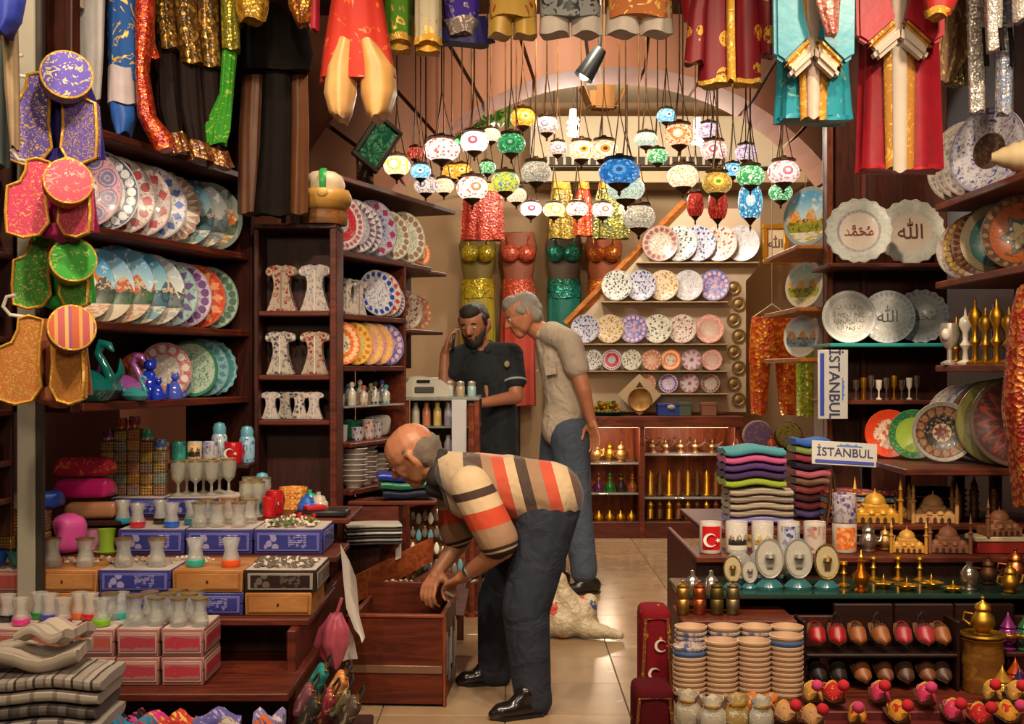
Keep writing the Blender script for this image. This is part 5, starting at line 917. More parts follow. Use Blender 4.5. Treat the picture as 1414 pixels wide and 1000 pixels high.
# leather clogs on two small ledges
cs = thing('clog_rack', 'dark wooden rack with two ledges for leather clogs', 'rack', (0, 0, 0)); slab('ledge', cs, Q, X(1108, 3.98), X(1316, 3.98), 3.93, 4.055, .322, .335, wood('#180805', '#30120a'))
for px in (1106, 1316): slab('side_panel', cs, Q, X(px, 3.98)-.006, X(px, 3.98)+.006, 3.93, 4.055, .2165, .44, wood('#180805', '#30120a'))
def shoe(name, label, loc, rot, L, mat, inner, pom=None, curl=.03, strap=False, group=None, trim=None, lean=0):
    t = thing(name, label, 'shoe', loc, (lean, 0, rot), group); w = L*(.235 if strap is not None and name == 'leather_clog' else .17); n = 14
    sole = []; up = []
    for i in range(13):
        u = i/12; y = (u-.5)*L; ww = w*(.78+.35*math.sin(u*PI*.95+.2))*(1 if u < .8 else max(.08, (1-u)/.2)); zc = curl*max(0, (u-.78)/.22)**2
        sole.append([(math.cos(2*PI*k/n)*ww, -y, zc+.006+.006*math.sin(2*PI*k/n)) for k in range(n)])
    part('sole', MB().loft(sole), [plain('#5a3a1c', .6)], t)
    for i in range(11):
        u = .42+.58*i/10; y = (u-.5)*L; ww = w*.96*(.78+.35*math.sin(u*PI*.95+.2))*(1 if u < .8 else max(.06, (1-u)/.2)); zc = curl*max(0, (u-.78)/.22)**2; hh = L*.27*(1-.75*max(0, (u-.5)/.5))*(1 if i else .96)
        up.append([(math.cos(2*PI*k/n)*ww, -y, .012+zc+max(0, math.sin(2*PI*k/n))*hh) for k in range(n)])
    part('vamp', MB().loft(up), [mat], t, smooth=60)
    ring = [(w*.86*math.cos(a), -(-.02*L+(.42-.5)*L*0)+.0-(-.5*L*.0)-(-L*.08)+L*.28*math.sin(a)*1.0, .02+L*.11) for a in [2*PI*k/16 for k in range(17)]]
    hl = []
    for i in range(9):
        a = PI*i/8; x0, y0 = math.cos(a)*w*.92, L*.06+math.sin(a)*L*.40; hl.append([(x0*(1-.12*q), y0*(1 if q < .5 else .97), .012+zz) for q, zz in ((0, 0), (0, L*.1), (1, L*.1), (1, 0))])
    part('heel_cup', MB().loft(hl), [mat], t, smooth=50); part('lining', MB().ball((0, L*.14, .014), (w*.8, L*.3, .006), 12), [inner], t)
    if trim: part('trim', MB().tube([(math.cos(a)*w*.9, L*.07, .012+max(0, math.sin(a))*L*.27) for a in [PI*k/10 for k in range(11)]], .004, 6), [trim], t)
    if pom: part('pompom', MB().lathe([(0, -1), (.5, -.87), (.87, -.5), (1, 0), (.87, .5), (.5, .87), (0, 1)], 14, wob=lambda a, i: 1+.1*math.sin(a*7+i*2)), [pom], t, (0, -L*.44, curl+.03), smooth=50, scale=.017)
    if strap: part('strap', MB().tube([(-w*.6, L*.3, L*.1), (-w*.4, L*.42, L*.4), (0, L*.46, L*.5), (w*.4, L*.42, L*.4), (w*.6, L*.3, L*.1)], .0035, 6), [plain('#1c1210', .6)], t)
    return t
LE = {'red': satin('#8a1418', .35), 'brown': satin('#6a3c22', .45), 'rust': satin('#84481f', .45), 'black': satin('#2a2220', .35), 'rose': satin('#932630', .4), 'dark': satin('#4a2c22', .45)}
FUR = plain('#3a2418', .9)
z1, z2 = .3355, .2155
clogs = [(1127, z1, 'red', 'glossy red clog at the rack end, upper ledge'), (1155, z1, 'red', 'larger glossy red clog with strap, upper ledge'), (1183, z1, 'rust', 'rust leather clog beside the red pair, upper ledge'), (1214, z1, 'rust', 'stitched rust clog with strap, upper ledge'), (1246, z1, 'rose', 'rose topped clog, upper ledge'), (1275, z1, 'rose', 'rose clog with dark fur edge, upper ledge'), (1298, z1, 'rust', 'rust clog beside the brass keg, upper ledge'),
         (1127, z2, 'black', 'black leather clog at the rack end, lower ledge'), (1156, z2, 'black', 'larger black leather clog with strap, lower ledge'), (1188, z2, 'rust', 'orange brown clog beside the black pair, lower ledge'), (1219, z2, 'brown', 'brown clog with strap, lower ledge'), (1248, z2, 'dark', 'dark brown clog, lower ledge'), (1277, z2, 'brown', 'red brown clog with fur edge, lower ledge'), (1298, z2, 'dark', 'dark clog beside the brass keg, lower ledge')]
for i, (px, z, k, l) in enumerate(clogs): shoe('leather_clog', l, (X(px, 3.985), 3.98, z+.046), random.uniform(-.12, .12), .112 if i % 2 else .108, LE[k], plain('#2a1a14', .8), None, .004, i % 2 == 1, 'leather clogs', FUR, .5)
# bright slippers with pompoms along the front
POM, GLB, YS, PS, RS2 = plain('#c01c28', .9), brocade('#b8843c', '#e0b868', 50), brocade('#c8882c', '#b02c20', 34, .4), brocade('#c03058', '#d87888', 40), brocade('#b01c24', '#d89a3a', 40)
CRM = brocade('#b88a5c', '#8a2c24', 40, .28)
sl = [(1083, 3.5, CRM, 'cream slipper with red pompom beside the gift bags'), (1122, 3.62, GLB, 'gold slipper with open heel behind the cream pair'), (1120, 3.46, CRM, 'second cream slipper with red pompom'), (1150, 3.62, RS2, 'red slipper with gold thread behind the pink striped one'), (1184, 3.48, YS, 'gold slipper with red stripes and pompom'), (1215, 3.62, PS, 'pink slipper behind the gold striped pair'), (1240, 3.5, YS, 'second gold slipper with red stripes'), (1278, 3.6, PS, 'rose pink slipper before the brass keg'), (1316, 3.52, PS, 'large rose pink slipper with pointed toe'), (1352, 3.48, RS2, 'red slipper with gold thread beside the yellow one'), (1390, 3.5, YS, 'yellow gold slipper with red pompom at the stand end'), (1404, 3.62, GLB, 'gold slipper with open heel at the stand end'), (1370, 3.63, GLB, 'gold slipper behind the red threaded one')]
for i, (px, Y, m, l) in enumerate(sl): shoe('pompom_slipper', l, (X(px, Y), Y, .2155+(.06 if Y > 3.55 else .035)), random.uniform(-.25, .25), .142, m, plain('#8a1c1c' if i % 2 else '#3a2014', .8), POM if i % 3 != 1 else plain('#c83a6a', .9), .035, False, 'pompom slippers', brocade('#c8942c', '#e8c878', 60), .12)
sb = thing('slipper_tray', 'shallow red tray under the bright slippers', 'tray', (0, 0, 0)); slab('tray', sb, Q, X(1066, 3.5), X(1450, 3.5), 3.36, 3.56, .216, .23, plain('#5a1414', .6)); slab('tray', sb, Q, X(1066, 3.62)+.02, X(1450, 3.5), 3.56, 3.7, .216, .255, plain('#5a1414', .6))
# clear gift bags at the front
for i, (px, Y, c, l) in enumerate(((950, 3.56, '#b0a08a', 'clear gift bag with gold print at the stand corner'), (984, 3.5, '#b8ac98', 'white gift bag beside the gold printed one'), (1018, 3.52, '#a88a4c', 'gold foil gift bag before the cups'), (1051, 3.5, '#b0a898', 'pale gift bag beside the cream slipper'))): 
    t = thing('gift_bag', l, 'bag', (X(px, Y), Y, .2155), .2*i-.3, 'gift bags', .82); bg = MB(); rr = []
    for j, (hh, wx, wy) in enumerate(((0, .04, .026), (.03, .044, .034), (.065, .042, .03), (.085, .03, .022), (.1, .036, .018), (.12, .044, .014))): rr.append([(math.cos(2*PI*k/16)*wx*(1+.12*math.sin(k*3+j)), math.sin(2*PI*k/16)*wy*(1+.15*math.sin(k*2.3+j*2)), hh+(.008*math.sin(k*2) if j == 5 else 0)) for k in range(16)])
    part('bag', bg.loft(rr), [brocade(c, '#d8cfc0', 40, .4, .3, .4)], t, smooth=40); part('tie', MB().lathe([(.026, .084), (.033, .088), (.026, .092)], 14), [brass('#c8942c')], t)
for i, (px, Y) in enumerate(((1008, 3.63), (1034, 3.64), (1060, 3.63))): pouch('small orange cloth pouch before the nested cups, %s from the carpet cushions' % ORD[i], px, Y, .2155, .046, .045, .07, brocade('#b8602c', '#d89a4a', 50), .2*i, 'cloth_pouch')
# ------------------------------------------------------------------ folded towels and small dishes at the back of the stand
TW_ = [('#3a7a84', 'turquoise'), ('#b04a7a', 'pink'), ('#4a2c62', 'purple'), ('#3c2450', 'dark purple'), ('#8a9a2c', 'lime')]
for i, (c, cn) in enumerate(TW_[::-1]): folded('%s folded towel on the pile beside the aisle' % cn, X(1037, 5.0)+0, 5.0, .768+i*.031, .25, .2, .0285, satin(c, .8, .2), .02, 'folded towels', 'folded_towel', 'towel', .007, 3)
lw = [('#6a6ab0', 'blue striped'), ('#8a7a6a', 'grey'), ('#a08c78', 'beige striped'), ('#7a6a5c', 'brown striped'), ('#9a8a78', 'sand')]
for i, (c, cn) in enumerate(lw): folded('%s folded cloth under the bright towels' % cn, X(1045, 5.0), 5.0, .6225+i*.028, .26, .2, .027, stripes(((c, 3), ('#5a4a44', 1), (c, 2), ('#a89a8c', 1)), 2, .012), .02, 'folded striped cloths', 'folded_cloth', 'cloth', .005, 3)
rw = [('#3a2a5a', 'violet'), ('#6a2430', 'wine'), ('#4a1c24', 'maroon'), ('#8a3a3a', 'brick'), ('#6a4a3a', 'brown'), ('#9a4a5a', 'rose'), ('#2c2030', 'plum'), ('#7a1c2c', 'crimson'), ('#6a7a3a', 'olive'), ('#1c4a94', 'blue')]
for i, (c, cn) in enumerate(rw): folded('%s folded scarf in the tall pile behind the licence plate' % cn, X(1120, 5.12), 5.16, .6225+i*.0325, .15, .16, .031, satin(c, .75, .2), .02, 'tall pile of scarves', 'folded_scarf', 'scarf', .005, 23)
PW = [('#8a3a2c', '#c8a06a', 'red patterned'), ('#3a5a7a', '#a8a494', 'blue patterned'), ('#a05a2c', '#5a2c1c', 'orange patterned'), ('#5a6a7a', '#b0a8a0', 'grey patterned'), ('#7a2c2c', '#b08a5a', 'dark red patterned')]
for i, (a, b, cn) in enumerate(PW): folded('%s purse lying under the licence plate' % cn, X(1185, 4.98), 4.98, .6225+i*.026, .28, .14, .0245, brocade(a, b, 30, .4, .1), .03, 'pile of patterned purses', 'flat_purse', 'purse', .004, 40)
DC = [('#b85a1c', 'orange'), ('#3a4a2c', 'green'), ('#7a2018', 'red'), ('#2a3a34', 'dark green'), ('#c0641c', 'bright orange'), ('#3a2420', 'brown')]
for i, (c, cn) in enumerate(DC): one('flat_dish', MB().lathe([(0, 0), (.07, 0), (.1, .012), (.125, .026), (.124, .03), (.098, .017), (.068, .006), (0, .006)], 32).mesh('flat_dish', [plain(c, .25, coat=.3)], 45), '%s flat dish in the low stack before the medallion bowl' % cn, 'dish', (X(1318, 4.7)+.025, 4.995, .6228+i*.0215+.0), 0, 'stacked flat dishes')
# licence plates
def licence(label, loc, rot, w=.24, h=.085):
    t = thing('licence_plate', label, 'licence plate', loc, rot); part('plate', MB().rbox((0, 0, 0), (w, .005, h), .002), [plain('#b8b4b0', .35, .2)], t)
    part('blue_strip', MB().rbox((0, -.004, -h*.36), (w*.9, .003, h*.14), .001), [plain('#2a3a94', .4)], t)
    text3d('İSTANBUL', h*.5, '#23284a', t, (.0, -.004, h*.03)); sk = MB()
    part('skyline', MB().prism([(-.03, 0), (.07, 0), (.07, .004), (.05, .006), (.045, .014), (.04, .006), (.02, .007), (.012, .012), (.0, .007), (-.01, .006), (-.014, .013), (-.018, .005), (-.03, .004)], -.0045, -.002), [plain('#4a6aa8', .4)], t, (0, 0, h*.3), smooth=None)
def text3d(body, size, col, parent, loc, rot=(PI/2, 0, 0)):
    c = bpy.data.curves.new('t', 'FONT'); c.body = body; c.size = size; c.extrude = .0008; c.align_x = 'CENTER'; c.align_y = 'CENTER'; c.resolution_u = 3; c.offset = size*.012
    q = bpy.data.objects.new('t', c); COL.objects.link(q); dg = bpy.context.evaluated_depsgraph_get(); dg.update(); me = bpy.data.meshes.new_from_object(q.evaluated_get(dg)); bpy.data.objects.remove(q)
    me.materials.clear(); me.materials.append(plain(col, .5)); p = obj('lettering', me, parent, loc, rot); p['kind'] = 'stuff'; return p
licence('white ISTANBUL licence plate lying across the folded scarves', (X(1166, 4.88), 4.88, Z(627, 4.88)), (-.2, .06, 0), .26, .095)
licence('white ISTANBUL licence plate hung upright under the turquoise shelf', (X(1150, 5.50), 5.50, Z(531, 5.50)), (0, PI/2, 0), .31, .135)
part('hook', MB().tube([(0, .002, 0), (0, .015, 0), (0, .03, .0)], .003, 6), [plain('#8a8a8a', .3, .8)], bpy.data.objects['licence_plate.001'], (-.12, 0, 0))
# little trophies under the turquoise shelf, gold candlesticks on the shelf opposite
for i in range(9):
    px = 1182+i*10.5; m = (SV, GO, SV, PEA)[i % 4]; h = .09+.02*((i*7) % 3)/2
    lathe_thing('little_goblet', [(0, 0), (.014, 0), (.015, .004), (.004, .012), (.004, h*.45), (.013, h*.6), (.015, h), (.012, h), (.01, h*.62), (0, h*.55)], m, 'little %s goblet on the lowest recess shelf, %s from the licence plate' % (('silver', 'gilt', 'silver', 'pearl')[i % 4], ORD[i]), 'goblet', (X(px, 5.62), 5.62, 1.106), 0, 'little goblets', 12)
for i in range(14):
    y = 4.96-(i//2)*.115-(i % 2)*.05; x = 1.79+(i % 2)*.13+.02*math.sin(i*3); h = .2+.06*((i*5) % 7)/6; m = (GO, SV, YE, BRN)[i % 4] if i != 2 else PEA
    lathe_thing('tall_candlestick', [(0, 0), (.032, 0), (.034, .008), (.012, .02), (.009, h*.25), (.022, h*.33), (.01, h*.42), (.012, h*.55), (.026, h*.68), (.022, h*.78), (.006, h*.84), (.004, h*.95), (0, h)], m, '%s spired candlestick on the shelf under the star bowl, %s from the recess' % (('gold', 'silver', 'yellow brass', 'brown bronze')[i % 4], ORD[i]), 'candlestick', (x, y, 1.263), 0, 'spired candlesticks', 14)
t = thing('silver_goblet', 'big pale silver goblet with oval medallion before the candlesticks', 'goblet', (1.742, 4.9, 1.263)); part('bowl', MB().lathe([(0, 0), (.034, 0), (.035, .008), (.01, .02), (.01, .06), (.03, .08), (.04, .12), (.034, .165), (.028, .165), (.03, .12), (0, .08)], 22), [plain('#b0a498', .3, .5)], t); part('medallion', MB().ball((-.025, -.028, .12), (.018, .014, .024), 12), [plain('#c4bab0', .3)], t)
# shell on the top shelf
def shell():
    mb = MB(); rings = []
    for i in range(15):
        u = i/14; c = Vector((.14-.26*u, 0, .06)); r = .02+.065*math.sin(min(1, u*1.1)*PI*.62)*(1+.1*math.cos(i*PI)); rings.append([(c.x, math.cos(2*PI*k/18)*r, c.z+math.sin(2*PI*k/18)*r*.85) for k in range(18)])
    return mb.loft(rings)
o = part('seashell', shell(), [plain('#b09a78', .35)], None, (1.84, 4.34, 1.937), (0, .0, 2.85), 60); tag(o, 'large cream ribbed seashell on the top right shelf', 'shell')
# ------------------------------------------------------------------ hanging garments
def cloth(rows, folds=7, amp=.08, seg=36, seed=0, open_=False):
    rnd = random.Random(seed); ph = rnd.uniform(0, 6); ph2 = rnd.uniform(0, 6); rings = []
    for i, (cx, cy, z, hw, hd) in enumerate(rows):
        ring = []; u = i/max(1, len(rows)-1)
        for k in range(seg):
            a = 2*PI*k/seg; r = 1+amp*u*math.sin(a*folds+ph+u*.8)+amp*.5*math.sin(a*(folds*2-1)+ph2-u)
            ring.append((cx+math.cos(a)*hw*r, cy+math.sin(a)*hd*r, z+(.006*math.sin(a*3+ph) if i in (0, len(rows)-1) else 0)))
        rings.append(ring)
    return MB().loft(rings)
def subrows(rows, n=4):
    out = []
    for a, b in zip(rows, rows[1:]):
        for k in range(n): t = k/n; out.append(tuple(a[j]+(b[j]-a[j])*t for j in range(5)))
    out.append(rows[-1]); return out
def pxrows(Y, spec, depth=.05):               # rows given as (left px, right px, row px) at distance Y
    return [((X(a, Y)+X(b, Y))/2, Y, Z(p, Y), abs(X(b, Y)-X(a, Y))/2, depth) for a, b, p in spec]
def drape(Y, spec, mat, depth=.05, folds=7, amp=.08, seed=0, sub=4): return cloth(subrows(pxrows(Y, spec, depth), sub), folds, amp, seed=seed)
rail = thing('garment_rail', 'black iron rail above the shop front carrying the hanging garments', 'rail', (0, 0, 0))
for Y in (4.35, 4.75): part('bar', MB().tube([(-2.0, Y, 2.98), (2.1, Y, 2.98)], .012, 8), [plain('#181412', .4, .6)], rail)
for x in (-1.75, .06, 1.85):
    for Y in (4.35, 4.75): part('hanger_rod', MB().tube([(x, Y, 2.98), (x, Y, 3.33)], .008, 8), [plain('#181412', .4, .6)], rail)
def hang(t, x, Y, ztop):                      # wire hanger from the rail down to the garment
    if min(abs(Y-4.35), abs(Y-4.75)) > .3:
        return part('hanger', MB().tube([(x-.02, Y, ztop-.02), (x, Y, ztop+.06), (x, Y, 3.318)], .004, 6), [plain('#2a2624', .4, .6)], t)
    r = 4.35 if abs(Y-4.35) < abs(Y-4.75) else 4.75
    part('hanger', MB().tube([(x-.12, Y, ztop+.02), (x, Y, ztop+.09), (x, (Y+r)/2, min(2.93, ztop+.16)), (x, r+.02, 2.965), (x, r+.017, 2.994), (x, r+.004, 2.9985), (x, r-.01, 2.9985)], .004, 6), [plain('#2a2624', .4, .6)], t)
def garment(name, label, cat, pieces, Y, px, group=None, ztop=2.7):
    t = thing(name, label, cat, (0, 0, 0), 0, group)
    for n, mb, m in pieces: part(n, mb, [m], t, smooth=60)
    hang(t, X(px, Y), Y, ztop); return t
GLDB = brocade('#b8862c', '#e0b860', 60, .4)
garment('white_shirt', 'plain white shirt hanging beside the purple vest', 'shirt', [('shirt', drape(4.34, [(106, 144, -60), (104, 144, 0), (110, 142, 70), (116, 138, 138)], 0, .04, 5, .06, 1), satin('#b8b4b4', .7)), ('sleeve', drape(4.27, [(98, 118, -40), (95, 116, 10)], 0, .03, 4, .05, 2), satin('#c4b8a8', .7))], 4.34, 126)
garment('boy_costume', 'blue and gold boy costume with white sash', 'costume', [('vest', drape(4.46, [(150, 192, -60), (148, 190, 20), (150, 196, 70), (152, 192, 112)], 0, .045, 5, .07, 3), brocade('#1c4a8a', '#c09a4a', 26, .3)), ('sash', drape(4.45, [(150, 186, 95), (150, 188, 145)], 0, .05, 5, .05, 4), satin('#a89ca0', .7)), ('trousers', drape(4.46, [(150, 186, 140), (154, 188, 165), (162, 180, 186)], 0, .05, 4, .06, 5), satin('#1c4a94', .5))], 4.46, 170)
garment('sequin_trousers', 'red sequined dance trousers curving over the plate shelf', 'trousers', [('leg', drape(4.4, [(187, 212, -60), (187, 214, 20), (188, 205, 100), (190, 215, 160), (205, 240, 190), (215, 243, 208)], 0, .04, 5, .06, 6), sequin('#8a1a12', '#d85a2c')), ('leg', drape(4.46, [(195, 210, -40), (198, 214, 60), (205, 222, 82)], 0, .03, 4, .06, 7), sequin('#8a1a12', '#c84a2c'))], 4.4, 200)
for i, (sp, m, l) in enumerate((([(212, 240, -60), (214, 240, 20), (222, 248, 70)], 0, 'black skirt with gold coin hem beside the red sequins'), ([(240, 270, -60), (240, 272, 20), (252, 280, 90)], 1, 'black skirt with dense gold coin belt'), ([(272, 300, -60), (270, 302, 30), (280, 306, 95)], 0, 'black skirt with gold coin panel beside the green one'))):
    Y = 4.58+.05*i; garment('coin_skirt', l, 'skirt', [('coin_belt', drape(Y, sp, 0, .05, 5, .06, 10+i), sequin('#4a3414', '#b0803a', 70)), ('skirt', drape(Y+.02, [(sp[-1][0]-8, sp[-1][1]-6, 60), (sp[-1][0]-6, sp[-1][1], 150), (sp[-1][0]+8, sp[-1][1]+4, 190+i*12)], 0, .04, 6, .12, 20+i), satin('#1c1210', .7)), ('hem', drape(Y+.02, [(sp[-1][0]+2, sp[-1][1]+8, 185+i*12), (sp[-1][0]+8, sp[-1][1]+16, 212+i*10)], 0, .045, 7, .12, 30+i), sequin('#5a2c14', '#9a6a3a', 70))], Y, (sp[0][0]+sp[0][1])/2, 'coin skirts')
garment('green_skirt', 'green dance skirt with gold panel hanging beside the dark coats', 'skirt', [('waist', drape(4.66, [(304, 330, -60), (306, 330, 20), (308, 332, 70)], 0, .04, 5, .07, 41), sequin('#6a6420', '#a89a3a')), ('skirt', drape(4.68, [(308, 328, 62), (304, 322, 130), (282, 318, 180), (285, 312, 200)], 0, .035, 6, .14, 42), brocade('#2a7a18', '#7aa03a', 40, .3, .1))], 4.66, 317)
garment('yellow_top', 'gold sequined dance top above the dark coats', 'top', [('top', drape(4.62, [(326, 372, -60), (326, 370, 10), (332, 366, 30)], 0, .05, 6, .08, 43), sequin('#8a6414', '#d8a83a'))], 4.62, 348)
garment('dark_coat', 'very dark long coat with brown lining on a black bust', 'coat', [('shoulders', drape(5.0, [(355, 388, 10), (335, 425, 40), (328, 432, 75), (335, 428, 100)], 0, .08, 5, .04, 44), satin('#14100c', .8)), ('panel', drape(5.0, [(364, 402, 90), (360, 400, 200), (352, 398, 298)], 0, .05, 5, .08, 45), satin('#171210', .8)), ('lining', drape(5.06, [(336, 366, 95), (330, 362, 180), (328, 360, 296)], 0, .04, 5, .1, 46), satin('#5a3012', .5)), ('lining', drape(5.06, [(400, 424, 95), (398, 426, 180), (394, 424, 296)], 0, .04, 5, .1, 47), satin('#5a3214', .5))], 5.0, 371, None, 2.62)
garment('gold_bodice', 'gold and red beaded bodice beside the dark coat', 'top', [('bodice', drape(4.72, [(395, 442, -60), (398, 440, 10), (410, 428, 35)], 0, .05, 6, .08, 48), sequin('#7a3a10', '#c89038')), ('ribbon', drape(4.7, [(428, 442, -50), (428, 441, 42)], 0, .015, 3, .05, 49), satin('#a8142c', .5))], 4.72, 418)
ORN = brocade('#a8281a', '#c85a2c', 14, .3, .0, .5)
garment('harem_trousers', 'red and orange harem trousers with gathered cream legs', 'trousers', [('skirt', drape(4.46, [(462, 520, -60), (458, 528, 0), (446, 540, 70), (442, 548, 112)], 0, .09, 6, .06, 50), ORN), ('leg', drape(4.44, [(468, 492, 60), (452, 492, 95), (448, 492, 130), (456, 486, 158), (466, 480, 166)], 0, .085, 5, .05, 51), satin('#c0925a', .4)), ('leg', drape(4.44, [(496, 522, 62), (496, 546, 95), (498, 547, 130), (506, 538, 158), (514, 528, 166)], 0, .085, 5, .05, 52), satin('#b8884c', .4))], 4.46, 491)
for sp, m1, m2, l, n, yb in (((527, 572), brocade('#4a7a1c', '#b89a3a', 24, .32), GLDB, 'green and gold robe hem beside the harem trousers', 'green_robe', 60), ((570, 612), brocade('#a89c84', '#b8924a', 26, .34), satin('#c08a24', .5), 'cream and gold robe hem between green and purple', 'cream_robe', 62)):
    Yv = 4.76 if n == 'green_robe' else 4.58
    garment(n, l, 'robe', [('robe', drape(Yv, [(sp[0]+6, sp[1]-6, -70), (sp[0]+3, sp[1]-3, 0), (sp[0]+3, sp[1]-3, yb-4)], 0, .05, 6, .06, 60+sp[0]), m1), ('lining', drape(Yv+.03, [(sp[0]+6, sp[1]-6, 30), (sp[0]+5, sp[1]-4, yb+12)], 0, .05, 5, .05, 61), m2), ('border', drape(Yv, [(sp[0]+2.5, sp[1]-2.5, yb-10), (sp[0]+2, sp[1]-2, yb)], 0, .053, 6, .06, 60+sp[0]), GLDB)], Yv, sum(sp)/2)
garment('purple_jacket', 'purple jacket with broad silver embroidered edge', 'jacket', [('jacket', drape(4.76, [(616, 662, -70), (612, 662, 0), (614, 660, 30), (625, 650, 47)], 0, .05, 5, .05, 70), brocade('#3a2488', '#8a7a8a', 20, .3)), ('skirt', drape(4.79, [(610, 670, 25), (605, 680, 62)], 0, .05, 6, .1, 71), satin('#1c1850', .6)), ('border', drape(4.76, [(612, 662, 28), (620, 655, 50)], 0, .056, 5, .05, 70), brocade('#7a6a64', '#c0b0a0', 50, .4))], 4.76, 637)
for i, (a, b, yb, m1, m2, l, n) in enumerate(((674, 742, 51, satin('#b08a3c', .45), brocade('#b08a3c', '#a82c1c', 20, .3), 'gold satin child trousers with flowered top', 'child_outfit'), (744, 832, 49, satin('#b8aca0', .7), brocade('#8a8a88', '#2c2c30', 30, .36), 'white child trousers under a silver scrolled vest', 'child_outfit'), (836, 930, 48, satin('#bdb0a4', .7), brocade('#b86a3a', '#e0b050', 26, .4), 'white child trousers under an orange gold vest', 'child_outfit'))):
    m = (a+b)/2; garment(n, l, 'outfit', [('vest', drape(4.66, [(a+6, b-6, -70), (a+2, b-4, 0), (a+4, b-4, 26)], 0, .06, 5, .05, 80+i), m2), ('leg', drape(4.68, [(a+2, m-1, 8), (a, m-1, yb)], 0, .055, 4, .05, 85+i), m1), ('leg', drape(4.68, [(m+1, b-2, 8), (m+1, b, yb)], 0, .055, 4, .05, 88+i), m1)], 4.66, m, 'child outfits')
garment('red_tunic', 'small red tunic with gold piping beside the brocade coat', 'tunic', [('tunic', drape(4.74, [(938, 972, -70), (940, 976, 0), (944, 966, 30)], 0, .04, 5, .05, 91), satin('#a81420', .5)), ('panel', drape(4.68, [(952, 982, -60), (962, 980, 20)], 0, .03, 4, .05, 92), satin('#8a6a74', .5))], 4.6, 960)
# brocade coat
@cached
def floral(c1, c2, sc=11, r0=.36):
    g = G('floral'); o = g.coord(); d = g.vor(o, sc); n = g.noise(o, sc*7, 2); m = d.lt(r0)*n.gt(.46); n2 = g.noise(o, 5, 2); return g.out(g.mix(m, g.mix(n2, hx(c1), tuple(c*1.7 for c in hx(c1))), hx(c2)), .55, m*.3, bump=m, bs=.3, bd=.003, spec=.3)
BC = floral('#5a0c14', '#b8862c', 11)
garment('brocade_coat', 'dark red coat with gold flowers and gold front edges', 'coat', [('front_panel', drape(4.5, [(966, 1008, -70), (966, 1008, 0), (965, 1009, 60), (964, 1011, 118)], 0, .05, 5, .04, 93), BC), ('front_panel', drape(4.5, [(1012, 1050, -70), (1012, 1050, 0), (1012, 1050, 60), (1014, 1050, 117)], 0, .05, 5, .04, 94), BC), ('sleeve', drape(4.46, [(962, 985, -40), (950, 975, 20), (944, 972, 88)], 0, .04, 4, .05, 95), BC), ('sleeve', drape(4.46, [(1040, 1062, -40), (1048, 1072, 20), (1052, 1070, 78)], 0, .04, 4, .05, 96), BC), ('gold_edge', drape(4.45, [(1003, 1014, -60), (1003, 1015, 60), (1004, 1016, 112)], 0, .02, 3, .03, 97), GLDB), ('hem', drape(4.5, [(963, 1012, 113), (963, 1012, 119)], 0, .053, 5, .04, 93), GLDB), ('hem', drape(4.5, [(1013, 1051, 112), (1013, 1051, 118)], 0, .053, 5, .04, 94), GLDB)], 4.5, 1008)
def flat_cloth(pl, a, w, Y, th):
    me = bevel_mesh(MB().prism([(X(a+w*u, Y), Z(v, Y)) for u, v in pl], Y-th/2, Y+th/2).mesh('flat', []), th*.24, 2)
    mb = MB(); mb.add([v.co for v in me.vertices], [tuple(p.vertices) for p in me.polygons]); return mb
# robes with fur cuffs folded over the front
def fur_robe(label, body, trim, fur, gold, a, b, yb, Y, px, cuffy, name, lining):
    m = (a+b)/2; w = b-a
    P_ = lambda u, p, d=0: W(a+w*u, p, Y-d)
    garment(name, label, 'robe', [('robe', drape(Y, [(a+w*.16, b-w*.16, -80), (a+w*.06, b-w*.04, 0), (a+w*.06, b-w*.06, cuffy), (a+w*.02, b-w*.02, yb)], 0, .075, 8, .08, int(a)), body),
        *[(n_, flat_cloth([(u if s_ > 0 else 1-u, v) for u, v in pl], a, w, Y-.15, th), m_) for s_ in (1, -1) for n_, pl, th, m_ in (('sleeve', [(.06, -60), (-.03, 0), (-.02, cuffy-12), (.12, cuffy-2), (.45, cuffy-36), (.38, cuffy-66), (.26, -60)], .05, trim), ('gold_cuff', [(.11, cuffy-5), (.445, cuffy-40), (.48, cuffy-30), (.15, cuffy+5)], .056, gold), ('fur_cuff', [(.15, cuffy+4), (.48, cuffy-31), (.5, cuffy-8), (.36, cuffy+6), (.22, cuffy+20)], .064, fur))],
        ('gold_front', drape(Y-.075, [(m-w*.2, m+w*.2, -70), (m-w*.2, m+w*.19, cuffy), (m-w*.17, m+w*.17, yb-3)], 0, .022, 3, .03, 4), gold), ('fur_front', drape(Y-.095, [(m-w*.1, m+w*.1, -70), (m-w*.09, m+w*.09, cuffy), (m-w*.075, m+w*.08, yb+2 if lining else yb-4)], 0, .022, 3, .03, 5), fur), ('hem', drape(Y, [(a+w*.02, b-w*.02, yb-5), (a+w*.015, b-w*.015, yb+1)], 0, .078, 8, .08, int(a)), trim)], Y, px)
FURM = satin('#bfae9e', .9, .12, .6); TQ, TQ2 = satin('#1c7f92', .35), satin('#2a9aa8', .35)
fur_robe('turquoise robe with cream front and gold bands over the arch', brocade('#1c7a8a', '#6a9a94', 16, .22, .1), TQ, satin('#b8a090', .6), brocade('#b07a2c', '#d8a850', 50), 1070, 1176, 168, 4.42, 1122, 92, 'turquoise_robe', False)
fur_robe('long red robe with white fur front and gold bands', satin('#8a0c1c', .5), satin('#a80c20', .45), FURM, brocade('#a8722c', '#d8a040', 50), 1184, 1300, 236, 4.74, 1240, 66, 'red_robe', True)
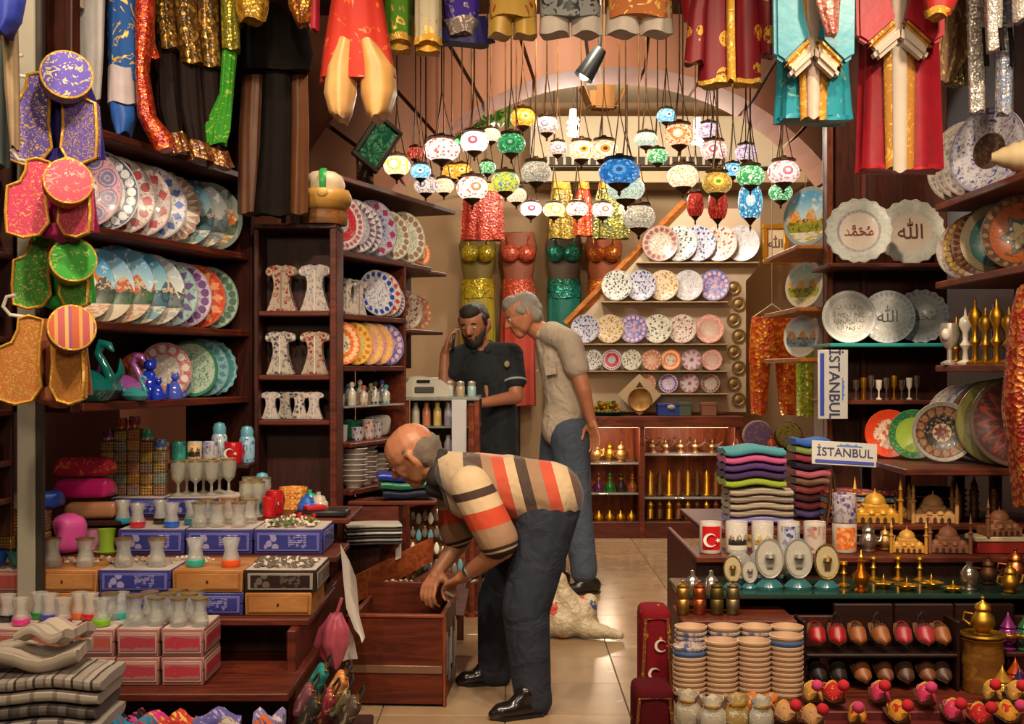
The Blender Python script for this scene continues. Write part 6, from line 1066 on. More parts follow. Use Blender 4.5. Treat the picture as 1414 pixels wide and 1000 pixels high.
garment('pink_tassel_top', 'pink beaded tassel top hanging over the turquoise robe', 'top', [('tassel', drape(4.16, [(1122, 1166, -70), (1124, 1160, 0), (1140, 1156, 48)], 0, .03, 5, .1, 99), sequin('#a85a54', '#d8a08a'))], 4.16, 1144)
garment('velvet_ribbon', 'red velvet band with gold edge beside the red robe', 'ribbon', [('band', drape(4.38, [(1278, 1322, -60), (1276, 1322, 0), (1280, 1312, 22)], 0, .04, 5, .04, 100), satin('#a01c18', .6)), ('edge', drape(4.38, [(1276, 1317, 14), (1279, 1308, 24)], 0, .044, 5, .04, 100), GLDB)], 4.38, 1300)
for i, (a, b, yb, m, l, Y) in enumerate(((1336, 1362, 155, '#8a8078', 'long silver sequined sash beside the red robe', 4.58), (1360, 1384, 70, '#a09890', 'short silver sequined sash with black ties', 4.4), (1374, 1398, 158, '#7a86a8', 'long blue silver sequined sash at the shop edge', 4.5), (1398, 1420, 30, '#a89c90', 'pale sequined sash cut off at the shop edge', 4.3))):
    garment('sequin_scarf', l, 'scarf', [('sash', drape(Y, [(a, b, -80), (a, b, 20), (a+2, b-2, yb)], 0, .03, 4, .08, 110+i), sequin(m, '#d8d0c8', 110)), ('tie', drape(Y-.03, [(b-6, b, 40), (b-3, b+4, min(yb-2, 90))], 0, .008, 3, .03, 5), satin('#1c1614', .7))], Y, (a+b)/2, 'sequined sashes')
garment('shell_belt', 'beige belt strung with shells and gold beads beside red robe', 'belt', [('belt', drape(4.86, [(1302, 1340, -60), (1304, 1338, 30), (1296, 1336, 75), (1294, 1312, 115)], 0, .04, 6, .16, 120), brocade('#8a6a4c', '#c8a468', 24, .4)), ('fringe', drape(4.88, [(1300, 1332, 70), (1304, 1334, 118)], 0, .03, 7, .2, 121), sequin('#5a4a2c', '#a8985a'))], 4.86, 1315)
garment('red_sequin_dress', 'red and gold sequined dress hanging at the shop edge', 'dress', [('dress', drape(3.85, [(1408, 1450, 395), (1396, 1450, 440), (1386, 1450, 560), (1398, 1450, 650), (1404, 1450, 700)], 0, .06, 6, .08, 122), sequin('#7a1c14', '#c87a3c', 80))], 3.85, 1428, None, 1.56)
bpy.data.objects['red_sequin_dress']
garment('blue_ornament', 'blue velvet pouch hanging at the shop edge', 'pouch', [('pouch', drape(3.56, [(-20, 16, -60), (-16, 34, 0), (-10, 28, 30), (0, 14, 48)], 0, .05, 5, .06, 123), satin('#23308a', .5))], 3.56, -10)
garment('beige_scarf', 'long beige scarf hanging before the pale door post', 'scarf', [('scarf', drape(3.68, [(2, 24, -60), (4, 24, 40), (8, 26, 120), (16, 26, 205)], 0, .025, 4, .1, 124), satin('#8a7458', .7)), ('scarf', drape(3.76, [(-10, 10, 60), (-14, 12, 230)], 0, .03, 4, .1, 125), satin('#3a4240', .7))], 3.68, 12)
# ------------------------------------------------------------------ vests with matching caps
def vest(label, px, py, Y, w, h, m, lin, trim, rz, group='hanging vests'):
    t = thing('embroidered_vest', label, 'vest', W(px, py, Y), rz, group)
    half = [(.02, .96), (.16, 1.0), (.26, .97), (.27, .84), (.33, .7), (.46, .64), (.48, .32), (.47, .06), (.3, .0), (.13, .04), (.03, .2), (.06, .45), (.05, .7)]
    for s in (-1, 1):
        o = [(s*x*w, (z-1)*h) for x, z in half][::s]; p = obj('front_panel', bevel_mesh(MB().prism(o, -.012, .012).mesh('front_panel', [m]), .004), t, (s*.01, -.02, 0), (0, 0, s*-.32))
        ed = MB().tube([(x, -.013, z) for x, z in (o+o[:1])], .0055, 6); part('gold_edge', ed, [trim], p, smooth=60)
    b = [(-.27, .9), (-.2, .98), (.2, .98), (.27, .9), (.36, .65), (.42, .1), (-.42, .1), (-.36, .65)]; part('back_panel', MB().prism([(x*w, (z-1)*h) for x, z in b], .03, .04), [lin], t, smooth=None)
    part('sash', cloth(subrows([(0, .01, -.8*h, w*.3, .025), (.01, .01, -.95*h, w*.26, .03), (.02, .01, -1.03*h, w*.1, .01)]), 5, .12, seed=int(py)), [lin], t, smooth=60)
    part('hanger', MB().tube([(-.2*w, .02, -.02*h), (-.34*w, .02, .0), (-.46*w, 0, .005), (-.52*w, -.01, .03), (-.48*w, -.01, .06), (-.38*w, -.01, .065)], .006, 8), [plain('#b8b0a8', .4)], t); return t
def cap(label, px, py, Y, r, h, m, side, n, group='embroidered caps'):
    t = thing('pillbox_hat', label, 'cap', W(px, py, Y), facing(n), group)
    part('crown', MB().lathe([(0, h), (r*.9, h), (r*.99, h*.94), (r*.99, h*.9), (0, h*.88)], 32), [m], t); part('band', MB().lathe([(r*.98, h*.95), (r, h*.8), (r, h*.1), (r*.98, 0), (r*.9, 0), (r*.9, h*.8)], 32), [side], t); part('piping', MB().lathe([(r*.985, h*.9), (r*1.02, h*.93), (r*.985, h*.97)], 32), [GLDB], t)
VS = [((84, 105, 3.9), (86, 112), .31, .29, brocade('#5a4a9a', '#b8964a', 110, .42), satin('#2a2070', .5), 'purple vest with gold embroidery hanging above the pink one', 'purple and gold round cap on the purple vest', brocade('#5a4ca0', '#b0a078', 60, .4), brocade('#7a6a8a', '#b89a4a', 60)),
      ((80, 222, 3.76), (90, 258), .27, .24, brocade('#b83a5a', '#c88a5a', 110, .36), satin('#8a0f4a', .5), 'pink vest with gold embroidery under the purple one', 'coral pink round cap on the pink vest', brocade('#c05060', '#d87a70', 60, .4), brocade('#b85a3a', '#c88a4a', 60)),
      ((82, 325, 3.9), (97, 365), .25, .235, brocade('#3a8a34', '#a8944a', 110, .36), satin('#1c8a30', .5), 'green vest with gold embroidery under the pink one', 'bright green round cap on the green vest', brocade('#3f9a3a', '#8ab04a', 60, .3), brocade('#7a8a2c', '#b8a84a', 60)),
      ((70, 437, 3.8), (95, 458), .28, .27, brocade('#a8642c', '#b88a44', 110, .5), satin('#8a4a2c', .5), 'orange and gold vest under the green one', 'orange striped round cap on the orange vest', stripes((('#b0502c', 2), ('#c88a4a', 1), ('#a84a4a', 2), ('#d89a5a', 1), ('#8a4a6a', 1)), 0, .07), brocade('#7a4a5a', '#b07a4a', 60))]
for (vp, cp, w, h, m, lin, vl, cl, cm_, cs_) in VS:
    vest(vl, *vp, w, h, m, lin, GLDB, -.05); cap(cl, cp[0]+(2 if 'purple' not in cl else 4), cp[1], vp[2]-.072, .078 if 'purple' in cl else .07, .055, cm_, cs_, (.4, -.85, .2))
# ------------------------------------------------------------------ dance costumes of the back room
rb = thing('costume_rail', 'thin rail below the beam carrying dance costumes', 'rail', (0, 0, 0)); part('bar', MB().tube([(X(628, 9.2), 9.2, Z(252, 9.2)), (X(878, 9.2), 9.2, Z(252, 9.2))], .01, 8), [plain('#2a2018', .5, .5)], rb)
for px in (632, 874): part('bracket', MB().tube([(X(px, 9.2), 9.2, Z(252, 9.2)), (X(px, 9.2), 9.9, Z(252, 9.2))], .008, 6), [plain('#2a2018', .5, .5)], rb)
for i, (a, b, y0, y1, c1, c2, l) in enumerate(((640, 695, 256, 332, '#7a1c14', '#a8402c', 'red fringed dance skirt below the lamps'), (758, 792, 254, 330, '#6a5214', '#a88a34', 'dull gold dance skirt on the back rail'), (794, 818, 254, 326, '#a82c1c', '#c86a3c', 'narrow orange dance skirt on the back rail'), (822, 868, 254, 330, '#4a4414', '#8a8434', 'olive gold dance skirt on the back rail'))):
    t = thing('dance_skirt', l, 'skirt', (0, 0, 0), 0, 'dance skirts'); part('skirt', drape(9.2, [(a+6, b-6, y0), (a+2, b-2, y0+20), (a, b, y1)], 0, .06, 9, .14, 130+i), [sequin(c1, c2, 60)], t, smooth=60); part('belt', drape(9.2, [(a+5, b-5, y0-2), (a+4, b-4, y0+8)], 0, .07, 5, .04, 131), [GLDB], t, smooth=60)
for i, (px, c1, c2, l) in enumerate(((660, '#8a7a14', '#c8b02c', 'yellow dance costume with long skirt behind the seller'), (716, '#a83a2c', '#d8704c', 'coral dance costume with long skirt behind the grey haired man'), (779, '#0f5a4c', '#2a9a84', 'teal beaded dance costume on the back wall'), (834, '#a8481c', '#d8842c', 'orange beaded dance costume beside the oak edge'))):
    Y = 9.7; t = thing('dance_costume', l, 'costume', (0, 0, 0), 0, 'dance costumes'); m = sequin(c1, c2, 60)
    part('bust_form', drape(Y, [(px-22, px+22, 322), (px-26, px+26, 340), (px-22, px+22, 372), (px-18, px+18, 390)], 0, .07, 3, .02, 5), [plain(('#6a5a1c', '#8a4a30', '#5a4a3c', '#9a4a1c')[i], .6)], t, smooth=60)
    for s in (-1, 1): part('cup', MB().ball(W(px+s*11, 350, Y-.09), (.075, .05, .07), 14), [m], t, smooth=60); part('shoulder_strap', MB().tube([W(px+s*13, 343, Y-.1), W(px+s*15, 325, Y-.075)], .008, 6), [m], t)
    part('hip_belt', drape(Y, [(px-22, px+22, 386), (px-23, px+23, 400), (px-22, px+22, 412)], 0, .085, 7, .06, 140+i), [m], t, smooth=60); part('skirt', drape(Y, [(px-21, px+21, 408), (px-22, px+22, 450), (px-23, px+23, 560)], 0, .075, 9, .12, 150+i), [satin(c1, .5)], t, smooth=60)
    part('stand', MB().tube([W(px, 392, Y), (X(px, Y), Y, .02)], .014, 8), [plain('#1c1612', .5)], t); part('stand_foot', MB().lathe([(0, 0), (.1, 0), (.1, .012), (.02, .02), (0, .02)], 20), [plain('#1c1612', .5)], t, (X(px, Y), Y, .002))
t = thing('sequin_trousers', 'glittering orange sequined trousers hanging beside the plate panel', 'trousers', (0, 0, 0)); Y = 8.6; m = sequin('#a83a0c', '#e08a2c', 45)
part('hip', drape(Y, [(1038, 1094, 438), (1035, 1098, 470), (1034, 1100, 500)], 0, .07, 7, .05, 160), [m], t, smooth=60); part('leg', drape(Y, [(1035, 1064, 495), (1036, 1060, 540), (1038, 1058, 572)], 0, .06, 6, .06, 161), [m], t, smooth=60); part('leg', drape(Y, [(1070, 1100, 495), (1074, 1099, 540), (1078, 1098, 572)], 0, .06, 6, .06, 162), [m], t, smooth=60)
part('hanger', MB().tube([W(1040, 438, Y), W(1066, 420, Y), W(1092, 438, Y)], .005, 6), [plain('#b09a7c', .4)], t); part('cord', MB().tube([W(1066, 420, Y), (X(1066, Y), Y, 3.4)], .003, 6), [plain('#6a5a48', .6)], t)
t = thing('sequin_dress', 'yellow green sequined dress hanging beside the orange trousers', 'dress', (0, 0, 0)); part('dress', drape(8.2, [(1102, 1122, 432), (1100, 1128, 480), (1102, 1126, 575)], 0, .05, 6, .1, 163), [sequin('#6a7a14', '#a8a83a', 50)], t, smooth=60); part('cord', MB().tube([W(1112, 434, 8.2), (X(1112, 8.2), 8.2, 3.4)], .003, 6), [plain('#6a5a48', .6)], t)
# ------------------------------------------------------------------ mosaic lamps
globe_me = {}
def gmesh(kind, mat):
    key = (kind, mat.name)
    if key not in globe_me:
        if kind == 'jar': pr = [(.3, -.95), (.62, -.9), (.85, -.5), (.9, 0), (.82, .5), (.6, .85), (.4, .95), (.36, .95), (.55, .8), (.7, 0), (.5, -.8), (.3, -.85)]
        else: pr = [(math.sin(PI*(.1+.8*i/12)), -math.cos(PI*(.1+.8*i/12))) for i in range(13)]
        globe_me[key] = MB().lathe(pr, 24).mesh('globe', [mat], 60)
    return globe_me[key]
BR2 = brass('#5a4026', .4, '#2a1a10')
cap_me = MB().lathe([(0, 1.35), (.16, 1.33), (.2, 1.2), (.4, 1.15), (.72, 1.05), (.78, .92), (.6, .84), (.5, .78), (0, .78)], 18).mesh('cap', [BR2], 45)
fin_me = MB().lathe([(0, -1.75), (.06, -1.62), (.1, -1.5), (.06, -1.38), (.22, -1.2), (.46, -1.0), (.56, -.82), (.4, -.78), (0, -.8)], 16).mesh('finial', [BR2], 45)
hook_me = MB().tube([(0, 0, 1.3), (0, 0, 1.6)], .1, 6).mesh('hook', [BR2], 45)
def mlamp(px, py, rpx, Y, mat, label, flat=.8, kind='globe', bare=False):
    r = rpx*1.1/F*Y; t = thing('mosaic_lamp', label, 'lamp', W(px, py, Y), random.uniform(-.3, .3), 'hanging mosaic lamps')
    obj('globe', gmesh(kind, mat), t, (0, 0, 0), None, (r, r, r*flat if kind != 'jar' else r*1.35)); k = r*flat if kind != 'jar' else r*1.3
    obj('cap', cap_me, t, (0, 0, 0), None, (r, r, k)); obj('finial', fin_me, t, (0, 0, 0), None, (r, r, k))
    zt = 3.32-Z(py, Y) if Y < 7.1 else 3.4-Z(py, Y); z0 = k*1.3; z1 = min(zt-.05, z0+.22)
    for a in (0, 2.1, 4.2): part('chain', MB().tube([(math.cos(a)*r*.6, math.sin(a)*r*.6, k*1.0), (math.cos(a)*r*.25, math.sin(a)*r*.25, (k+z1)/2), (0, 0, z1)], .0028, 5), [BR2], t)
    part('hanging_chain', MB().tube([(0, 0, z1-.005), (0, 0, zt)], .0042, 5), [BR2], t)
W_, C_ = '#fff0dc', '#f2d8b0'
MO = {'yellow': mosaic('#ffe9a8', '#e8b838', '#fff4d0', 1.61, ('#e0b040', '#fff6e0', '#fffaf0')), 'blueeye': mosaic('#7fc0dc', '#c8e8f0', '#3a90c0', 1.12, ('#58b0d0', '#e8f4f8', '#2a4a70')), 'whitered': mosaic('#ffe8dc', '#f4d4c4', '#d86a58', 1.24), 'red': mosaic('#b8281c', '#d8583c', '#e8a088', 0.56), 'rosecircle': mosaic('#ffeee8', '#f8e0e0', '#f0c8cc', 1.36, ('#f4e4e8', '#a84858', '#fff0f0')), 'green': mosaic('#1c8a4a', '#38b068', '#a8e0b8', 0.56, ('#38b068', '#1c7a48', '#88d0a0')), 'cream': mosaic('#f0dcb8', '#e0b880', '#f8ecd4', 0.93), 'orange': mosaic('#f0a030', '#ffc868', '#d87820', 1.05, ('#f0a838', '#ffd080', '#608030')), 'white': mosaic('#f4dcc8', '#c8b0a4', '#a08c94', .8, ('#e8d8d0', '#8a7a90', '#fff0e4')), 'whiteorange': mosaic('#fff0e0', '#f8dcc8', '#e07040', 1.24, ('#fff0e4', '#e08050', '#fff4e8')), 'greenbits': mosaic('#3aa058', '#a0dcb0', '#e8f0d0', 0.81), 'yellowgreen': mosaic('#e8d048', '#a8c050', '#3a98b8', 0.81), 'glitter': mosaic('#c8bca4', '#a89c88', '#f0e4d0', 0.56, None, 11.0), 'eye': mosaic('#f8d8a8', '#f0e0c8', '#e0a858', 1.12, ('#f4e4d0', '#e89830', '#6a2c14')), 'blue': mosaic('#1c70c0', '#3a98e0', '#88c8f0', 0.68, ('#2a80d0', '#60b0e8', '#1c50a0')), 'palegreen': mosaic('#c8d8c0', '#e4ecdc', '#a8c0a8', 0.81), 'fire': mosaic('#f8b888', '#f06838', '#ffe0b8', 1.18, ('#f88858', '#ffd0a0', '#fff0d8')), 'purple': mosaic('#e4ccd8', '#a07ca8', '#f4e4ec', .8), 'pinkwhite': mosaic('#f8dcd0', '#d8a8a4', '#c87c80', .95, ('#f4e0d8', '#c06a70', '#fff4ec')), 'redjar': mosaic('#a81c14', '#c83020', '#d8503c', 0.34), 'bluejar': mosaic('#2a88b8', '#58b8d8', '#e8f4f8', 0.74, ('#48a8d0', '#e8f8fc', '#ffffff')), 'olive': mosaic('#b8903c', '#d8b868', '#a87828', 0.62, ('#c8a048', '#f0e048', '#3a7030'))}
LAMPS = [(548, 229, 17, 6.1, 'yellow', 'yellow ringed mosaic lamp nearest the green framed picture'), (581, 237, 13, 6.2, 'blueeye', 'pale blue eye mosaic lamp beside the yellow one'), (610, 207, 23, 6.3, 'whitered', 'wide white and red mosaic lamp above the pale blue eye'), (574, 212, 11, 6.6, 'red', 'small red mosaic lamp behind the wide white one'), (655, 196, 18, 6.2, 'rosecircle', 'white mosaic lamp with rose circles'), (706, 199, 18, 6.15, 'green', 'green mosaic lamp with dark circles'), (678, 187, 12, 6.6, 'cream', 'small cream mosaic lamp between rose and green lamps'), (722, 163, 16, 6.5, 'orange', 'orange mosaic lamp hanging high below the vine'), (755, 173, 15, 6.4, 'white', 'white mosaic lamp with grey circle beside the orange one'),
 (652, 260, 20, 6.5, 'whiteorange', 'low white mosaic lamp with orange circles'), (638, 236, 12, 6.75, 'orange', 'small orange mosaic lamp above the low white one'), (673, 232, 11, 6.9, 'greenbits', 'small green mosaic lamp behind the yellow green one'), (698, 252, 18, 6.25, 'yellowgreen', 'yellow and blue mosaic lamp below the green one'), (740, 238, 19, 6.2, 'glitter', 'glittering beige mosaic lamp beside the vine'), (713, 270, 13, 6.4, 'cream', 'small cream mosaic lamp at the bottom of its cluster'), (588, 256, 15, 6.45, 'white', 'low white mosaic lamp under the pale blue eye'), (613, 257, 13, 6.65, 'cream', 'low cream mosaic lamp beside the low white one'), (624, 238, 13, 6.98, 'orange', 'orange mosaic lamp behind the wide white and red one'), (770, 205, 12, 6.6, 'white', 'small white mosaic lamp beside the orange eyed pair'),
 (803, 208, 17, 6.3, 'eye', 'round mosaic lamp with orange eye, beside its twin under the cardboard'), (834, 208, 18, 6.15, 'eye', 'second orange eyed mosaic lamp touching the blue one'), (855, 238, 26, 6.0, 'blue', 'large swirling blue mosaic lamp'), (864, 261, 24, 6.2, 'palegreen', 'pale green mosaic lamp under the large blue one'), (882, 300, 21, 6.6, 'glitter', 'glittering grey mosaic lamp hanging low beside the panel'), (892, 193, 15, 6.3, 'palegreen', 'pale green white mosaic lamp above the small green one'), (908, 216, 13, 6.8, 'greenbits', 'small green mosaic lamp beside the fiery one'), (938, 187, 19, 6.1, 'fire', 'fiery orange mosaic lamp glowing at its centre'), (920, 160, 12, 6.5, 'blueeye', 'small pale blue mosaic lamp above the fiery one'), (978, 181, 14, 6.5, 'purple', 'lilac white mosaic lamp behind the pink white one'), (986, 208, 17, 6.2, 'pinkwhite', 'pink white mosaic lamp above the olive one'), (943, 244, 20, 6.38, 'cream', 'cream mosaic lamp below the fiery one'), (990, 253, 19, 6.1, 'olive', 'olive mosaic lamp with bright yellow eye'), (1030, 211, 14, 6.5, 'purple', 'lilac mosaic lamp behind the green flowered one'), (1036, 243, 18, 6.15, 'greenbits', 'green flowered mosaic lamp above the blue jar lamp'), (1082, 238, 20, 6.05, 'pinkwhite', 'bright pink white mosaic lamp beside the turquoise robe'), (1078, 266, 15, 6.3, 'greenbits', 'green mosaic lamp under the bright pink white one'), (1012, 235, 12, 6.7, 'blueeye', 'small blue mosaic lamp behind the green flowered one')]
for px, py, r, Y, k, l in LAMPS: mlamp(px, py, r, Y, MO[k], l, .8 if k not in ('whitered', 'blue', 'palegreen') else .68)
for px, py, r, Y, k, l in ((960, 282, 12, 6.65, 'redjar', 'red jar shaped mosaic lamp beside the olive one'), (991, 283, 14, 6.35, 'redjar', 'red jar shaped mosaic lamp under the olive one'), (1036, 278, 17, 6.3, 'bluejar', 'blue jar shaped mosaic lamp with white star')): mlamp(px, py, r, Y, MO[k], l, 1, 'jar')
for i, (px, k) in enumerate(((733, 'rosecircle'), (765, 'yellow'), (797, 'whitered'), (832, 'whiteorange'), (866, 'cream'))): mlamp(px, 289+(i % 2), 14 if i < 4 else 11, 7.9, MO[k], 'small %s lamp in the low row of five before the costumes' % ('rose', 'yellow', 'red and white', 'orange and white', 'cream')[i], .72)
# ------------------------------------------------------------------ people
def V3(*a): return Vector(a)
def basis(f, up):
    f = Vector(f).normalized(); s = f.cross(Vector(up)).normalized(); u = s.cross(f).normalized(); return f, s, u
def head_caps(c, f, up, k=1.0):
    f, s, u = basis(f, up); P = lambda a, b, d: c+(f*a+s*b+u*d)*k
    caps = [(P(-.022, 0, .03), .084*k, P(.012, 0, .032), .08*k), (P(-.03, 0, -.005), .07*k, P(.03, 0, .0), .068*k), (P(.035, 0, .03), .06*k, P(.042, 0, -.03), .052*k), (P(.04, 0, -.035), .05*k, P(.056, 0, -.078), .034*k), (P(.06, -.012, -.085), .024*k, P(.06, .012, -.085), .024*k)]
    for q in (-1, 1): caps += [(P(-.01, q*.045, -.02), .045*k, P(.03, q*.036, -.06), .032*k), (P(.07, q*.03, .022), .017*k, P(.076, q*.012, .024), .016*k), (P(.062, q*.036, -.015), .022*k, P(.06, q*.03, -.03), .024*k),
                           (P(-.006, q*.076, .02), .013*k, P(-.016, q*.087, .016), .012*k), (P(-.016, q*.088, .018), .0115*k, P(-.014, q*.087, -.014), .0105*k), (P(-.006, q*.078, -.03), .0095*k, P(-.012, q*.084, -.018), .0105*k)]
    caps += [(P(.09, 0, .018), .01*k, P(.108, 0, -.018), .0145*k), (P(.095, -.014, -.022), .009*k, P(.095, .014, -.022), .009*k), (P(.084, -.016, -.052), .0085*k, P(.084, .016, -.052), .0085*k), (P(.081, -.012, -.062), .009*k, P(.081, .012, -.062), .009*k)]
    return caps
def face_parts(parent, c, f, up, k=1.0, brow='#1a120d', lip='#7a3f34'):
    f, s, u = basis(f, up); P = lambda a, b, d: c+(f*a+s*b+u*d)*k
    for q in (-1, 1):
        e = part('eye', MB().ball(P(.079, q*.03, .006), .0115*k, 12), [plain('#cfc6bc', .2)], parent, smooth=60); part('iris', MB().ball(P(.0868, q*.03, .005), .0058*k, 10), [plain('#1c110b', .15)], e, smooth=60)
        part('eyebrow', MB().tube([P(.087, q*.014, .028), P(.089, q*.028, .033), P(.08, q*.046, .027)], [.004*k, .0052*k, .003*k], 8), [plain(brow, .8)], parent, smooth=60)
    part('lips', MB().tube([P(.084, -.02, -.057), P(.0925, 0, -.055), P(.084, .02, -.057)], [.003*k, .0065*k, .003*k], 8), [plain(lip, .5)], parent, smooth=60)
def hand_caps(w, d, pn, side, curl=.5, k=1.0, spread=.0):
    # wrist point, direction of the fingers, palm normal (towards what is held), side: +1 thumb on d x pn
    d = Vector(d).normalized(); pn = (Vector(pn)-d*Vector(pn).dot(d)).normalized(); t = d.cross(pn).normalized()*side
    caps = [(w, .024*k, w+d*.03*k, .024*k)]
    for j in range(4): x = (.031-.0205*j)*k; caps.append((w+d*.02*k+t*x*.7, .0135*k, w+d*.085*k+t*x, .0115*k))
    L = (.042, .047, .044, .034)
    for j in range(4):
        x = (.033-.022*j)*k; sp = (1.5-j)*spread; p = w+d*.085*k+t*x; a = curl*.55
        for n_, (fr, r0, r1) in enumerate(((1, .0094, .0088), (.68, .0087, .008), (.52, .008, .0068))):
            dr = d*math.cos(a)+pn*math.sin(a)+t*sp; q = p+dr*L[j]*fr*k; caps.append((p, r0*k, q, r1*k)); p = q; a += curl*.85
    p = w+d*.025*k+t*.028*k; q = p+(d*.5+t*.75+pn*.35).normalized()*.038*k; r = q+(d*.85+t*.25+pn*.45).normalized()*.032*k; e = r+(d*.85-t*.1+pn*.55).normalized()*.024*k
    return caps+[(p, .0155*k, q, .0125*k), (q, .012*k, r, .0105*k), (r, .0105*k, e, .0085*k)]
@cached
def skin(c='#b07a5a', c2='#8f5a40'):
    g = G('skin'); o = g.coord(); n = g.noise(o, 14, 3); return g.out(g.mix(n, hx(c2), hx(c)), .48, bump=g.noise(o, 220, 2), bs=.1, bd=.002)
@cached
def hairm(c, c2, sc=120):
    g = G('hair'); o = g.coord(); n = g.noise(o, sc, 3, .7, 1.5); return g.out(g.mix(n, hx(c), hx(c2)), .6, bump=n, bs=.6, bd=.006)
@cached
def weave(c, c2, sc=18, fold=.4, rough=.85):
    g = G('weave'); o = g.coord(); n = g.noise(o, sc, 3); f = g.noise(o, 9, 2, .5, 1.2); return g.out(g.mix(n, hx(c), hx(c2)), rough, bump=f+n*.15, bs=fold, bd=.03)
def shoe_blob(name, heel, toe, m, parent, w=.042):
    h, t = Vector(heel), Vector(toe); d = (t-h).normalized(); L = (t-h).length; z = Vector((0, 0, 1)); s = d.cross(z)
    caps = [(h+z*.035, .034, h+d*L*.5+z*.03, .036), (h+d*L*.35+z*.032, .036, h+d*L*.8+z*.026, .034), (h+d*L*.7+s*.012+z*.024, .032, h+d*L*.94+z*.02, .022), (h+z*.05, .036, h+d*.05+z*.085, .036), (h+d*.06+z*.07, .034, h+d*L*.5+z*.045, .03)]
    o = obj(name, blob(name, caps, .007, 5, [m]), parent); 
    pts = [h-d*.034+s*.03*0, h+s*.036, h+d*L*.5+s*.04, h+d*L*.8+s*.042, h+d*(L+.004), h+d*L*.8-s*.04, h+d*L*.5-s*.038, h-s*.036]
    part('sole', MB().add([p+z*.0 for p in pts]+[p+z*.014 for p in pts], [tuple(range(8))[::-1], tuple(range(8, 16))]+[(k, (k+1) % 8, 8+(k+1) % 8, 8+k) for k in range(8)]), [plain('#0c0908', .5)], o, smooth=30)
# ---- man bending over the bin
pt = thing('person', 'bald man in orange, brown and cream striped polo bending over the bin', 'person', (X(715, 4.62), 4.62, 0)); PB = pt.location.copy()
def chld(name, me, m=None): o = obj(name, me, pt); o.location = -PB; return o
hc = W(571, 628, 4.72); hf, hu = (-.72, .22, -.62), (-.55, -.1, .8)
sN, eN, wN = W(650, 672, 4.47), W(694, 757, 4.43), W(643, 795, 4.58); sF, eF, wF = W(628, 682, 4.86), W(632, 752, 4.93), W(606, 788, 4.86)
hipN, hipF = W(748, 700, 4.54), W(742, 702, 4.76); kN, aN = W(726, 842, 4.47), W(735, 955, 4.45); kF, aF = W(690, 828, 4.83), W(684, 918, 4.87)
ch, be, nk = W(655, 664, 4.66), W(705, 672, 4.65), W(606, 648, 4.70)
dN = (W(606, 812, 4.70)-wN); dF = (W(592, 812, 4.8)-wF)
caps = head_caps(hc, hf, hu, 1.03)+[(hc+V3(.045, 0, -.03), .058, nk, .062), (nk, .062, ch, .1), (ch, .11, be, .115), (be, .115, (hipN+hipF)/2, .12)]
caps += [(sN, .056, eN, .044), (eN, .043, wN, .027), (sF, .056, eF, .044), (eF, .043, wF, .027), (nk+V3(.05, -.05, -.02), .06, sN, .056), (nk+V3(.05, .05, -.02), .06, sF, .056)]
caps += [(hipN, .08, kN, .055), (kN, .054, aN, .04), (hipF, .08, kF, .055), (kF, .054, aF, .04)]
caps += hand_caps(wN, dN, (0, .25, -1), -1, .75)+hand_caps(wF, dF, (0, -.2, -1), 1, .8)
body = obj('body', blob('body', caps, .0055, 4, [skin('#b87c5a', '#935a3e')]), pt); body.location = -PB
fp = thing('x', 'x', 'x'); bpy.data.objects.remove(fp)
face_parts(body, hc, hf, hu, 1.03, '#5a4a40')
f, s, u = basis(hf, hu); HP = lambda a, b, d: hc+(f*a+s*b+u*d)*1.03
hcaps = [(HP(-.05, b, -.005), .058, HP(-.045, b*.9, -.045), .05) for b in (-.03, 0, .03)]+[(HP(-.01, q*.052, .03), .034, HP(-.045, q*.045, -.03), .042) for q in (-1, 1)]
chld('hair', blob('hair', hcaps, .006, 3, [hairm('#4a3c32', '#7a6a5c', 160)]))
g = G('striped_polo'); o = g.coord(); x, y, z = g.xyz(o); q = x*365.6+707-((1.245-z)*365.6+510-670)*.26
bands = [(560, '#1c120f'), (613, '#b89e7c'), (650, '#3a241a'), (674, '#8c6a50'), (688, '#b03a1c'), (705, '#b89e7c'), (719, '#2c1a14'), (734, '#8c6a50'), (752, '#b03a1c'), (768, '#b89e7c'), (788, '#4a2c20')]
qq = g.m_('MULTIPLY_ADD', q, 1/300, -560/300)
stm = g.out(g.mix(g.noise(o, 60, 2)*.3, g.ramp(qq, [((p-560)/300, hx(c)) for p, c in bands], 'CONSTANT'), (.15, .09, .06)), .85, bump=g.noise(o, 11, 2, .5, 1), bs=.45, bd=.02, sheen=.15)
m3 = lambda a, b, t: a+(b-a)*t
sc = [(nk+V3(.02, 0, -.005), .078, ch, .112), (ch+V3(0, -.07, .0), .105, be+V3(0, -.07, 0), .115), (ch+V3(0, .07, .0), .105, be+V3(0, .07, 0), .115), (be+V3(0, -.06, 0), .12, hipN+V3(.028, 0, .042), .128), (be+V3(0, .06, 0), .12, hipF+V3(.028, 0, .042), .126), (nk+V3(.06, -.06, -.01), .075, sN, .075), (nk+V3(.06, .06, -.01), .075, sF, .07), (ch+V3(-.02, 0, -.05), .1, be+V3(-.01, 0, -.05), .12)]
chld('polo_shirt', blob('polo_shirt', sc, .009, 6, [stm]))
g = G('sleeve'); o = g.coord(); x, y, z = g.xyz(o); v = (1.245-z)*365.6+510+(x*365.6+707-670)*.28; vv = g.m_('MULTIPLY_ADD', v, 1/120, -655/120)
slm = g.out(g.ramp(vv, [((p-655)/120, hx(c)) for p, c in ((655, '#b89e7c'), (664, '#3a241a'), (676, '#b89e7c'), (694, '#b03a1c'), (718, '#8c6a50'), (746, '#2c1a14'), (751, '#b8a080'), (754, '#2c1a14'))], 'CONSTANT'), .85, bump=g.noise(o, 14, 2), bs=.4, bd=.015)
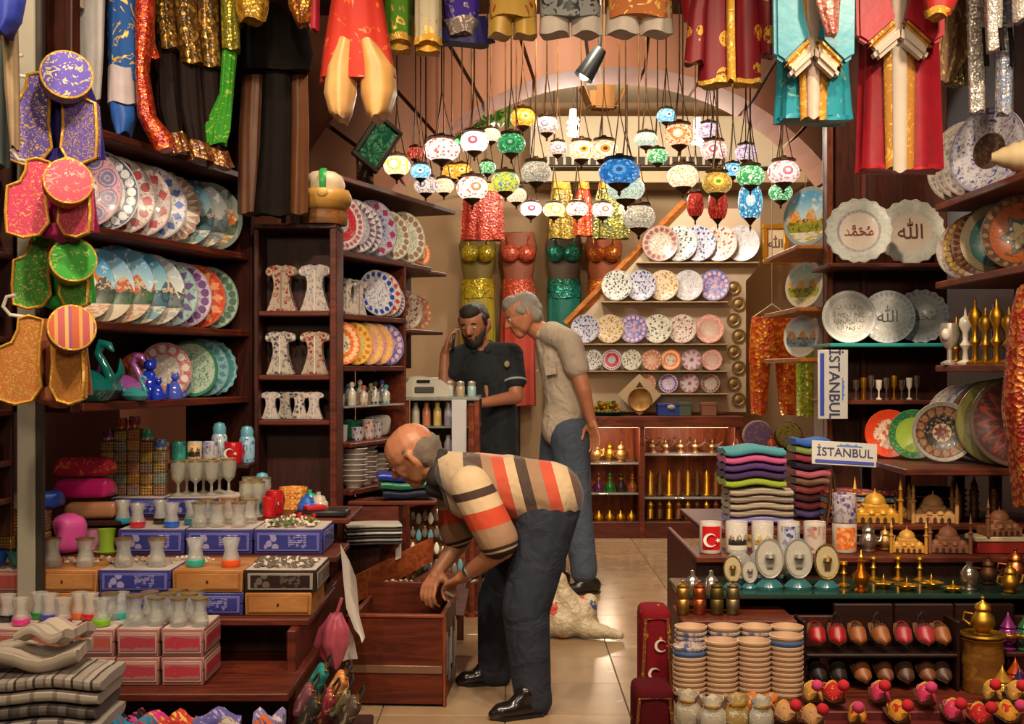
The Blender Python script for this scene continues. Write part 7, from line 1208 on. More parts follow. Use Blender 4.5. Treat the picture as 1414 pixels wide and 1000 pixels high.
chld('sleeve', blob('sleeve', [(sN, .078, m3(sN, eN, .45), .078), (m3(sN, eN, .4), .078, m3(sN, eN, .86), .075)], .008, 4, [slm])); chld('sleeve', blob('sleeve', [(sF, .074, m3(sF, eF, .75), .07)], .008, 4, [slm]))
chld('collar', blob('collar', [(nk+V3(-.005, -.04, -.03), .042, nk+V3(.01, -.02, .045), .036), (nk+V3(-.005, .04, -.03), .042, nk+V3(.01, .02, .045), .036), (nk+V3(-.02, -.02, -.07), .034, nk+V3(.04, 0, -.1), .03)], .007, 3, [plain('#1c1210', .8)]))
DN = weave('#0f131f', '#1a2030', 26, .6)
tc = [(hipN+V3(.03, 0, .01), .118, kN, .088), (kN, .088, aN, .07), (aN, .07, aN+V3(.005, 0, -.03), .07), (hipF+V3(.02, 0, .01), .115, kF, .088), (kF, .088, aF, .07), (aF, .07, aF+V3(0, 0, -.03), .07), (hipN+V3(.03, .02, .03), .11, hipF+V3(.03, -.02, .03), .11)]
chld('trousers', blob('trousers', tc, .009, 6, [DN]))
shm = plain('#15100e', .25, coat=.3)
for hl, to in (((X(744, 4.43), 4.43, .0), (X(678, 4.36), 4.36, .0)), ((X(692, 4.88), 4.88, 0), (X(632, 4.84), 4.84, 0))):
    hl, to = V3(*hl)-PB, V3(*to)-PB; hl.z = to.z = 0; shoe_blob('shoe', hl, to, shm, pt)
f2 = (eN-wN).normalized(); wc = wN+f2*.035; q = f2.to_track_quat('Z', 'Y'); wt = part('wristwatch', MB().lathe([(.031, -.01), (.035, -.008), (.035, .008), (.031, .01), (.029, 0)], 20), [plain('#a8a098', .25, .9)], pt, wc-PB, q.to_euler()); part('watch_face', MB().lathe([(0, 0), (.014, 0), (.014, .005), (0, .006)], 16), [plain('#c8c4bc', .3)], wt, (0, -.036, 0), (PI/2, 0, 0))
one('trinket_packet', MB().rbox((0, 0, 0), (.05, .035, .012), .004, seg=2).mesh('trinket_packet', [plain('#b8b0a8', .4)], 50), 'small white packet held in the bending man’s hand', 'packet', wN+dN.normalized()*.115+V3(-.0, 0, -.035), (0, .5, .3))
# ---- grey haired man looking on
pt = thing('person', 'grey haired man in light grey shirt and blue jeans leaning in', 'person', (X(782, 6.94), 6.94, 0)); PB = pt.location.copy()
YG = 6.94; hc = W(722, 436, YG-.02); hf, hu = (-.88, -.22, -.42), (-.42, 0, .9)
nk, ch, be = W(752, 462, YG), W(773, 500, YG), W(782, 560, YG); hp = W(780, 598, YG)
sN, eN, wN = W(786, 474, YG-.19), W(806, 540, YG-.22), W(816, 580, YG-.2); sF, eF, wF = W(756, 474, YG+.17), W(764, 535, YG+.2), W(770, 582, YG+.16)
hipN, hipF = W(786, 608, YG-.09), W(774, 608, YG+.1); kN, aN = W(796, 705, YG-.1), W(806, 782, YG-.1); kF, aF = W(760, 700, YG+.1), W(764, 775, YG+.14)
caps = head_caps(hc, hf, hu, 1.02)+[(hc+V3(.035, 0, -.045), .056, nk, .06), (nk, .06, ch, .11), (ch, .11, be, .11), (be, .11, hp, .11), (nk+V3(.03, -.05, 0), .06, sN, .055), (nk+V3(.03, .05, 0), .06, sF, .055), (sN, .055, eN, .043), (eN, .042, wN, .028), (sF, .055, eF, .043), (eF, .042, wF, .028), (hipN, .08, kN, .058), (kN, .057, aN, .04), (hipF, .08, kF, .058), (kF, .057, aF, .04)]
caps += hand_caps(wN, (.25, -.05, -1), (-.6, -.5, 0), 1, .35, 1.0, .02)+hand_caps(wF, (.1, 0, -1), (-.6, .5, 0), -1, .4)
body = obj('body', blob('body', caps, .006, 4, [skin('#b87a5a', '#96593f')]), pt); body.location = -PB; face_parts(body, hc, hf, hu, 1.02, '#6a6460')
f, s, u = basis(hf, hu); HP = lambda a, b, d: hc+(f*a+s*b+u*d)*1.02
hcaps = [(HP(-.035, 0, .045), .085, HP(.03, 0, .075), .06), (HP(-.05, 0, .0), .075, HP(-.05, 0, -.04), .055)]+[(HP(-.02, q*.045, .03), .05, HP(-.05, q*.045, -.03), .042) for q in (-1, 1)]+[(HP(.02, q*.055, .035), .032, HP(.0, q*.066, .01), .022) for q in (-1, 1)]+[(HP(.06, q*.02, .085), .026, HP(.03, q*.03, .09), .035) for q in (-1, 1)]
chld('hair', blob('hair', hcaps, .006, 3, [hairm('#5a524c', '#a09890', 140)]))
GS = weave('#9c8c7c', '#b0a090', 30, .6)
chld('shirt', blob('shirt', [(nk+V3(.01, 0, -.005), .072, ch, .125), (ch+V3(0, -.07, 0), .115, be+V3(0, -.06, 0), .118), (ch+V3(0, .07, 0), .115, be+V3(0, .06, 0), .118), (be+V3(0, -.06, 0), .118, hp+V3(-.02, -.05, .03), .118), (be+V3(0, .06, 0), .118, hp+V3(-.02, .05, .03), .118), (nk+V3(.04, -.06, 0), .075, sN, .075), (nk+V3(.04, .06, 0), .075, sF, .075), (sN, .075, m3(sN, eN, .5), .072), (sF, .075, m3(sF, eF, .6), .068)], .009, 6, [GS]))
chld('collar', blob('collar', [(nk+V3(-.02, -.045, .0), .034, nk+V3(.03, -.03, .035), .03), (nk+V3(-.02, .045, .0), .034, nk+V3(.03, .03, .035), .03), (nk+V3(.035, -.03, .035), .03, nk+V3(.035, .03, .035), .03)], .007, 3, [GS]))
part('chest_pocket', MB().rbox((0, 0, 0), (.07, .006, .08), .002), [GS], pt, W(760, 508, YG-.195)-PB, (0, -.15, -.5)); part('button', MB().ball(W(742, 512, YG-.1)-PB, .006, 8), [plain('#c0b4a4', .4)], pt)
JN = weave('#2c3442', '#465062', 22, .5)
chld('jeans', blob('jeans', [(hipN+V3(0, 0, .04), .115, kN, .088), (kN, .088, aN, .076), (aN, .076, aN+V3(0, 0, -.03), .076), (hipF+V3(0, 0, .04), .115, kF, .088), (kF, .088, aF, .076), (aF, .076, aF+V3(0, 0, -.03), .076), (hipN+V3(0, .04, .06), .115, hipF+V3(0, -.04, .06), .115)], .009, 5, [JN]))
for hl, to in (((X(822, YG-.12), YG-.1, .0), (X(775, YG-.14), YG-.16, .0)), ((X(780, YG+.14), YG+.14, 0), (X(730, YG+.1), YG+.1, 0))):
    hl, to = V3(*hl)-PB, V3(*to)-PB; hl.z = to.z = 0; shoe_blob('shoe', hl, to, plain('#1c1614', .3, coat=.2), pt)
# ---- bearded seller on the phone behind the counter
pt = thing('person', 'bearded seller in dark navy polo holding a phone to his ear', 'person', (X(676, 7.15), 7.15, 0)); PB = pt.location.copy(); YS_ = 7.15
hc = W(655, 449, YS_-.04); hf, hu = (-.3, -.9, -.32), (-.16, -.25, .95)
nk, ch, be, hp = W(664, 482, YS_), W(670, 520, YS_), W(676, 575, YS_), W(680, 612, YS_)
sR, eR, wR = W(634, 494, YS_-.02), W(613, 548, YS_-.12), W(614, 490, YS_-.08); sL, eL, wL = W(706, 490, YS_+.0), W(713, 548, YS_-.1), W(664, 557, YS_-.24)
hipR, hipL = W(666, 630, YS_), W(692, 630, YS_); kR, aR = W(664, 715, YS_), W(664, 785, YS_+.02); kL, aL = W(696, 715, YS_), W(698, 785, YS_+.02)
caps = head_caps(hc, hf, hu, 1.0)+[(hc+V3(.01, .01, -.06), .055, nk, .058), (nk, .058, ch, .11), (ch, .11, be, .1), (be, .1, hp, .1), (nk+V3(-.05, 0, -.02), .055, sR, .052), (nk+V3(.05, 0, -.02), .055, sL, .052), (sR, .052, eR, .043), (eR, .042, wR, .028), (sL, .052, eL, .043), (eL, .042, wL, .028), (hipR, .08, kR, .056), (kR, .055, aR, .04), (hipL, .08, kL, .056), (kL, .055, aL, .04)]
caps += hand_caps(wR, (.18, .05, 1), (.9, .1, -.1), 1, .55)+hand_caps(wL, (-1, -.2, -.12), (0, -.2, -1), -1, .55)
body = obj('body', blob('body', caps, .006, 4, [skin('#b07658', '#8c543c')]), pt); body.location = -PB; face_parts(body, hc, hf, hu, 1.0, '#120c09', '#6a3a2e')
f, s, u = basis(hf, hu); HP = lambda a, b, d: hc+(f*a+s*b+u*d)
HB = hairm('#0e0a08', '#2a1e17', 130)
chld('hair', blob('hair', [(HP(-.035, 0, .05), .082, HP(.025, 0, .078), .062), (HP(-.05, 0, .0), .074, HP(-.045, 0, -.04), .055)]+[(HP(-.02, q*.045, .04), .048, HP(-.04, q*.045, -.02), .042) for q in (-1, 1)]+[(HP(.02, q*.056, .04), .03, HP(.005, q*.068, .0), .018) for q in (-1, 1)]+[(HP(.055, q*.022, .085), .026, HP(.03, q*.03, .09), .035) for q in (-1, 1)], .006, 3, [HB]))
chld('beard', blob('beard', [(HP(.062, -.014, -.09), .03, HP(.062, .014, -.09), .03), (HP(.08, -.018, -.04), .0085, HP(.086, 0, -.038), .011), (HP(.08, .018, -.04), .0085, HP(.086, 0, -.038), .011), (HP(.078, 0, -.078), .02, HP(.07, 0, -.1), .024)]+[(HP(.045, q*.046, -.045), .022, HP(.055, q*.03, -.085), .028) for q in (-1, 1)]+[(HP(.012, q*.066, -.01), .014, HP(.035, q*.054, -.045), .02) for q in (-1, 1)]+[(HP(.07, q*.02, -.06), .014, HP(.078, q*.022, -.045), .009) for q in (-1, 1)], .0055, 3, [HB]))
NV = weave('#0b0f16', '#141a24', 30, .4)
chld('polo_shirt', blob('polo_shirt', [(nk+V3(0, .01, -.01), .07, ch, .12), (ch+V3(-.06, 0, .02), .115, be+V3(-.05, 0, 0), .115), (ch+V3(.06, 0, .02), .115, be+V3(.05, 0, 0), .115), (be+V3(-.05, 0, 0), .115, hp+V3(-.04, 0, -.02), .11), (be+V3(.05, 0, 0), .115, hp+V3(.04, 0, -.02), .11), (nk+V3(-.06, 0, -.02), .065, sR, .07), (nk+V3(.06, 0, -.02), .065, sL, .072), (sL, .072, m3(sL, eL, .62), .07), (sR, .07, m3(sR, eR, .45), .066)], .009, 5, [NV]))
chld('collar', blob('collar', [(nk+V3(-.04, -.05, -.01), .026, nk+V3(-.05, .03, .03), .026), (nk+V3(.04, -.05, -.01), .026, nk+V3(.05, .03, .03), .026)], .006, 3, [NV])); dd = (eL-sL).normalized()
part('sleeve_trim', MB().lathe([(.062, -.006), (.0725, -.006), (.0725, .006), (.062, .006)], 24), [plain('#8a8a88', .7)], pt, m3(sL, eL, .66)-PB, dd.to_track_quat('Z', 'Y').to_euler()); part('chest_badge', MB().ball(W(700, 503, YS_-.125)-PB, (.016, .006, .02), 10), [plain('#8a7c5c', .6)], pt)
chld('trousers', blob('trousers', [(hipR+V3(0, 0, .03), .105, kR, .08), (kR, .08, aR, .068), (hipL+V3(0, 0, .03), .105, kL, .08), (kL, .08, aL, .068), (hipR+V3(.02, 0, .05), .105, hipL+V3(-.02, 0, .05), .105)], .01, 4, [plain('#10131a', .8)]))
for aa in (aR, aL):
    hl = V3(aa.x, aa.y+.04, 0)-PB; to = V3(aa.x-.03, aa.y-.15, 0)-PB; hl.z = to.z = 0; shoe_blob('shoe', hl, to, shm, pt)
one('mobile_phone', MB().rbox((0, 0, 0), (.012, .05, .11), .005, seg=2).mesh('mobile_phone', [plain('#17181c', .2)], 50), 'dark mobile phone held to the seller’s ear', 'phone', wR+V3(.05, .01, .085), (0, .1, .2))
# ------------------------------------------------------------------ pull-out bin with trinkets by the aisle
UB = Vector((.19, .98, 0)); NB_ = Vector((.98, -.19, 0))
t = thing('trinket_bin', 'open mahogany pull-out bin with trinket cards on its side', 'bin', (X(480, 4.55), 4.55, .0), -.06); BW, BD, BH = .355, .45, .33
BRW = wood('#3c140a', '#672814', .45)
part('front_panel', MB().rbox((BW/2, .01, BH/2+.005), (BW, .02, BH-.01), .003), [BRW], t); part('back_panel', MB().rbox((BW/2, BD-.01, BH/2+.03), (BW, .02, BH+.05), .003), [BRW], t)
for x in (.01, BW-.01): part('side_panel', MB().rbox((x, BD/2, BH/2), (.02, BD-.04, BH), .003), [wood('#4a1c0e', '#7c3a20')], t)
part('bottom', MB().rbox((BW/2, BD/2, .03), (BW-.04, BD-.04, .02), .002), [BRW], t); part('rail_strip', MB().rbox((BW/2, -.002, BH*.42), (BW*.98, .006, .03), .002), [plain('#7a5a48', .35, .4)], t); part('top_lip', MB().rbox((BW/2, .01, BH+.004), (BW+.01, .03, .012), .003), [wood('#5a2412', '#8a4526')], t); part('corner_strip', MB().rbox((BW+.004, .012, BH/2), (.012, .03, BH), .003), [wood('#5a2412', '#8a4526', axis=2)], t)
for k in range(7): part('trinket_card', MB().rbox((BW+.004, .07+k*.05, BH*.55-.02*(k % 3)), (.006, .034, .16-.02*(k % 2)), .002), [plain(('#8a8a90', '#3a3a5a', '#6a7a84', '#b0a8a0', '#2a2430', '#5a6a8a', '#a89a88')[k], .3, .3)], t)
# jewellery rack and sloping boards behind the bin
t = thing('jewellery_rack', 'sloping brown rack hung with rows of silver trinkets', 'rack', (0, 0, 0))
p = [W(486, 798, 5.12), W(598, 742, 5.45), W(598, 775, 5.45), W(486, 836, 5.12)]
def board(pts, th, nrm): n = Vector(nrm).normalized()*th; return MB().add([Vector(q) for q in pts]+[Vector(q)+n for q in pts], [(0, 1, 2, 3), (7, 6, 5, 4), (1, 0, 4, 5), (2, 1, 5, 6), (3, 2, 6, 7), (0, 3, 7, 4)])
part('sloping_board', board(p, .02, (-.3, 1, 0)), [wood('#6a2c14', '#a0522a')], t, smooth=20); part('price_tag', board([W(546, 755, 5.28), W(554, 751, 5.28), W(554, 770, 5.28), W(546, 774, 5.28)], .004, (0, 1, 0)), [plain('#b8aca4', .5)], t, smooth=20)
part('lower_board', board([W(500, 840, 5.0), W(598, 785, 5.35), W(650, 800, 5.3), W(640, 850, 5.05)], .02, (0, .3, -1)), [wood('#4a1c0e', '#7c3a20')], t, smooth=20)
part('side_rack', board([W(566, 700, 5.55), W(642, 690, 5.62), W(642, 822, 5.62), W(566, 818, 5.55)], .02, (0, 1, 0)), [wood('#5a3018', '#8a5630')], t, smooth=20)
part('leg', MB().rbox(((X(478, 5.1)+.03), 5.14, .1), (.03, .03, .2), .003), [DARK], t); part('leg', MB().rbox(((X(635, 5.6)), 5.66, .16), (.03, .03, .32), .003), [DARK], t)
for r_ in range(5):
    for c_ in range(9):
        px, py = 570+c_*8.2, 704+r_*23+(c_ % 2)*5; m = [SIL, plain('#5a8a9a', .2, coat=.4), PEA, plain('#8a8074', .3, .5)][(r_*3+c_*2) % 4]; part('pendant', MB().lathe([(0, .03), (.004, .028), (.012, .01), (.014, -.005), (.008, -.02), (0, -.026)], 8), [m], t, W(px, py+8, 5.54), smooth=50, scale=(1, .4, 1))
heap('trinket_heap', 'heap of brown and silver trinkets on the lower rack board', X(560, 5.15), 5.14, Z(812, 5.14), .1, .05, 110, [SIL, plain('#7a5a48', .4), plain('#9a7a64', .4), PEA], .03)
# papers and thin plastic hanging from the stand corner
def paper(label, pts, Y, col, name='paper_sheet', cat='paper', bend=.03):
    mb = MB(); n = len(pts)//2; rings = []
    for i in range(n):
        a, b = pts[i], pts[2*n-1-i]; dy = bend*math.sin(i*1.7); A_, B_ = W(*a, Y+dy), W(*b, Y+dy+bend*.6); rings.append([A_, (A_+B_)/2+Vector((0, bend*.8, 0)), B_, B_+Vector((0, .004, 0)), (A_+B_)/2+Vector((0, bend*.8+.004, 0)), A_+Vector((0, .004, 0))])
    one(name, mb.loft(rings).mesh(name, [plain(col, .6) if name != 'plastic_bag' else satin(col, .3)], 50), label, cat, (0, 0, 0))
paper('white wrapping paper sheet hanging from the stand corner', [(470, 752), (474, 800), (478, 840), (490, 870), (500, 888), (504, 880), (496, 850), (492, 800), (488, 750)][:8], 4.36, '#b4aaa4')
paper('pale paper sheet folded below the wooden end box', [(456, 850), (462, 885), (466, 916), (494, 910), (488, 880), (470, 846)], 4.34, '#9a8c84')
t = thing('plastic_bag', 'thin pink plastic bag hanging at the stand corner', 'bag', (0, 0, 0)); part('bag', cloth(subrows([(X(464, 4.28), 4.28, Z(848, 4.28), .02, .012), (X(461, 4.28), 4.28, Z(868, 4.28), .05, .03), (X(458, 4.28), 4.28, Z(890, 4.28), .055, .035), (X(461, 4.28), 4.28, Z(912, 4.28), .03, .02), (X(464, 4.28), 4.28, Z(922, 4.28), .01, .008)]), 5, .18, seed=9), [satin('#a84a5c', .3)], t, smooth=60); part('handle', MB().tube([W(464, 850, 4.28), W(468, 838, 4.28), W(472, 826, 4.28)], .006, 6), [satin('#a84a5c', .3)], t)
# cloth purses leaning beside the bench
PC = [('#8a2c3a', '#c8a06a', 'crimson'), ('#2a2422', '#6a5a4c', 'black'), ('#b8703a', '#e0c080', 'orange gold'), ('#1c6a6a', '#3a9a8a', 'teal'), ('#6a3a44', '#a06a6a', 'plum'), ('#4a3a30', '#8a7a64', 'brown'), ('#a89a7a', '#6a6a4a', 'khaki')]
for i, (a, b, cn) in enumerate(PC):
    px, py = ((428, 975), (408, 985), (445, 950), (418, 940), (400, 968), (462, 985), (448, 968))[i]; Y = (3.72, 3.66, 3.80, 3.86, 3.76, 3.74, 3.9)[i]; tt = thing('cloth_purse', '%s woven purse leaning in the pile beside the bin' % cn, 'purse', (X(px+20, Y), Y, Z(py, Y)), (.25, .5, .3), 'pile of woven purses')
    part('purse_body', MB().rbox((0, 0, 0), (.036, .075, .1), .016, seg=3), [brocade(a, b, 40, .4, .1)], tt, smooth=60); part('zip', MB().rbox((0, -.0, .056), (.008, .075, .004), .001), [brass()], tt); part('strap', MB().tube([(0, -.03, .052), (.0, -.02, .09), (0, .02, .09), (0, .03, .052)], .004, 6), [plain('#1c1614', .7)], tt)
t = thing('purse_crate', 'low dark crate under the pile of woven purses', 'crate', (X(458, 3.8), 3.79, 0), .05); part('crate', MB().rbox((0, 0, .07), (.24, .34, .13), .006), [DARK], t)
# ------------------------------------------------------------------ side shelves: bowls, pots and bottles near the counter
bm_ = MB().lathe([(0, 0), (.035, 0), (.036, .006), (.062, .03), (.066, .034), (.064, .037), (.058, .032), (.032, .009), (0, .008)], 26).mesh('bowl', [plain('#a89a94', .3, coat=.3, var=.05)], 45)
for si, (s, d) in enumerate(((.12, .0), (.3, .04), (.47, .06))):
    for j in range(7 if si < 2 else 5): one('white_bowl', bm_, 'white bowl, %s up in the stack, %s stack from the red post' % (ORD[j], ORD[si]), 'bowl', L2(s, d, .7155+j*.0235), 0, 'stacked white bowls')
for i, (s, d, c, h, l) in enumerate(((.08, .04, '#b8bac0', .075, 'white and blue trinket cup on the cup shelf'), (.2, .02, '#3a4a94', .06, 'small blue patterned cup on the cup shelf'), (.33, .03, '#a84a44', .09, 'red patterned cup on the cup shelf'), (.45, .05, '#4a4a84', .075, 'navy patterned cup on the cup shelf'))): lathe_thing('small_cup', [(0, 0), (.022, 0), (.028, .01), (.03, h*.9), (.034, h), (.03, h), (.026, h*.85), (0, .01)], glaze('#b8b0ac', c, 5), l, 'cup', L2(s, d, .921), 0, 'patterned cups')
lathe_thing('green_bowl', [(0, 0), (.03, 0), (.034, .008), (.05, .05), (.06, .085), (.055, .085), (.044, .045), (0, .012)], plain('#1c7a5a', .2, coat=.4), 'emerald green flared bowl on the cup shelf', 'bowl', L2(.36, .14, .921))
pouch('crumpled white paper bag behind the emerald bowl', 520, 5.95, .921, .12, .07, .1, satin('#a8a09c', .7), .4, 'paper_bag', 'bag')
bt = [('#8a8a90', 'grey'), ('#6a7a5a', 'olive'), ('#b0a494', 'cream'), ('#5a6a8a', 'slate blue'), ('#a85a3a', 'rust'), ('#c0b4a8', 'white'), ('#2a2426', 'black'), ('#b8a878', 'straw'), ('#3a8a8a', 'teal'), ('#3a4a9a', 'blue')]
for i in range(10):
    c, cn = bt[i]; h = .09+.025*((i*3) % 4)/3; s = .05+i*.058; lathe_thing('scent_bottle', [(0, 0), (.018, 0), (.02, .005), (.02, h*.55), (.012, h*.66), (.008, h*.7), (.008, h*.8), (0, h*.8)], glaze('#a49c94', c, 5), '%s scent bottle on the glass side shelf' % cn, 'bottle', L2(s, .03+.05*(i % 2), 1.081), 0, 'scent bottles', 14, parts=(('stopper', [(0, h*.79), (.011, h*.8), (.012, h*.93), (.005, h), (0, h)], plain(c, .3)),))
for i, (s, c, l) in enumerate(((.40, '#1c5a7a', 'dark blue helmet shaped bowl above the scent bottles'), (.52, '#2a3a8a', 'cobalt bowl beside the helmet shaped one'))): lathe_thing('round_bowl', [(0, 0), (.03, 0), (.05, .02), (.055, .05), (.045, .075), (.02, .085), (0, .088)], glaze(c, '#3a8a8a', 4), l, 'bowl', L2(s, .17, 1.081))
# flat blue parcels below the bowls
for i, (c, l, z) in enumerate((('#1c2a8a', 'cobalt blue packed scarf on the counter edge', .744), ('#1c5a44', 'dark green packed scarf under the cobalt one', .706), ('#1c2030', 'navy packed scarf at the bottom of three', .668))): folded(l, X(562, 5.5), 5.48, z, .27-.02*i, .15, .036, satin(c, .25), .2, 'packed scarves', 'packed_scarf', 'scarf', .004, 70)
t = thing('parcel_table', 'brown cabinet holding packed scarves beside the bin', 'cabinet', (0, 0, 0)); slab('cabinet_top', t, Q, X(484, 5.5), X(605, 5.5), 5.39, 5.585, .648, .667, RED); slab('cabinet_body', t, Q, X(486, 5.5)+.02, X(560, 5.5)-.02, 5.40, 5.57, 0, .648, RED)
for i in range(6): folded('black and white printed magazine, %s from the bottom beside packed scarves' % ORD[i], X(516, 5.3), 5.275, .5+i*.0145, .24, .16, .013, plain(('#2a2426', '#8a8480', '#1c1a1c', '#b0a8a0', '#3a3634', '#a8a09a')[i], .5), .2, 'stacked magazines', 'magazine', 'magazine', .001, 80)
t = thing('magazine_stand', 'dark wooden block under the stacked magazines', 'stand', (0, 0, 0)); slab('block', t, Q, -.722, -.565, 5.255, 5.35, .0, .499, DARK)
# counter: card machine, jars
t = thing('cash_register', 'cream cash register with a dark display on the counter case', 'register', (X(584, 6.42), 6.42, zk+.0005), .25)
part('body', MB().prism([(-.11, 0), (.12, 0), (.125, .05), (.08, .085), (-.02, .105), (-.085, .095), (-.115, .05)], -.09, .09), [plain('#a8a294', .45)], t, smooth=30); part('display', MB().rbox((-.015, -.095, .078), (.07, .006, .014), .002), [plain('#1c1c1e', .2)], t); kp = part('keypad', MB().rbox((-.01, -.096, .035), (.1, .008, .03), .003), [plain('#2c2a2c', .5)], t); part('paper_slot', MB().rbox((.05, 0, .094), (.05, .1, .006), .002), [plain('#c4beb0', .5)], t)
for i in range(12):
    row = i//6; px = 566+(i % 6)*15.5; Y = YK+.1+.13*row; c = ['#8aa0a0', '#b0a890', '#7a9a9a', '#a8b0b0', '#9a8a70', '#86a4a8'][i % 6]
    t = thing('lidded_jar', '%s jar on the counter top, %s row, %s from the register side' % (['grey green', 'cream', 'teal grey', 'silver', 'tan', 'pale blue'][i % 6], ('front', 'rear')[row], ORD[i % 6]), 'jar', (X(px, Y)+.03, Y, zk+.0005), 0, 'jars on the counter')
    if i % 6 < 3: t.location.y += .2 if row else .25
    part('glass_jar', MB().lathe([(0, 0), (.02, 0), (.022, .006), (.022, .05), (.016, .058), (0, .058)], 16), [plain(c, .15, coat=.5)], t); part('lid', MB().lathe([(0, .058), (.02, .058), (.02, .072), (.008, .078), (0, .08)], 16), [plain('#a49c90', .3, .5)], t)
for i in range(12):
    z = (.951, .781)[i//6]; px = 566+(i % 6)*15; Y = YK+.12; c = ['#b0a48c', '#b06a4a', '#c0a05a', '#8a8090', '#b0aab0', '#6a3a2c'][i % 6]
    lathe_thing('spice_bottle', [(0, 0), (.02, 0), (.021, .005), (.021, .08), (.012, .1), (.012, .12), (0, .122)], plain(c, .3, coat=.3), '%s spice bottle inside the counter case, %s glass shelf' % (['cream', 'rust', 'gold', 'mauve grey', 'silver', 'brown'][i % 6], ('upper', 'lower')[i//6]), 'bottle', (X(px, Y)+.03, Y, z), 0, 'spice bottles', 14)
t = thing('price_list', 'white folded price list standing on the counter corner', 'card', (X(634, 6.24), 6.24, 0)); part('sheet', MB().rbox((0, 0, Z(605, 6.24)), (.075, .008, Z(552, 6.24)-Z(658, 6.24)), .002), [plain('#a8a4a8', .6)], t); part('stem', MB().rbox((0, .012, (Z(658, 6.24))/2), (.03, .012, Z(658, 6.24)), .002), [plain('#5a4a44', .5)], t)
t = thing('wooden_rod_stand', 'slim brown wooden rod stand beside the seller', 'stand', (X(652, 6.3), 6.2, 0)); part('rod', MB().tube([(0, 0, .01), (0, 0, 1.07)], .016, 8), [LIT], t); part('foot', MB().lathe([(0, 0), (.035, 0), (.035, .015), (.02, .025), (0, .025)], 18), [LIT], t)
# ------------------------------------------------------------------ back cabinet goods
def cbpot(px, py, s, m, l, g_='brass ware in the cabinet', Y=YC+.14): pot(px, Y, Z(py, YC)-.0005, s, m, l); bpy.data.objects
for i, (px, py) in enumerate(((822, 640), (858, 640), (842, 640), (822, 640))): pot(px, YC+(.1, .12, .25, .28)[i], Z(py, YC)+.001, 1.2, BE if i < 2 else YE, ['cream gilt teapot in the cabinet beside the grey haired man', 'second cream gilt teapot in the cabinet', 'yellow brass teapot between the cream ones', 'yellow brass teapot half hidden at the cabinet side'][i])
for i in range(5):
    px = 811+i*15.6; c = ('#7a1c2c', '#5a1c4a', '#1c6a2c', '#2a1c1c', '#8a4a1c')[i]; lathe_thing('hookah_vase', [(0, 0), (.05, 0), (.055, .02), (.06, .06), (.03, .1), (.016, .13), (.02, .17), (.012, .2), (0, .2)], plain(c, .15, .2, coat=.4), '%s glass hookah vase in the back cabinet' % ('crimson', 'violet', 'green', 'black', 'amber')[i], 'vase', (X(px, YC+.13), YC+.13, Z(682, YC)+.001), 0, 'hookah vases', scale=.7, parts=(('collar', [(.017, .13), (.026, .135), (.026, .15), (.017, .155)], GO),))
for i in range(5): lathe_thing('gold_pot', [(0, 0), (.05, 0), (.055, .03), (.04, .06), (.02, .07), (.01, .1), (0, .11)], GO, 'small gold pot on the cabinet plinth, %s from the grey haired man' % ORD[i], 'pot', (X(812+i*15, YC+.12), YC+.12, .1215), 0, 'gold pots on the plinth', scale=.7)
def aladdin(px, py, s, l):
    t = thing('oil_lamp', l, 'lamp', (X(px, YC+.15), YC+.12+.13*(px % 3 == 0), Z(py, YC)+.001), -.95, 'brass oil lamps', s); m = brass('#b08a6a', .4, '#7a5a40')
    part('body', MB().lathe([(0, 0), (.05, 0), (.045, .012), (.02, .03), (.06, .06), (.055, .085), (.02, .1), (.012, .12), (.018, .135), (0, .15)], 18), [m], t, smooth=50); part('spout', MB().tube([(.04, 0, .07), (.1, 0, .085), (.15, 0, .12)], [.02, .014, .008], 8), [m], t); part('handle', MB().tube([(-.05, 0, .075), (-.1, 0, .1), (-.11, 0, .14), (-.07, 0, .15)], .008, 8), [m], t)
for i, px in enumerate((903, 921, 942, 963, 987)): aladdin(px, 628, .72, 'beige metal oil lamp on the cabinet shelf, %s from the upright' % ORD[i])
for i in range(18):
    row = i//9; px = 898+(i % 9)*13; m = (YE, BRN, GO, BZ)[(i*3+row) % 4]; h = .2 if row == 0 else .15
    lathe_thing('brass_grinder', [(0, 0), (.03, 0), (.032, .01), (.024, .02), (.026, h*.5), (.02, h*.55), (.026, h*.75), (.014, h*.85), (.004, h*.95), (0, h)], m, '%s grinder on the %s shelf, %s from the upright' % (('brass', 'brown bronze', 'golden', 'dark bronze')[(i*3+row) % 4], ('middle', 'bottom')[row], ORD[i % 9]), 'grinder', (X(px, YC+.14), YC+.14, (Z(688, YC)+.001 if row == 0 else .1215)), 0, 'metal grinders', 14)
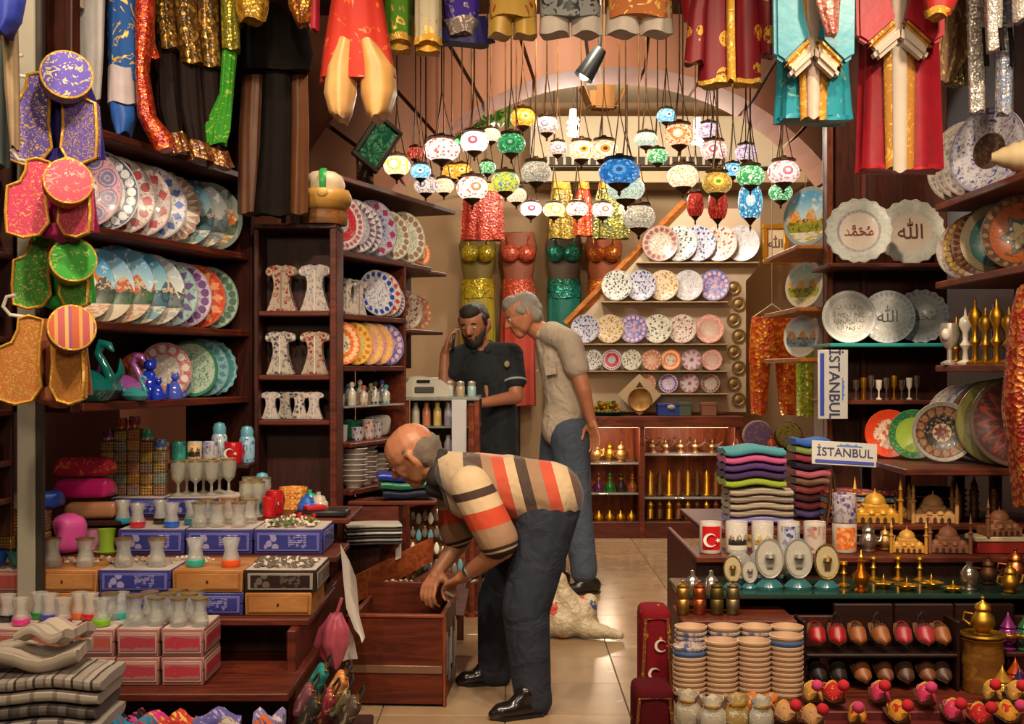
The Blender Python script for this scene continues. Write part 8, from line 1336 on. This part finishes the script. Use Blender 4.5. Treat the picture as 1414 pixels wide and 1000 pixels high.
# on the cabinet top
t = thing('star_ornament', 'cream star shaped frame with a round gilt dish', 'ornament', (X(883, YC+.12), YC+.12, zt+.001)); o = [(math.cos(PI/2+k*PI/4)*(.16 if k % 2 == 0 else .115), .155+math.sin(PI/2+k*PI/4)*(.155 if k % 2 == 0 else .115)) for k in range(8)]
part('star_frame', MB().prism(o, -.012, .012), [plain('#b8a07c', .5)], t, smooth=None); part('dish', MB().lathe([(0, 0), (.07, 0), (.09, .02), (.085, .026), (.06, .01), (0, .01)], 24), [BE], t, (0, -.013, .12), (PI/2, 0, 0)); part('opening', MB().prism([(-.035, .2), (0, .255), (.035, .2)], -.014, -.011), [plain('#3a2a1c', .6)], t, smooth=None)
for px, c, w, h, l in ((922, '#1c3a8a', .16, .09, 'blue gift box with pale bow on the cabinet top'), (945, '#4a5a4a', .09, .1, 'grey green box on the cabinet top'), (978, '#8a5a44', .11, .1, 'brown box at the cabinet end')):
    t = thing('small_box', l, 'box', (X(px, YC+.14), YC+.14, zt+.001), 0, 'boxes on the cabinet'); part('body', MB().rbox((0, 0, h*.42), (w, .09, h*.84), .003), [plain(c, .4)], t); part('lid', MB().rbox((0, 0, h*.88), (w*1.04, .096, h*.24), .003), [plain(c, .4)], t)
    if px == 922: part('bow', MB().ball((.02, -.05, h*.7), (.03, .01, .02), 10), [plain('#b0a48c', .6)], t)
t = thing('green_tray', 'dark green glossy tray on the cabinet top', 'tray', (X(838, YC+.1), YC+.1, zt+.001)); part('tray', MB().lathe([(0, 0), (.1, 0), (.14, .03), (.135, .035), (.095, .01), (0, .01)], 30), [plain('#0f4a3a', .2, coat=.4)], t)
heap('sweet_heap', 'heap of orange and yellow trinkets on the green tray', X(838, YC+.1), YC+.1, zt+.02, .09, .05, 90, [GO, plain('#c86a1c', .3), YE, plain('#7a8a2c', .3)], .09, (.012, .022))
for i in range(8):
    py = 398+i*22; one('brass_ornament', MB().lathe([(0, 0), (.8, 0), (1, .12), (.7, .16), (.6, .1), (.3, .2), (0, .24)], 18).mesh('brass_ornament', [brass('#b09a6a', .3)], 50), 'round brass ornament in the column beside orange trousers, %s from the top' % ORD[i], 'ornament', W(1013+(i % 2)*7, py, YP-.003), (PI/2, 0, 0), 'brass ornaments', .055)
lathe_thing('gold_column', [(0, 0), (.07, 0), (.07, .03), (.05, .05), (.045, .5), (.06, .54), (.05, .6), (.02, .68), (0, .72)], brass('#a88a4a', .35), 'tall pale gold vase standing beside the cabinet', 'vase', (X(1023, 8.95)+.09, 8.95, .0), scale=1.05)
t = thing('calligraphy_picture', 'gold framed calligraphy picture beside the top row of plates', 'picture', W(1071, 337, 9.2), 0); w, h = .2, .3
for dx, dz, sx, sz in ((0, h/2-.02, w, .04), (0, -h/2+.02, w, .04), (-w/2+.02, 0, .04, h-.08), (w/2-.02, 0, .04, h-.08)): part('frame_bar', MB().rbox((dx, 0, dz), (sx, .03, sz), .006), [plain('#a8741c', .3, .6)], t)
part('picture', MB().rbox((0, .006, 0), (w-.07, .01, h-.07), .001), [plain('#b8a484', .6)], t); text3d('ﷲ', .09, '#4a2c14', t, (0, 0, 0)); part('wire', MB().tube([(0, .012, h/2), (0, .5, h/2+.02), (0, .72, h/2+.02)], .003, 5), [plain('#6a5a48', .5)], t)
# green framed calligraphy picture leaning on the side shelf top
t = thing('calligraphy_picture', 'dark framed green calligraphy picture leaning under the arch', 'picture', L2(.2, .1, 2.1), (-.12, .62, .5)); t.location = W(521, 198, 5.66)
for dx, dz, sx, sz in ((0, .115, .15, .022), (0, -.115, .15, .022), (-.064, 0, .022, .21), (.064, 0, .022, .21)): part('frame_bar', MB().rbox((dx, 0, dz), (sx, .025, sz), .004), [plain('#1c1612', .4)], t)
part('picture', MB().rbox((0, .004, 0), (.112, .01, .212), .001), [glaze('#143a2c', '#3a6a4a', 5)], t); part('strut', MB().tube([(0, .01, -.06), (.06, .12, -.15)], .006, 6), [plain('#1c1612', .5)], t)
t = thing('patterned_box', 'small patterned standing box under the yellow lamp', 'box', L2(.47, .12, 2.1005), .4); part('body', MB().rbox((0, 0, .075), (.07, .06, .15), .004), [brocade('#4a3a30', '#a8987a', 40)], t); part('lid', MB().rbox((0, 0, .156), (.075, .065, .014), .003), [plain('#3a2c24', .5)], t)
# hanging clip lamp and cardboard tray among the chains
t = thing('clip_spotlight', 'grey metal clip spotlight hanging among the lamp chains', 'spotlight', W(816, 90, 5.9)); part('shade', MB().lathe([(0, .09), (.03, .09), (.036, .06), (.05, -.07), (.046, -.07), (.032, .055), (0, .06)], 22), [plain('#6a7278', .35, .6)], t, (0, 0, 0), (0, .55, 0)); part('bulb', MB().ball((-.03, 0, -.05), .026, 12), [glow('#fff0d8', 2.5)], t); part('arm', MB().tube([(.04, 0, .07), (.05, 0, .2), (.03, 0, 3.32-Z(90, 5.9))], .009, 8), [plain('#4a4a4a', .4, .5)], t)
t = thing('cardboard_tray', 'open brown cardboard tray hanging under the clip spotlight', 'tray', W(832, 136, 6.45), .2); CB = plain('#9a6c3c', .8); part('bottom', MB().rbox((0, 0, -.045), (.15, .1, .006), .001), [CB], t)
for s in (-1, 1): part('side_flap', MB().rbox((0, 0, 0), (.1, .005, .12), .001), [CB], t, (0, s*.058, 0), (s*-.25, 0, 0)); part('end_flap', MB().rbox((0, 0, 0), (.005, .11, .12), .001), [CB], t, (s*.09, 0, .0), (0, s*.4, 0))
part('string', MB().tube([(-.02, -.03, -.04), (-.02, 0, 3.32-Z(136, 6.45))], .003, 5), [plain('#8a7a5c', .7)], t)
# vine and green lantern under the arch
t = thing('green_vine', 'bright green leafy vine trailing under the arch', 'plant', (0, 0, 0)); part('stem', MB().tube([W(620, 196, 7.7), W(650, 178, 7.75), W(680, 165, 7.8), W(702, 150, 7.85), (X(705, 7.9), 7.9, 3.39)], .008, 6), [plain('#2a4a1c', .6)], t)
lf = MB().add([(0, 0, 0), (.025, .01, .02), (.06, 0, .005), (.025, -.01, -.02), (.03, 0, .008)], [(0, 4, 1), (1, 4, 2), (2, 4, 3), (3, 4, 0), (0, 1, 2, 3)]).mesh('leaf', [plain('#4a9a2c', .4, var=.3)], None)
for i in range(90):
    u = random.random(); c = W(618+88*u, 192-38*u+random.uniform(-12, 16), 7.7+.15*u); obj('leaf', lf, t, c+Vector((0, random.uniform(-.08, .05), 0)), (random.uniform(0, 6), random.uniform(0, 6), random.uniform(0, 6)), random.uniform(.8, 1.5))
lamp('POINT', tuple(W(660, 168, 7.95)), 5, (.8, 1, .6), .05)
lathe_thing('green_lantern', [(0, -.1), (.03, -.1), (.045, -.08), (.045, .05), (.03, .08), (.01, .1), (.004, .14), (.004, 3.4-Z(176, 7.9))], glow('#58d878', 1.6), 'glowing green lantern hanging in the vine', 'lantern', W(632, 176, 7.9))
# little table with hats and frames behind the folded towels
t = thing('side_table', 'dark side table with hats behind the folded towels', 'table', (0, 0, 0)); slab('table_top', t, Q, X(1008, 8.3), X(1118, 8.3), 8.15, 8.45, .68, .70, RED)
for px in (1012, 1112):
    for Y in (8.17, 8.41): slab('leg', t, Q, X(px, 8.3)-.015, X(px, 8.3)+.015, Y, Y+.03, 0, .68, DARK)
def drum(px, c, c2, l, R, nm='round_hat'):
    q = thing(nm, l, 'hat', (X(px, 8.28), 8.28, .701+R), facing((-.1, -1, .12))); part('crown', MB().lathe([(0, .05), (R*.85, .05), (R*.92, .04), (R*.92, .036), (0, .034)], 26), [brocade(c, c2, 50)], q); part('band', MB().lathe([(R*.92, .045), (R, .03), (R, -.02), (R*.9, -.03), (R*.85, -.02), (R*.88, .03)], 26), [brocade(c2, c, 50)], q)
drum(1046, '#5a4468', '#8a6a5a', 'purple round hat standing on the side table', .1); drum(1088, '#7a6a2c', '#3a2a1c', 'gold and black round hat standing on the side table', .095)
for i, (px, c, cn) in enumerate(((1019, '#8a2c1c', 'red'), (1066, '#a8401c', 'orange red'), (1108, '#7a1c1c', 'dark red'))): lathe_thing('red_vase', [(0, 0), (.03, 0), (.04, .03), (.035, .07), (.016, .1), (.022, .12), (.016, .12), (0, .02)], plain(c, .3, coat=.2), '%s small vase on the side table among hats' % cn, 'vase', (X(px, 8.18), 8.185, .701), 0, 'vases on the side table', scale=.8)
# ------------------------------------------------------------------ sack on the floor
def sack(): 
    caps = [((0, 0, .07), .075, (.05, .02, .1), .09), ((.05, .02, .1), .085, (.0, 0, .2), .05), ((.1, -.02, .05), .05, (.26, -.06, .025), .02), ((-.08, 0, .05), .05, (-.04, 0, .15), .05), ((0, 0, .2), .035, (-.02, 0, .27), .04), ((.1, .02, .1), .06, (.12, 0, .17), .04)]
    return blob('sack', caps, .012, 4)
me = sack(); g = G('sack'); o_ = g.coord(); n_ = g.vor(o_, 9, 'F1', 'Color'); d_ = g.noise(o_, 14, 2); ink = g.ramp(g.xyz(n_)[0], [(0, hx('#a8987c')), (.62, hx('#a83a2c')), (.74, hx('#a89a80')), (.84, hx('#4a6a3a')), (.92, hx('#3a4a84'))], 'CONSTANT')
me.materials.append(g.out(g.mix(d_.gt(.52), hx('#ab9a80'), ink), .5, bump=g.noise(o_, 16, 3), bs=.9, bd=.03)); me.materials.pop(index=0) if len(me.materials) > 1 else None
one('printed_sack', me, 'crumpled cream printed sack lying on the tiled floor', 'sack', (X(778, 5.7), 5.7, .0))
